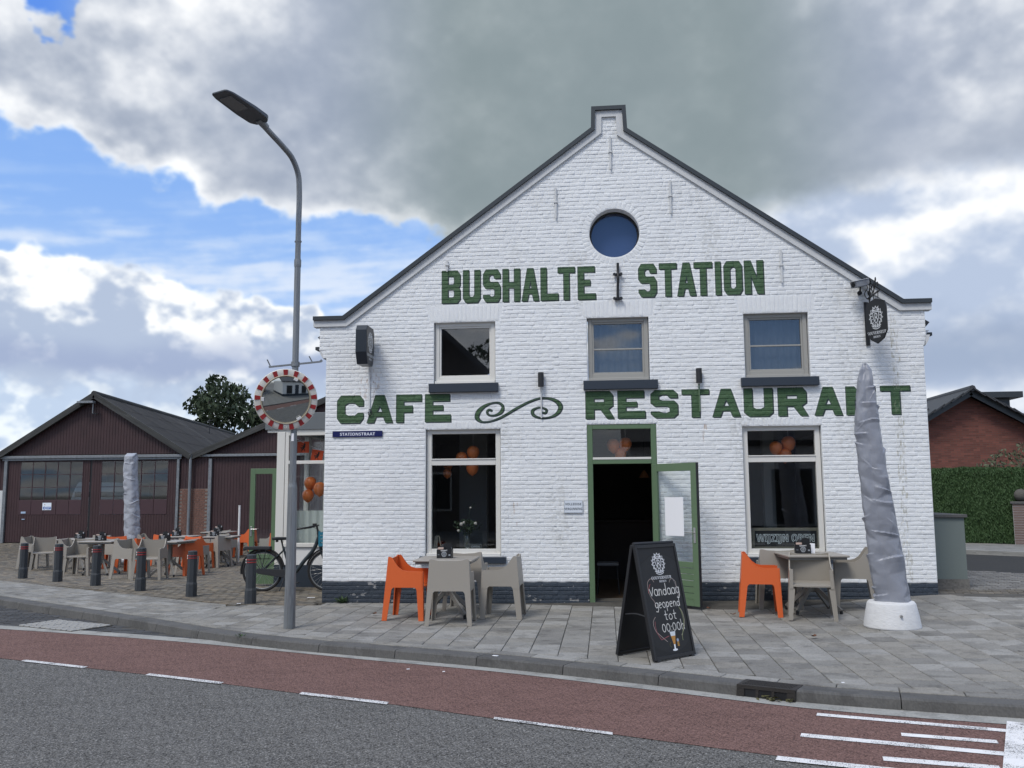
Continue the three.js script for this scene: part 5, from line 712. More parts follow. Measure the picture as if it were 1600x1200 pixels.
// ------------------------------------------------------------------ terrace furniture
function chairProto(mat, name, label) {
  const t = thing(name, label, 'chair');
  const hw = (y) => 0.292 - 0.055 * y, zb = (y) => -0.272 + 0.085 * y, zf = (y) => 0.262 - 0.03 * y, TH = 0.014;
  const bend = (g, f) => { const p = g.attributes.position; for (let i = 0; i < p.count; i++) { const [x, y, z] = f(p.getX(i), p.getY(i), p.getZ(i)); p.setXYZ(i, x, y, z); } g.computeVertexNormals(); return toCreasedNormals(g, 0.6); };
  const dice = (pts, steps) => { const out = []; pts.forEach((p, i) => { const q = pts[(i + 1) % pts.length]; for (let k = 0; k < steps; k++) out.push([lerp(p[0], q[0], k / steps), lerp(p[1], q[1], k / steps)]); }); return out; };
  // side: u from back 0 to front 1
  const sideShape = [[0, 0.39], [0.0, 0.815], [0.05, 0.822], [0.10, 0.805], [0.20, 0.745], [0.30, 0.69], [0.42, 0.653], [0.56, 0.638], [0.97, 0.638], [1.0, 0.62], [1.0, 0.39], [0.85, 0.39], [0.835, 0.41], [0.80, 0.425], [0.20, 0.425], [0.165, 0.41], [0.15, 0.39]];
  for (const s of [-1, 1]) part('side_panel', bend(extrude(sideShape, -TH / 2, TH / 2), (u, y, d) => [s * (hw(y) + d * s), y, lerp(zb(y), zf(y), u)]), mat, t);
  const backShape = [[-1, 0.39], [-1, 0.815], [-0.9, 0.822], [-0.6, 0.805], [0, 0.797], [0.6, 0.805], [0.9, 0.822], [1, 0.815], [1, 0.39], [0.74, 0.39], [0.71, 0.41], [0.64, 0.425], [-0.64, 0.425], [-0.71, 0.41], [-0.74, 0.39]];
  part('backrest', bend(extrude(dice(backShape, 2), -TH / 2, TH / 2), (u, y, d) => [u * (hw(y) + TH / 2), y, zb(y) - TH / 2 + d]), mat, t);
  { const g = new THREE.BoxGeometry(0.53, 0.02, 0.50, 8, 1, 8), p = g.attributes.position; for (let i = 0; i < p.count; i++) { const x = p.getX(i), z = p.getZ(i); p.setXYZ(i, x, p.getY(i) + 0.437 - 0.018 * Math.cos(x * 5.5) * Math.cos(z * 5) + 0.01 - (z > 0.2 ? (z - 0.2) * 0.35 : 0), z + 0.005); } g.computeVertexNormals(); part('seat', g, mat, t); }
  for (const s of [-1, 1]) for (const f of [0, 1]) {   // legs: an angle of two plates
    const side = bend(extrude(f ? [[1, 0], [1, 0.392], [0.85, 0.392], [0.90, 0]] : [[0, 0], [0, 0.392], [0.15, 0.392], [0.10, 0]], -TH / 2, TH / 2), (u, y, d) => [s * hw(y) + d, y, lerp(zb(y), zf(y), u)]);
    const a = s * 0.74, b = s, c = s * 0.83; const end = bend(extrude(s > 0 ? [[a, 0.392], [c, 0], [b, 0], [b, 0.392]] : [[b, 0.392], [b, 0], [c, 0], [a, 0.392]], -TH / 2, TH / 2), (u, y, d) => [u * (hw(y) + TH / 2), y, (f ? zf(y) + TH * 0.4 : zb(y) - TH / 2) + d]);
    part('leg', [side, end], mat, t);
  }
  for (const s of [-1, 1]) part('arm_edge', bend(extrude([[0, 0.385], [0.16, 0.385], [0.13, 0.637], [0, 0.637]], -TH / 2, TH / 2), (u, y, d) => [s * (hw(y) - u * 0.28), y, zf(y) + TH * 0.4 + d]), mat, t);
  return t;
}
const GC = 'grey terrace chairs', OCH = 'orange terrace chairs';
const greyChair = chairProto(M.plasticGrey, 'terrace_chair', 'grey moulded chair seen from behind before the left window table'); greyChair.userData.group = GC;
const orangeChair = chairProto(M.plasticOrange, 'terrace_chair', 'orange moulded chair left of the table under the left window'); orangeChair.userData.group = OCH;
const P2 = Math.PI / 2;
const put = (o, x, z, turn) => { o.position.set(x, groundY(x, z) + 0.002, z); o.rotation.y = turn; };
put(greyChair, -2.0, 2.07, Math.PI + 0.03); put(orangeChair, -2.66, 1.62, P2 - 0.03);
const chair = (o, label, x, z, turn) => copy(o, label, [x, floorY(x, z) + 0.002, z], turn);
chair(greyChair, 'grey chair in profile right of the left window table', -1.40, 1.42, -P2 + 0.02);
chair(greyChair, 'grey chair between the left window and its table', -2.02, 0.62, 0.06);
chair(orangeChair, 'orange chair beside the open door at the right table', 2.05, 1.10, P2 - 0.12);
chair(greyChair, 'grey chair seen from behind at the right table', 2.63, 1.55, Math.PI + 0.17);
chair(greyChair, 'grey chair at the right table partly behind the grey parasol cover', 3.34, 0.92, -P2 + 0.22);
chair(greyChair, 'grey chair between the right window and its table', 2.42, 0.42, 0.05);
// terrace chairs in the yard, table by table
chair(greyChair, 'leftmost grey chair in the yard, facing right', -14.91, -8.67, P2 - 0.1);
chair(greyChair, 'grey chair seen from behind, second from the left in the yard', -14.24, -8.09, Math.PI - 0.5);
chair(greyChair, 'grey chair facing right, beside the front chair of the leftmost yard table', -12.74, -6.88, P2 - 0.15);
chair(greyChair, 'grey chair seen from behind between second and third bollard from the left', -11.92, -5.93, Math.PI - 0.12);
chair(greyChair, 'grey chair at the far side of the leftmost yard table', -13.34, -9.40, 0.1);
chair(orangeChair, 'orange chair in profile behind the third bollard from the left', -11.43, -7.22, -P2 + 0.1);
chair(greyChair, 'pale grey chair behind the second yard table', -11.98, -7.53, 0.3);
chair(greyChair, 'grey chair facing right left of the middle yard table', -9.96, -4.51, P2 + 0.2);
chair(greyChair, 'grey chair seen from behind, behind the fourth bollard', -9.33, -4.14, Math.PI - 0.18);
chair(orangeChair, 'orange chair seen from its side right of the middle yard table', -9.47, -6.03, -P2 - 0.35);
chair(greyChair, 'grey chair at the far side of the middle yard table', -9.79, -7.05, 0.15);
chair(orangeChair, 'orange chair seen from behind at the right yard table', -10.42, -8.68, Math.PI - 0.3);
chair(greyChair, 'grey chair in profile at the right end of the right yard table', -10.12, -9.12, -P2 + 0.25);
chair(greyChair, 'grey chair at the far side of the right yard table', -10.46, -10.33, 0.1);
chair(greyChair, 'grey chair facing right behind the covered yard parasol', -12.45, -9.96, P2 - 0.2);
chair(orangeChair, 'orange chair seen from behind at the small back table', -11.83, -9.74, Math.PI);
chair(greyChair, 'grey chair right of the small back table', -11.04, -10.63, -P2 + 0.2);
chair(greyChair, 'grey chair at the rear right of the yard near the brick pier', -11.30, -12.12, -0.3);
chair(orangeChair, 'orange chair at the rearmost yard table', -10.72, -12.48, -P2);
chair(greyChair, 'grey chair left of the green annex door', -9.36, -11.08, -P2 + 0.3);
chair(orangeChair, 'orange chair seen through the green door glass', -8.80, -10.30, Math.PI - 0.1);
chair(orangeChair, 'orange chair half hidden by the foot of the yard parasol', -12.73, -8.84, Math.PI + 0.4);
// tables
const crest = (g, x, y, s, col = '#d8dadb') => { g.save(); g.translate(x, y); g.scale(s, s); g.strokeStyle = g.fillStyle = col; g.lineCap = 'round'; g.lineWidth = 4.5;
  g.beginPath(); g.moveTo(-22, -26); g.lineTo(22, -26); g.quadraticCurveTo(26, 10, 0, 30); g.quadraticCurveTo(-26, 10, -22, -26); g.stroke();
  g.lineWidth = 5; g.beginPath(); g.moveTo(-7, -18); g.lineTo(-7, 16); g.moveTo(-7, -18); g.quadraticCurveTo(14, -18, 8, -4); g.quadraticCurveTo(4, 2, -4, 0); g.quadraticCurveTo(8, 4, 12, 16); g.stroke();
  g.lineWidth = 4; for (const d of [-1, 1]) for (let i = 0; i < 6; i++) { const a = -1.15 + i * 0.47, r = 38; g.beginPath(); g.moveTo(d * Math.cos(a) * 29, Math.sin(a) * 33); g.quadraticCurveTo(d * Math.cos(a + 0.25) * (r + 6), Math.sin(a + 0.1) * (r + 4), d * Math.cos(a - 0.12) * (r + 14), Math.sin(a - 0.18) * (r + 11)); g.stroke(); g.beginPath(); g.arc(d * Math.cos(a + 0.2) * (r + 4), Math.sin(a + 0.2) * (r + 4), 3.4, 0, TAU); g.stroke(); }
  g.beginPath(); g.moveTo(-16, -34); g.lineTo(-20, -50); g.lineTo(-8, -42); g.lineTo(0, -54); g.lineTo(8, -42); g.lineTo(20, -50); g.lineTo(16, -34); g.closePath(); g.stroke();
  g.beginPath(); g.moveTo(-34, 40); g.quadraticCurveTo(0, 58, 34, 40); g.moveTo(-28, 50); g.quadraticCurveTo(0, 66, 28, 50); g.stroke(); g.restore(); };
const canvasTex = (w, h, draw) => { const c = document.createElement('canvas'); c.width = w; c.height = h; draw(c.getContext('2d'), w, h); const t = new THREE.CanvasTexture(c); t.colorSpace = THREE.SRGBColorSpace; return t; };
const caddyTex = canvasTex(192, 128, (g) => { g.fillStyle = '#14161a'; g.fillRect(0, 0, 192, 128); crest(g, 96, 66, 0.72, '#aeb4ba'); g.fillStyle = '#e4e6e8'; g.font = 'bold 24px sans-serif'; g.textAlign = 'center'; g.save(); g.translate(96, 24); g.rotate(-0.04); g.fillText('GEDEKT', 0, 0); g.restore(); g.fillStyle = '#8a9097'; g.fillRect(10, 74, 26, 6); g.fillRect(156, 70, 24, 22); });
const faceUV = (w, h, x, y, z) => { const g = new THREE.PlaneGeometry(w, h); g.translate(x, y, z); return g; };
function tableProto() {
  const t = thing('terrace_table', 'square grey terrace table under the left window', 'table', [0, 0, 0], 0, 'terrace tables');
  part('table_top', box(0.80, 0.030, 0.80, 0, 0.762, 0, 0.012), M.tableTop, t); part('top_rim', box(0.74, 0.028, 0.74, 0, 0.732, 0), M.tableLeg, t);
  part('pedestal', [box(0.075, 0.46, 0.075, 0, 0.50, 0, 0.008), box(0.5, 0.02, 0.05, 0, 0.71, 0), box(0.05, 0.02, 0.5, 0, 0.709, 0)], M.tableLeg, t);
  for (const [x, z] of [[1, 1], [1, -1], [-1, 1], [-1, -1]]) { const l = part('leg', bar([x * 0.01, 0.36, z * 0.01], [x * 0.285, 0.045, z * 0.285], 0.055, 0.03, [x, 0, -z]), M.tableLeg, t); part('foot', rod([x * 0.285, 0, z * 0.285], [x * 0.285, 0.05, z * 0.285], 0.02), M.black, l); }
  return t;
}
const table0 = tableProto(); put(table0, -2.17, 1.40, 0.0);
function caddyProto() {
  const t = thing('condiment_caddy', 'black caddy with crest and shaker on the left window table', 'caddy', [0, 0, 0], 0, 'caddies on the terrace tables');
  part('box', [span(-0.085, 0.085, 0, 0.012, -0.06, 0.06), span(-0.085, 0.085, 0, 0.10, 0.054, 0.06), span(-0.085, 0.085, 0, 0.13, -0.06, -0.054), span(-0.085, -0.079, 0, 0.10, -0.06, 0.06), span(0.079, 0.085, 0, 0.10, -0.06, 0.06), span(-0.004, 0.004, 0, 0.12, -0.06, 0.06)], M.black, t);
  part('print', faceUV(0.165, 0.098, 0, 0.05, 0.0615), std([1, 1, 1], { map: caddyTex, roughness: 0.5 }), t);
  part('shaker', [rod([0.055, 0.012, -0.02], [0.055, 0.11, -0.02], 0.018), rod([0.055, 0.11, -0.02], [0.055, 0.135, -0.02], 0.019, 0.015)], std([0.75, 0.74, 0.70], { roughness: 0.3 }), t);
  part('bottle', [lathe([[0, 0.012], [0.026, 0.012], [0.026, 0.10], [0.012, 0.125], [0.012, 0.155], [0, 0.157]], 14).translate(-0.03, 0, -0.02)], M.softBlack, t);
  part('menu_card', [bar([0.03, 0.012, 0.03], [0.036, 0.17, 0.028], 0.09, 0.002)], M.black, t);
  part('napkins', [span(-0.072, -0.01, 0.012, 0.12, 0.012, 0.045)], std([0.55, 0.42, 0.36]), t);
  return t;
}
const caddy0 = caddyProto(); caddy0.position.set(-2.20, 0.779, 1.42); caddy0.scale.setScalar(1.2);
const tables = [[2.76, 1.02, 0.05, 'square grey terrace table under the right window', 'black caddy with white card on the right window table'],
  [-13.39, -8.21, 0.1, 'leftmost square table in the yard', 'caddy on the leftmost yard table'], [-11.54, -6.13, 0.05, 'second yard table from the left, with one caddy near its middle', 'caddy on the second yard table from the left'],
  [-9.63, -5.58, -0.1, 'yard table nearest the fourth and fifth bollard', 'caddy on the yard table nearest the bollards'], [-11.38, -9.62, 0, 'small table at the back between covered parasol and brick pier', 'caddy on the back table right of the parasol'],
  [-10.15, -9.46, 0.1, 'yard table beside the orange chair seen from behind', 'wide dark caddy on the right yard table'], [-11.33, -11.97, 0, 'rearmost yard table before the second workshop', 'caddy with white card on the rearmost yard table'], [-8.68, -11.29, 0, 'table seen through the glass of the green door', 'caddy on the table behind the green door']];
const CADX = [-0.1, 0.05, -0.02, -0.12, -0.08, -0.18, 0.0, -0.05];
tables.forEach(([x, z, a, l, c], i) => { const y = floorY(x, z) + 0.002; copy(table0, l, [x, y, z], a); copy(caddy0, c, [x + CADX[i], y + 0.779, z + (i ? 0.05 : -0.02)], 0.1 * (i % 3 - 1)); });
solo('card', 'white card leaning on the caddy of the right window table', 'card', bar([0, 0, 0], [0.01, 0.13, -0.02], 0.07, 0.002), M.paper, [2.80, groundY(2.76, 1.0) + 0.78, 0.95], 0.1);
// ------------------------------------------------------------------ parasols under their covers
function parasolCover(stations, folds, seed) {   // stations: [y, cx, cz, rx, rz]; sharp creases in a loose cover
  const r = mulberry(seed), n = 150, rows = 300, pos = [], idx = [], uv = [];
  const creases = Array.from({ length: folds }, (_, i) => { const big = i % 3 === 0; return { y: big ? (i / folds + r() * 0.05) : r(), a: r() * TAU, len: big ? 0.7 + r() * 0.5 : 0.2 + r() * 0.5, w: big ? 0.013 + r() * 0.010 : 0.008 + r() * 0.010, s: (r() - 0.5) * (big ? 0.05 : 0.16), k: (r() - 0.5) * 0.03, d: big ? 0.016 + r() * 0.014 : 0.003 + r() * 0.004 }; });
  const dents = []; for (let i = 0; i < 13; i++) for (const sd of [0, 1, 2, 3]) dents.push({ a: 0.8 + sd * Math.PI / 2 + (i % 2 ? 0.36 : -0.30) + (r() - 0.5) * 0.3, y: (i + 0.5 + (r() - 0.5) * 0.5) / 13, wa: 0.45 + r() * 0.35, wy: 0.034 + r() * 0.032, d: 0.009 + r() * 0.013, s: (r() - 0.5) * 0.06 });
  for (let j = 0; j <= rows; j++) { const v = j / rows, y = lerp(stations[0][0], stations[stations.length - 1][0], v); let k = 0; while (k < stations.length - 2 && y > stations[k + 1][0]) k++; const A = stations[k], B = stations[k + 1], t = clamp((y - A[0]) / (B[0] - A[0])), q = A.map((a, i) => lerp(a, B[i], t));
    for (let i = 0; i <= n; i++) { const a = i / n * TAU; const f4 = ((a + 0.35 + v * 0.25) / (Math.PI / 2)) % 1; let d = 0.030 * (1 - Math.abs(f4 - 0.5) * 4 * 0.5) * -1 + 0.017 * (fbm(i % n / n * 6 + 3, v * 11 + seed, 3, 6, 256) - 0.5) * 2;
      for (const c of dents) { const da = Math.abs(((a - c.a + Math.PI * 3) % TAU) - Math.PI), p = 1 - da / c.wa - Math.abs(v - c.y + (((a - c.a + Math.PI * 3) % TAU) - Math.PI) * c.s) / c.wy; if (p > 0) d -= c.d * p; }
      for (const c of creases) { let da = ((a - c.a + Math.PI * 3) % TAU) - Math.PI; const ad = Math.abs(da); if (ad < c.len) { const x = (v - c.y - c.s * da - c.k * ad) / c.w, e = 1 - ad / c.len; if (x > -1 && x <= 0) d += c.d * e * (1 + x); else if (x > 0 && x < 2.6) d += c.d * e * (x < 0.25 ? 1 - x / 0.25 * 1.75 : -0.75 * (1 - (x - 0.25) / 2.35)); } }
      pos.push(q[1] + Math.cos(a) * (q[3] + d), y, q[2] + Math.sin(a) * (q[4] + d)); uv.push(i / n * 1.4, y); } }
  for (let j = 0; j < rows; j++) for (let i = 0; i < n; i++) { const a = j * (n + 1) + i, b = a + 1, c = a + n + 1, d = c + 1; idx.push(a, c, b, b, c, d); }
  const g = new THREE.BufferGeometry(); g.setAttribute('position', new THREE.Float32BufferAttribute(pos, 3)); g.setAttribute('uv', new THREE.Float32BufferAttribute(uv, 2)); g.setIndex(idx); return toCreasedNormals(g, 0.5);
}
const coverM = std([0.235, 0.25, 0.29], { roughness: 0.38, bumpMap: fineBump, bumpScale: 0.001, side: THREE.DoubleSide });
{
  const x = 3.38, z = 2.36, y = groundY(x, z); const t = thing('covered_parasol', 'tall closed parasol in a grey cover leaning left on a white foot', 'parasol', [x, y, z], 0.3);
  const base = part('foot', lathe([[0, -0.02], [0.318, -0.02], [0.324, 0.015], [0.30, 0.16], [0.275, 0.275], [0.255, 0.30], [0.06, 0.31], [0, 0.31]], 48), std([0.66, 0.67, 0.68], { roughness: 0.75, bumpMap: fineBump, bumpScale: 0.003, map: M.coping.map }), t);
  part('screw', rod([-0.08, 0.16, 0.295], [-0.085, 0.16, 0.315], 0.016), M.steel, base);
  const g = parasolCover([[0.30, 0.02, 0, 0.225, 0.2], [0.42, 0.01, 0, 0.228, 0.2], [0.8, -0.03, 0, 0.225, 0.19], [1.4, -0.085, 0, 0.205, 0.18], [1.9, -0.13, 0, 0.19, 0.17], [2.35, -0.16, 0, 0.172, 0.155], [2.65, -0.165, 0, 0.148, 0.135], [2.95, -0.155, 0, 0.118, 0.105], [3.10, -0.15, 0, 0.088, 0.075], [3.175, -0.155, 0, 0.035, 0.02]], 66, 21); g.rotateY(-0.3); part('cover', g, coverM, t);
  part('pole', rod([0.02, 0.3, 0], [-0.12, 2.6, 0], 0.024), M.softBlack, t);
}
{
  const t = thing('covered_parasol', 'closed parasol in a pale grey cover standing in the yard', 'parasol', [-12.98, -0.200, -10.07]); t.scale.setScalar(1.1);
  const g = parasolCover([[0.45, 0, 0, 0.20, 0.17], [1.2, -0.03, 0, 0.195, 0.17], [2.0, -0.10, 0, 0.185, 0.165], [2.5, -0.13, 0, 0.18, 0.16], [2.68, -0.12, 0, 0.17, 0.15], [2.76, -0.10, 0, 0.15, 0.02]], 34, 33); part('cover', g, std([0.33, 0.35, 0.39], { roughness: 0.4, side: THREE.DoubleSide }), t); part('pole', rod([0, 0.05, 0], [0, 2.4, 0], 0.025), M.steel, t); part('foot', lathe([[0, 0], [0.26, 0], [0.255, 0.12], [0.06, 0.16], [0, 0.16]], 32), M.white, t);
}
// ------------------------------------------------------------------ chalkboard on the pavement
{
  const t = thing('chalkboard', 'black folding chalkboard with chalk lettering and a painted beer glass', 'chalkboard', [0.48, 0, 4.24], 0.795);
  const face = canvasTex(640, 1240, (g, w, h) => {
    g.fillStyle = '#17191d'; g.fillRect(0, 0, w, h); const im = g.getImageData(0, 0, w, h); for (let i = 0; i < w * h; i++) { const n = fbm((i % w) / 60, Math.floor(i / w) / 60, 4); const k = 17 + 11 * n; im.data[4 * i] = k; im.data[4 * i + 1] = k + 2; im.data[4 * i + 2] = k + 5; } g.putImageData(im, 0, 0);
    g.fillStyle = '#101216'; g.beginPath(); g.moveTo(0, 0); g.lineTo(w, 0); g.lineTo(w, 190); g.quadraticCurveTo(w - 40, 130, 330, 50); g.quadraticCurveTo(120, 110, 0, 200); g.fill(); g.strokeStyle = '#000'; g.lineWidth = 6; g.stroke();
    crest(g, 322, 186, 2.25, '#d6d8da'); g.fillStyle = '#d5d7d9'; g.textAlign = 'center'; g.font = 'bold 48px serif'; g.fillText('GOUVERNEUR', 330, 372); g.font = 'bold 32px serif'; g.fillText('BIEREN', 345, 410);
    const r = mulberry(3), chalk = (pts, wd, c) => { g.strokeStyle = c; g.lineWidth = wd; g.lineCap = g.lineJoin = 'round'; g.beginPath(); pts.forEach(([x, y], i) => (i ? g.lineTo(x, y) : g.moveTo(x, y))); g.stroke(); };
    // handwriting: each letter a few strokes on a unit box, drawn unevenly
    const arc = (cx, cy, rx, ry, a0, a1) => Array.from({ length: 15 }, (_, i) => { const a = a0 + (a1 - a0) * i / 14; return [cx + rx * Math.cos(a), cy + ry * Math.sin(a)]; });
    const HW = { v: [[[0.0, 0.1], [0.4, 1], [0.95, -0.1]]], a: [arc(0.45, 0.6, 0.42, 0.42, -0.5, 5.4), [[0.85, 0.2], [0.86, 0.8], [1.0, 1]]], n: [[[0.1, 0.2], [0.12, 1]], [[0.12, 0.5], [0.4, 0.2], [0.72, 0.3], [0.8, 1]]], d: [arc(0.42, 0.66, 0.38, 0.36, -0.3, 5.6), [[0.82, -0.5], [0.84, 1]]], g: [arc(0.45, 0.55, 0.40, 0.40, -0.3, 5.6), [[0.85, 0.2], [0.86, 1.2], [0.6, 1.6], [0.1, 1.5]]], e: [[[0.1, 0.6], [0.8, 0.5]], arc(0.45, 0.6, 0.40, 0.42, -0.2, -5.2)], o: [arc(0.45, 0.6, 0.42, 0.42, -1.5, 4.9)], p: [[[0.1, 0.2], [0.12, 1.6]], arc(0.46, 0.58, 0.36, 0.38, 3.4, -2.4)], t: [[[0.4, -0.4], [0.4, 0.9], [0.7, 1]], [[0.05, 0.2], [0.8, 0.16]]], h: [[[0.1, -0.4], [0.12, 1]], [[0.12, 0.5], [0.4, 0.25], [0.7, 0.35], [0.78, 1]]], 0: [arc(0.45, 0.5, 0.40, 0.52, -1.5, 4.9)], '.': [[[0.2, 0.9], [0.26, 0.95]], [[0.2, 0.35], [0.26, 0.4]]] };
    const hand = (s, x, y, cw, ch, w2) => { let X = x; for (const c of s) { if (c === ' ') { X += cw * 0.5; continue; } const wob = () => (r() - 0.5) * 3; for (const st of HW[c]) { chalk(st.map(([u, v]) => [X + u * cw * (c === '.' ? 0.4 : 1) + wob(), y + v * ch + wob()]), w2, 'rgba(214,212,206,0.92)'); chalk(st.map(([u, v]) => [X + u * cw * (c === '.' ? 0.4 : 1) + wob() + 2, y + v * ch + wob()]), w2 * 0.45, 'rgba(240,240,236,0.6)'); } X += cw * (c === '.' ? 0.45 : 1.13); } };
    hand('vandaag', 88, 470, 66, 88, 10); hand('geopend', 140, 628, 55, 74, 9); hand('tot', 262, 772, 66, 74, 9); hand('00.00h', 190, 892, 66, 84, 9);
    const swirl = (pts, c) => { g.strokeStyle = c; g.lineWidth = 6; g.beginPath(); g.moveTo(...pts[0]); for (let i = 1; i + 1 < pts.length; i += 2) g.quadraticCurveTo(...pts[i], ...pts[i + 1]); g.stroke(); };
    swirl([[190, 400], [150, 320], [80, 400], [50, 500], [110, 590], [150, 620], [150, 680]], '#a4948c'); swirl([[120, 420], [80, 460], [70, 520]], '#b05a5a'); swirl([[450, 420], [490, 340], [560, 420], [560, 560], [585, 600]], '#a59a90'); swirl([[520, 380], [560, 440], [570, 590]], '#7f7a80');
    swirl([[110, 800], [20, 850], [80, 960], [170, 1040], [240, 1090]], '#a89a94'); swirl([[90, 850], [60, 960], [150, 1060], [230, 1040], [280, 1030]], '#a0555a'); swirl([[560, 740], [600, 800], [590, 900], [560, 980], [500, 1040]], '#b0a892'); swirl([[540, 720], [620, 860], [520, 1020], [500, 1060], [505, 1100]], '#8f9a6a');
    g.fillStyle = '#cfd6dc'; g.beginPath(); g.moveTo(300, 985); g.lineTo(396, 985); g.lineTo(386, 1035); g.lineTo(312, 1035); g.fill(); g.fillStyle = '#b5813a'; g.beginPath(); g.moveTo(312, 1035); g.lineTo(386, 1035); g.lineTo(364, 1130); g.lineTo(334, 1130); g.fill(); g.fillStyle = '#e2e6e9'; g.fillRect(336, 1130, 24, 58); g.beginPath(); g.ellipse(346, 1192, 42, 13, 0, 0, TAU); g.fill(); g.fillStyle = '#9a7430'; g.fillRect(398, 1098, 34, 60); g.fillStyle = '#8f9bb0'; g.beginPath(); g.arc(414, 1088, 19, 0, TAU); g.fill(); g.strokeStyle = '#5a5a20'; g.lineWidth = 5; g.beginPath(); g.arc(296, 1130, 26, 1.5, 4.7); g.stroke();
    g.fillStyle = '#0d0f12'; g.beginPath(); g.moveTo(0, 1100); g.quadraticCurveTo(120, 1200, 320, 1222); g.quadraticCurveTo(560, 1190, w, 1060); g.lineTo(w, h); g.lineTo(0, h); g.fill();
  });
  const Wd = 0.624, Hh = 1.13, spread = 0.235; const lean = Math.asin(spread / Hh) ;
  for (const s of [1, -1]) { const p = new THREE.Group(); p.name = 'panel'; p.position.set(0, 0.012, s * (spread + 0.015)); p.rotation.set(s > 0 ? -lean : lean, 0, 0); t.add(p);
    part('frame', [span(-Wd / 2, -Wd / 2 + 0.03, 0, Hh, -0.018, 0.018, 0.004), span(Wd / 2 - 0.03, Wd / 2, 0, Hh, -0.018, 0.018, 0.004), span(-Wd / 2 + 0.03, Wd / 2 - 0.03, Hh - 0.035, Hh, -0.018, 0.0178, 0.004), span(-Wd / 2 + 0.03, Wd / 2 - 0.03, 0, 0.035, -0.018, 0.0178, 0.004)], M.black, p);
    part('board', span(-Wd / 2 + 0.03, Wd / 2 - 0.03, 0.035, Hh - 0.035, -0.008, 0.008), M.black, p);
    if (s > 0) part('chalk_face', faceUV(Wd - 0.06, Hh - 0.07, 0, Hh / 2, 0.0095), std([1, 1, 1], { map: face, roughness: 0.6 }), p);
    for (const x of [-0.26, 0.26]) part('foot', box(0.04, 0.02, 0.045, x, -0.002, 0), M.softBlack, p); }
  part('hinge', [rod([-0.30, 1.13, 0], [0.30, 1.13, 0], 0.018)], M.softBlack, t); part('stay', [tube([[-0.28, 0.42, -0.17], [-0.28, 0.44, 0], [-0.28, 0.42, 0.17]], 0.008)], M.softBlack, t);
}
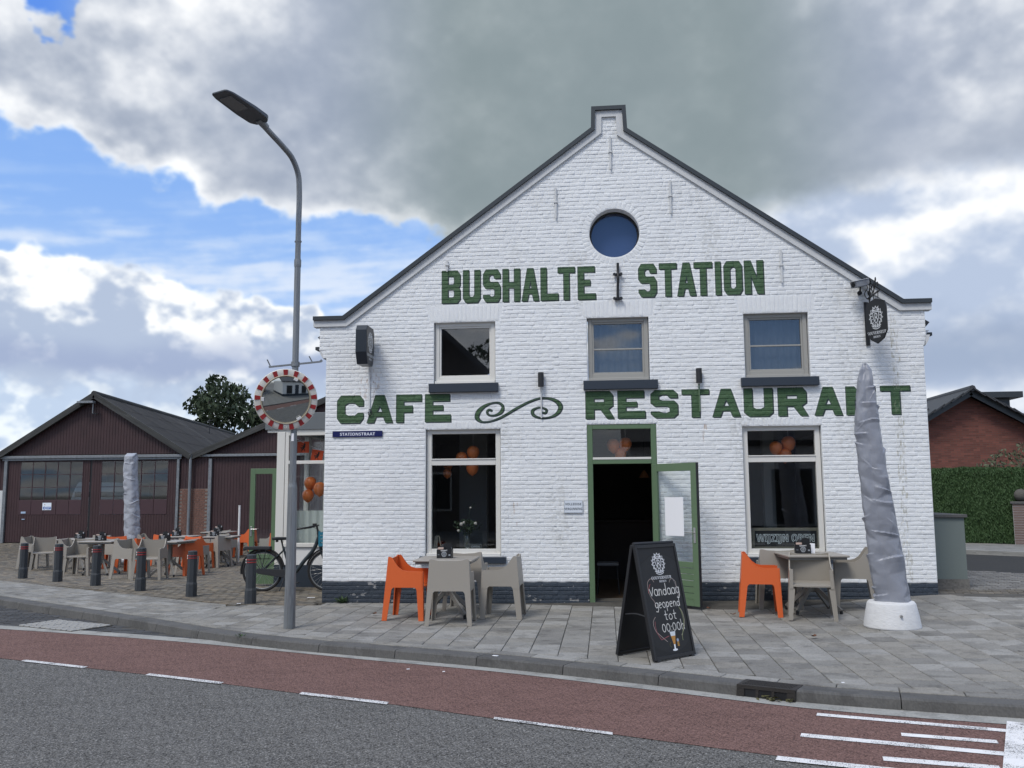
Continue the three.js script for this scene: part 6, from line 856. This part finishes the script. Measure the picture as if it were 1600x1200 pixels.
// ------------------------------------------------------------------ the bicycle behind the lamp
{
  const t = thing('bicycle', 'dark electric bicycle with a teal front crate parked beside the cafe corner', 'bicycle', [-5.35, 0, -1.55], 0.06);
  const fr = std([0.030, 0.040, 0.046], { roughness: 0.35, metalness: 0.3 }), rub = std([0.012, 0.012, 0.013], { roughness: 0.8 }); const rx = -0.57, fx = 0.57, ry = 0.355;
  for (const x of [rx, fx]) { const w = new THREE.Group(); w.name = 'wheel'; w.position.set(x, ry, 0); t.add(w); part('tyre', new THREE.TorusGeometry(0.335, 0.022, 10, 48), rub, w); part('rim', new THREE.TorusGeometry(0.308, 0.010, 8, 48), M.galv, w); const sp = []; for (let i = 0; i < 28; i++) { const a = i / 28 * TAU, b = a + (i % 2 ? 0.9 : -0.9); sp.push(rod([0.03 * Math.cos(b), 0.03 * Math.sin(b), (i % 4 < 2 ? 0.028 : -0.028)], [0.305 * Math.cos(a), 0.305 * Math.sin(a), 0], 0.0014, 0.0014, 4)); } part('spokes', sp, M.steel, w, 'stuff'); part('hub', rod([0, 0, -0.05], [0, 0, 0.05], x < 0 ? 0.045 : 0.035, x < 0 ? 0.045 : 0.035, 14), fr, w); }
  part('frame', [tube([[0.40, 0.92, 0], [0.32, 0.72, 0], [0.14, 0.50, 0], [0.0, 0.32, 0], [-0.06, 0.29, 0]], 0.034, 24, 10), rod([-0.07, 0.29, 0], [-0.22, 0.76, 0], 0.020), rod([0.385, 1.00, 0], [0.425, 0.82, 0], 0.024), ...[-0.06, 0.06].flatMap((z) => [rod([-0.07, 0.29, z * 0.5], [rx, ry, z], 0.013), rod([-0.21, 0.70, z * 0.3], [rx, ry, z], 0.011)])], fr, t);
  part('fork', [rod([0.42, 0.83, 0], [0.44, 0.72, 0], 0.024), ...[-0.055, 0.055].map((z) => tube([[0.435, 0.74, z], [0.49, 0.58, z], [fx, ry, z]], 0.013))], fr, t);
  part('handlebar', [rod([0.385, 1.00, 0], [0.36, 1.12, 0], 0.016), tube([[0.08, 1.07, -0.30], [0.22, 1.09, -0.29], [0.36, 1.12, -0.12], [0.38, 1.12, 0], [0.36, 1.12, 0.12], [0.22, 1.09, 0.29], [0.08, 1.07, 0.30]], 0.012, 30), rod([0.2, 1.085, 0.29], [0.05, 1.065, 0.30], 0.018), rod([0.2, 1.085, -0.29], [0.05, 1.065, -0.30], 0.018), box(0.06, 0.035, 0.08, 0.33, 1.14, 0.02, 0.008), tube([[0.30, 1.11, 0.2], [0.42, 1.06, 0.14], [0.46, 0.95, 0.05]], 0.004)], M.black, t);
  part('saddle', [extrude(roundPoly([[-0.40, -0.085], [-0.33, -0.095], [-0.15, -0.03], [-0.10, -0.015], [-0.10, 0.015], [-0.15, 0.03], [-0.33, 0.095], [-0.40, 0.085]], 0.02), 0, 0.05, [], 0.012).rotateX(-Math.PI / 2).translate(0, 0.875, 0), rod([-0.22, 0.74, 0], [-0.255, 0.88, 0], 0.014), rod([-0.33, 0.84, 0.04], [-0.33, 0.88, 0.04], 0.012), rod([-0.33, 0.84, -0.04], [-0.33, 0.88, -0.04], 0.012)], M.black, t);
  part('rear_rack', [box(0.46, 0.055, 0.13, -0.66, 0.74, 0, 0.012), rod([-0.86, 0.74, 0.06], [rx, ry, 0.07], 0.007), rod([-0.5, 0.72, 0.06], [rx, ry, 0.07], 0.007), rod([-0.7, 0.72, -0.06], [rx, ry, -0.07], 0.007), box(0.03, 0.05, 0.09, -0.90, 0.72, 0, 0.006)], M.softBlack, t);
  const mud = (x, a0, a1) => tube(Array.from({ length: 14 }, (_, i) => { const a = lerp(a0, a1, i / 13); return [x + 0.375 * Math.cos(a), ry + 0.375 * Math.sin(a), 0]; }), 0.018, 30, 6); part('mudguard', mud(rx, 0.2, 3.3), rub, t); part('mudguard', mud(fx, 0.5, 2.9), rub, t);
  part('chain_case', [extrude(roundPoly([[-0.66, 0.31], [-0.05, 0.22], [0.05, 0.29], [-0.05, 0.37], [-0.66, 0.40]], 0.04), 0.05, 0.075, [], 0.006)], M.softBlack, t);
  part('crank', [rod([-0.07, 0.29, -0.09], [-0.07, 0.29, 0.10], 0.02), bar([-0.07, 0.29, 0.10], [0.05, 0.17, 0.10], 0.022, 0.012), bar([-0.07, 0.29, -0.09], [-0.19, 0.41, -0.09], 0.022, 0.012), box(0.09, 0.02, 0.07, 0.06, 0.16, 0.14, 0.005), box(0.09, 0.02, 0.07, -0.2, 0.42, -0.13, 0.005), rod([-0.07, 0.29, -0.05], [-0.07, 0.29, 0.05], 0.06)], M.softBlack, t);
  part('skirt_wires', [0.5, 0.8, 1.1, 1.4, 1.7, 2.0, 2.3].map((a) => rod([rx + 0.06 * Math.cos(a), ry + 0.06 * Math.sin(a), 0.05], [rx + 0.36 * Math.cos(a), ry + 0.36 * Math.sin(a), 0.045], 0.003, 0.003, 4)), rub, t, 'stuff');
  const teal = std([0.018, 0.16, 0.24], { roughness: 0.5 }); const sl = []; for (let i = 0; i < 4; i++) { const y = 0.80 + i * 0.062; for (const z of [-0.15, 0.15]) sl.push(box(0.34, 0.044, 0.012, 0.62, y, z)); for (const x of [0.45, 0.79]) sl.push(box(0.012, 0.044, 0.3, x, y, 0)); } for (const x of [0.45, 0.62, 0.79]) for (const z of [-0.15, 0.15]) sl.push(box(0.03, 0.26, 0.018, x, 0.90, z)); sl.push(box(0.34, 0.012, 0.3, 0.62, 0.775, 0));
  part('crate', sl, teal, t); part('front_rack', [rod([0.44, 0.75, 0], [0.78, 0.765, 0], 0.01), rod([0.70, 0.765, 0.06], [fx, ry, 0.07], 0.006)], M.softBlack, t); part('kickstand', rod([-0.15, 0.28, 0.06], [-0.22, 0.02, 0.16], 0.010), M.softBlack, t);
}
// ------------------------------------------------------------------ signs, lamps and a camera on the gable
const signTex = (w, h, bg, fg, lines, font, border) => canvasTex(w, h, (g) => { g.fillStyle = bg; g.fillRect(0, 0, w, h); if (border) { g.strokeStyle = border; g.lineWidth = 5; g.strokeRect(5, 5, w - 10, h - 10); } g.fillStyle = fg; g.textAlign = 'center'; g.textBaseline = 'middle'; lines.forEach(([s, y, px, stretch]) => { g.save(); g.font = `${font} ${px}px sans-serif`; g.translate(w / 2, y); g.scale(stretch ?? 1, 1); g.fillText(s, 0, 0); g.restore(); }); });
{
  const t = thing('street_sign', 'blue street name sign reading stationstraat below the word cafe', 'street sign', [-3.845, 2.592, 0.012]);
  part('plate', box(0.80, 0.095, 0.012, 0, 0, 0.004, 0.003), std([0.006, 0.010, 0.06], { roughness: 0.35 }), t); part('lettering', faceUV(0.79, 0.088, 0, 0, 0.0105), std([1, 1, 1], { map: signTex(800, 90, '#131a52', '#d9dde6', [['STATIONSTRAAT', 48, 66, 1.12]], 'bold'), roughness: 0.35 }), t);
  const u = thing('enamel_sign', 'small white enamel sign reading volledige vergunning beside the door', 'sign', [-0.483, 1.447, 0.012]);
  part('plate', box(0.29, 0.20, 0.012, 0, 0, 0.004, 0.005), M.white, u); part('lettering', faceUV(0.28, 0.19, 0, 0, 0.0105), std([1, 1, 1], { map: signTex(290, 197, '#d3dae2', '#1b2430', [['VOLLEDIGE', 62, 52, 0.92], ['VERGUNNING', 136, 52, 0.80]], 'bold', '#7d8894'), roughness: 0.3 }), u);
}
const brew = (w, h) => canvasTex(w, h, (g) => { g.fillStyle = '#15181c'; g.fillRect(0, 0, w, h); crest(g, w / 2, h * 0.40, w / 160, '#c4c8cb'); g.fillStyle = '#c8ccd0'; g.textAlign = 'center'; g.font = `bold ${w * 0.125 | 0}px serif`; g.fillText('GOUVERNEUR', w / 2, h * 0.78); g.font = `bold ${w * 0.09 | 0}px serif`; g.fillText('BIEREN', w / 2, h * 0.86); });
{
  const oct = roundPoly([[-0.20, 0.37], [-0.13, 0.40], [0.13, 0.40], [0.20, 0.37], [0.27, 0.24], [0.27, -0.14], [0.20, -0.26], [0.0, -0.40], [-0.20, -0.26], [-0.27, -0.14], [-0.27, 0.24]].map(([x, y]) => [x, y]), 0.012);
  const hex = [[-0.17, 0.30], [0.17, 0.30], [0.235, 0.22], [0.235, -0.12], [0.15, -0.30], [-0.15, -0.30], [-0.235, -0.12], [-0.235, 0.22]];
  const tx = brew(320, 440);
  const uvFace = (pts, z, w, h) => { const g = new THREE.ShapeGeometry(shapeOf(pts)); const p = g.attributes.position, uv = g.attributes.uv; for (let i = 0; i < p.count; i++) { uv.setXY(i, p.getX(i) / w + 0.5, p.getY(i) / h + 0.5); p.setZ(i, z); } return g; };
  // lit box on the left: stands out from the wall, its faces look along the street
  const a = thing('light_box_sign', 'black angular brewery light box on the upper left of the gable', 'sign', [-3.66, 3.93, 0.32]); a.rotation.y = P2;
  part('box', extrude(hex, -0.085, 0.085, [], 0.006), std([0.020, 0.027, 0.036], { roughness: 0.35 }), a); part('face', uvFace(hex.map(([x, y]) => [x * 0.93, y * 0.95]), 0.0875, 0.46, 0.62), std([1, 1, 1], { map: tx, roughness: 0.4 }), a); part('mount', [span(0.23, 0.315, -0.18, 0.12, -0.05, 0.05, 0.006)], M.black, a);
  part('cable_pipe', [span(0.295, 0.315, -0.97, -0.26, -0.015, 0.01)], M.coping, a); part('cable_end', [tube([[0.30, -0.95, 0], [0.28, -0.98, 0.04], [0.29, -1.04, 0.035], [0.30, -1.04, -0.01], [0.30, -0.99, -0.01]], 0.007)], M.softBlack, a);
  // hanging board on the right with wrought iron bracket
  const b = thing('hanging_sign', 'black brewery board hanging from a wrought iron bracket on the upper right', 'sign', [3.985, 4.10, 0.40]); b.rotation.y = -P2 + 0.62;
  const shield = [[-0.15, 0.29], [0, 0.345], [0.15, 0.29], [0.175, 0.2], [0.175, -0.14], [0.11, -0.26], [0, -0.325], [-0.11, -0.26], [-0.175, -0.14], [-0.175, 0.2]];
  part('board', extrude(shield, -0.014, 0.014, [], 0.003), M.black, b); const sm = std([1, 1, 1], { map: tx, roughness: 0.4 }); part('face', uvFace(shield.map(([x, y]) => [x * 0.96, y * 0.96]), 0.0146, 0.36, 0.66), sm, b);
  const k = thing('sign_bracket', 'wrought iron bracket with leaves holding the hanging board', 'bracket', [3.985, 4.10, 0.012]);
  part('backplate', [box(0.06, 0.66, 0.02, -0.03, 0.04, 0.006, 0.004)], M.black, k);
  part('arm', [bar([0, 0.42, 0.01], [0, 0.42, 0.62], 0.03, 0.014, [0, 1, 0]), rod([0, 0.42, 0.30], [0, 0.33, 0.30], 0.006), rod([0, 0.42, 0.52], [0, 0.33, 0.50], 0.006), tube([[0, 0.30, 0.02], [0, 0.36, 0.08], [0, 0.47, 0.10], [0, 0.54, 0.16], [0, 0.50, 0.24], [0, 0.45, 0.28], [0, 0.51, 0.36], [0, 0.56, 0.46], [0, 0.52, 0.52]], 0.009, 40), tube([[0, 0.16, 0.02], [0, 0.30, 0.05], [0, 0.40, 0.14], [0, 0.42, 0.2]], 0.008), tube([[0, 0.48, 0.12], [0, 0.60, 0.13], [0, 0.66, 0.19]], 0.007), tube([[0, 0.48, 0.34], [0, 0.58, 0.36], [0, 0.62, 0.43]], 0.007)], M.black, k);
  part('iron_leaves', [[0.50, 0.05], [0.66, 0.19], [0.56, 0.22], [0.62, 0.43], [0.55, 0.33], [0.53, 0.52], [0.47, 0.14]].map(([y, z]) => { const g = new THREE.SphereGeometry(0.03, 8, 6); g.scale(0.35, 1.2, 0.8); g.translate(0, y, z); return g; }), M.black, k);
}
{
  const c = thing('security_camera', 'silver grey security camera under the right gable slope', 'camera', [3.87, 4.66, 0.02]); const h = new THREE.Group(); h.name = 'housing'; h.position.set(-0.03, 0.06, 0.16); h.rotation.set(0.25, -0.95, 0, 'YXZ'); c.add(h);
  part('body', box(0.085, 0.075, 0.24, 0, 0, 0, 0.012), std([0.20, 0.21, 0.23], { roughness: 0.4 }), h); h.scale.setScalar(1.3); part('hood', span(-0.05, 0.05, 0.036, 0.044, -0.11, 0.15, 0.003), std([0.42, 0.43, 0.45], { roughness: 0.35 }), h); part('lens', rod([0, 0, 0.119], [0, 0, 0.123], 0.026, 0.026, 16), M.black, h);
  part('mount', [rod([0, -0.05, 0], [0, -0.05, 0.02], 0.035), rod([0, -0.05, 0.02], [-0.02, 0.03, 0.14], 0.013)], M.softBlack, c); part('cable', tube([[0.06, 0.08, 0.07], [0.10, 0.02, 0.08], [0.06, -0.07, 0.05], [0.10, -0.14, 0.02], [0.14, -0.15, 0.01]], 0.006), M.black, c);
}
for (const [x, y, l, L] of [[-0.952, 3.387, 'black tube wall lamp over the painted scroll', 0.47], [1.446, 3.40, 'black tube wall lamp over the t of restaurant', 0.42]]) {
  const t = thing('wall_lamp', l, 'wall lamp', [x, y, 0.012], 0, 'wall lamps'); part('tube', [rod([0, -0.11, 0.055], [0, 0.11, 0.055], 0.045, 0.045, 24), box(0.05, 0.12, 0.03, 0, 0, 0.008)], M.softBlack, t); part('lens', [rod([0, -0.114, 0.055], [0, -0.11, 0.055], 0.036, 0.036, 16), rod([0, 0.11, 0.055], [0, 0.113, 0.055], 0.036, 0.036, 16)], M.frameGrey, t);
  part('conduit', rod([0, -0.12, 0.012], [0, -0.12 - L, 0.012], 0.011, 0.011, 8), x < 0 ? M.coping : M.green, t);
}
// ------------------------------------------------------------------ things inside the windows
const balloonG = lathe([[0, -0.122], [0.010, -0.122], [0.007, -0.112], [0.034, -0.100], [0.072, -0.068], [0.094, -0.022], [0.100, 0.020], [0.090, 0.062], [0.062, 0.096], [0.030, 0.110], [0, 0.113]], 30);
const BG = 'orange balloons';
function balloon(x, y, z, s, label, top) { const t = thing('balloon', label, 'balloon', [x, y, z], 0, BG); const g = balloonG.clone(); g.scale(s, s, s); part('skin', g, M.balloon, t); if (top) part('cord', rod([0, 0.1 * s, 0], [0, top - y, 0], 0.003, 0.003, 5), M.string, t); return t; }
balloon(-2.09, 2.30, -0.50, 1.0, 'upper right balloon of the bunch in the left window', 2.85); balloon(-2.28, 2.21, -0.52, 0.95, 'left balloon of the bunch in the left window'); balloon(-2.11, 2.05, -0.55, 1.0, 'bottom balloon of the bunch in the left window');
balloon(-2.58, 1.98, -0.9, 0.7, 'small balloon at the left of the left window below the rail'); balloon(-2.62, 2.12, -1.2, 0.8, 'balloon half hidden by the rail of the left window');
balloon(0.14, 2.38, -0.45, 1.0, 'left balloon over the door'); balloon(0.33, 2.40, -0.45, 0.98, 'right balloon over the door', 2.8); balloon(0.25, 2.25, -0.48, 0.95, 'lower balloon over the door');
balloon(2.63, 2.31, -0.45, 0.98, 'left balloon of the bunch in the right window'); balloon(2.83, 2.38, -0.5, 1.1, 'largest balloon of the bunch in the right window', 2.84); balloon(2.77, 2.20, -0.48, 1.0, 'lower balloon of the bunch in the right window');
balloon(-5.55, 1.86, -2.85, 1.15, 'upper balloon in the annex window'); balloon(-5.57, 1.63, -2.8, 1.1, 'lower balloon in the annex window'); balloon(-5.33, 1.75, -2.75, 1.2, 'right balloon in the annex window', 2.78);
{
  const t = thing('open_sign', 'small sign reading open on the left window ledge', 'sign', [-2.02, 0.835, -0.26]); part('plate', box(0.19, 0.085, 0.008, 0, 0, 0), M.black, t); part('lettering', faceUV(0.186, 0.082, 0, 0, 0.0046), std([1, 1, 1], { map: signTex(190, 84, '#15181c', '#b9c0c4', [['OPEN', 45, 52, 1.05]], 'normal', '#8b9296') }), t);
  const u = thing('letter_stand', 'small wooden stand shaped like the letter a on the window ledge', 'ornament', [-2.62, 0.80, -0.26]); part('slats', [bar([-0.06, 0, 0], [-0.025, 0.19, -0.02], 0.014, 0.012), bar([0.06, 0, 0], [0.025, 0.19, -0.02], 0.014, 0.012), span(-0.03, 0.03, 0.185, 0.2, -0.03, -0.012), bar([-0.03, 0.0, -0.03], [-0.02, 0.19, -0.02], 0.05, 0.006)], std([0.30, 0.27, 0.21]), u);
  const w = thing('chalk_sign', 'wooden framed chalk sign in the right window reading that they are open', 'sign', [2.685, 0.955, -0.27]);
  part('frame', [span(-0.51, 0.51, 0.11, 0.155, -0.012, 0.012, 0.003), span(-0.51, 0.51, -0.155, -0.125, -0.012, 0.012, 0.003), span(-0.51, -0.455, -0.125, 0.11, -0.012, 0.012, 0.003), span(0.455, 0.51, -0.125, 0.11, -0.012, 0.012, 0.003)], std([0.16, 0.15, 0.12], { roughness: 0.7 }), w);
  part('board', span(-0.455, 0.455, -0.125, 0.11, -0.006, 0.002), M.black, w); part('lettering', faceUV(0.91, 0.233, 0, -0.007, 0.004), std([1, 1, 1], { map: canvasTex(910, 233, (g) => { g.fillStyle = '#16191d'; g.fillRect(0, 0, 910, 233); g.font = 'bold 150px sans-serif'; g.textAlign = 'center'; g.lineWidth = 8; g.strokeStyle = '#c4ccd0'; g.save(); g.translate(455, 160); g.scale(0.86, 1); g.strokeText('WIJZIJN OPEN', 0, 0); g.restore(); }), roughness: 0.7 }), w);
  const f = thing('flower_vase', 'glass vase of white flowers and greenery in the left window', 'flowers', [-2.17, 0.80, -0.34]); const r = mulberry(12);
  part('vase', lathe([[0, 0], [0.05, 0], [0.055, 0.1], [0.04, 0.2], [0.038, 0.2], [0.05, 0.1], [0.045, 0.01], [0, 0.01]], 20), M.glass, f); part('leaves', leafCloud([[0, 0.36, 0, 0.12], [-0.14, 0.36, 0, 0.08], [0.14, 0.35, 0, 0.09], [0, 0.28, 0.02, 0.1]], 0.03, 5200, r), leafMat([0.03, 0.055, 0.025]), f, 'stuff');
  part('stalks', [tube([[0, 0.05, 0], [0.03, 0.4, 0], [0.06, 0.62, 0], [0.13, 0.70, 0]], 0.004), tube([[0, 0.05, 0], [-0.05, 0.3, 0.02]], 0.004), tube([[0, 0.05, 0], [0.08, 0.3, 0.02]], 0.004)], leafMat([0.03, 0.05, 0.02]), f); part('blossoms', [[-0.07, 0.38, 0.10, 0.03], [0.15, 0.39, 0.08, 0.026], [-0.12, 0.28, 0.08, 0.022], [0.06, 0.63, 0.0, 0.018], [-0.03, 0.40, 0.09, 0.024]].map(([x, y, z, s]) => { const g = new THREE.IcosahedronGeometry(s, 1); g.translate(x, y, z); return g; }), std([0.5, 0.46, 0.42]), f);
  const g = thing('bunting', 'orange flag bunting with a black lion hung in the annex window', 'bunting', [-5.27, 2.50, -2.56]); const flag = canvasTex(128, 128, (q) => { q.fillStyle = '#c84a22'; q.fillRect(0, 0, 128, 128); q.fillStyle = '#1c1210'; q.lineCap = 'round'; q.strokeStyle = '#1c1210'; q.beginPath(); q.ellipse(70, 66, 14, 24, 0.5, 0, TAU); q.fill(); q.beginPath(); q.arc(78, 36, 12, 0, TAU); q.fill(); q.lineWidth = 8; for (const l of [[72, 56, 44, 48], [70, 66, 46, 72], [62, 84, 44, 108], [72, 86, 84, 110], [50, 90, 34, 70]]) { q.beginPath(); q.moveTo(l[0], l[1]); q.lineTo(l[2], l[3]); q.stroke(); } q.fillStyle = '#d8d8d8'; q.fillRect(0, 0, 128, 5); });
  [[-0.33, 0.04, 0], [-0.06, -0.12, -0.16], [0.2, -0.16, 0.0], [0.44, -0.1, 0.12]].forEach(([x, y, a], i) => { const q = new THREE.PlaneGeometry(0.23, 0.22, 6, 1), p = q.attributes.position; for (let k = 0; k < p.count; k++) p.setZ(k, 0.012 * Math.sin(p.getX(k) * 22)); q.computeVertexNormals(); q.rotateZ(a); q.translate(x, y, 0); part('flag', q, std([1, 1, 1], { map: flag, side: THREE.DoubleSide, roughness: 0.8 }), g); }); part('cord', tube([[-0.55, 0.24, 0], [-0.2, 0.06, 0], [0.1, -0.04, 0], [0.4, 0.0, 0], [0.7, 0.1, 0]], 0.004), M.white, g);
  const p = thing('pendant_lamp', 'dim orange pendant lamp inside the doorway', 'lamp', [0.66, 1.9, -1.6]); part('shade', lathe([[0.02, 0.12], [0.09, 0.0], [0.085, 0.0], [0.015, 0.115]], 20), std([0.30, 0.12, 0.04], { side: THREE.DoubleSide }), p); part('flex', rod([0, 0.12, 0], [0, 0.95, 0], 0.004), M.black, p);
  const s = thing('bar_stool', 'dark stool standing inside the open doorway', 'stool', [0.02, 0, -1.5]); part('seat', box(0.36, 0.05, 0.34, 0, 0.48, 0, 0.02), std([0.16, 0.165, 0.17]), s); for (const [x, z] of [[-1, -1], [1, -1], [-1, 1], [1, 1]]) part('leg', rod([x * 0.15, 0.46, z * 0.14], [x * 0.18, 0, z * 0.17], 0.012), M.softBlack, s);
}
// ------------------------------------------------------------------ weeds, leaves, litter
function weed(label, x, y, z, n, s, seed) { const r = mulberry(seed), pos = []; for (let i = 0; i < n; i++) { const a = r() * TAU, L = s * (0.5 + r()), w = s * 0.16, e = 0.3 + r() * 0.9, c = Math.cos(a), q = Math.sin(a), h = L * Math.sin(e), d = L * Math.cos(e); const o = [r() * 0.04 - 0.02, 0, r() * 0.02]; pos.push(o[0] - q * w * 0.3, 0, o[2] + c * w * 0.3, o[0] + c * d - q * w, h * 0.8, o[2] + q * d + c * w, o[0] + c * d * 1.5, h, o[2] + q * d * 1.5, o[0] - q * w * 0.3, 0, o[2] + c * w * 0.3, o[0] + c * d * 1.5, h, o[2] + q * d * 1.5, o[0] + c * d + q * w, h * 0.8, o[2] + q * d - c * w); } const g = new THREE.BufferGeometry(); g.setAttribute('position', new THREE.Float32BufferAttribute(pos, 3)); g.computeVertexNormals(); const t = thing('weed', label, 'weed', [x, y, z]); part('leaves', g, leafMat([0.045, 0.085, 0.03]), t); }
weed('small green weed growing at the navy plinth below the cafe sign', -4.03, 0, 0.06, 46, 0.085, 3); weed('tiny weed in the kerb joint near the lamp foot', -4.33, -0.02, 3.23, 16, 0.05, 4);
const leafG = (() => { const g = new THREE.PlaneGeometry(0.09, 0.055, 5, 3), p = g.attributes.position; for (let i = 0; i < p.count; i++) { const x = p.getX(i), y = p.getY(i); p.setY(i, y * (1 - (x / 0.05) ** 2 * 0.9)); p.setZ(i, 0.018 + 0.3 * Math.abs(y) + 8 * x * x); } g.rotateX(-P2); g.computeVertexNormals(); return g; })(); const deadM = std([0.11, 0.045, 0.022], { side: THREE.DoubleSide, roughness: 0.9 });
for (const [x, z, a, l] of [[1.67, 1.23, 0.4, 'curled brown leaf left of the orange chair at the right table'], [1.42, 0.62, 2, 'brown leaf lying near the foot of the open door'], [-3.18, 1.42, 1.2, 'brown leaf on the tiles left of the left orange chair'], [2.3, 3.1, 0.9, 'dark scrap of leaf on the tiles before the right table']]) solo('dead_leaf', l, 'leaf', leafG, deadM, [x, groundY(x, z) + 0.004, z], a);
const scrap = (l, x, y, z, w, d, a) => solo('paper_scrap', l, 'litter', box(w, 0.004, d, 0, 0.003, 0), M.paper, [x, y, z], a);
scrap('white scrap left of the nearest bollard', -5.62, 0.0, 0.19, 0.06, 0.035, 0.3); scrap('white scrap in the yard before the bicycle', -4.75, 0.002, -0.62, 0.12, 0.04, 0.2); scrap('white scrap on the kerb right of the left chairs', -1.15, 0.0, 4.36, 0.06, 0.03, -0.4); scrap('white fleck on the pavement right of the drain', 2.02, 0.0, 5.45, 0.025, 0.02, 0.4);
scrap('white fleck on the red lane below the left chairs', -2.0, ROAD + 0.006, 4.62, 0.03, 0.02, 0.4); scrap('second white fleck on the red lane below the left chairs', -1.62, ROAD + 0.006, 4.72, 0.025, 0.02, 0.1);

renderer.render(scene, camera);
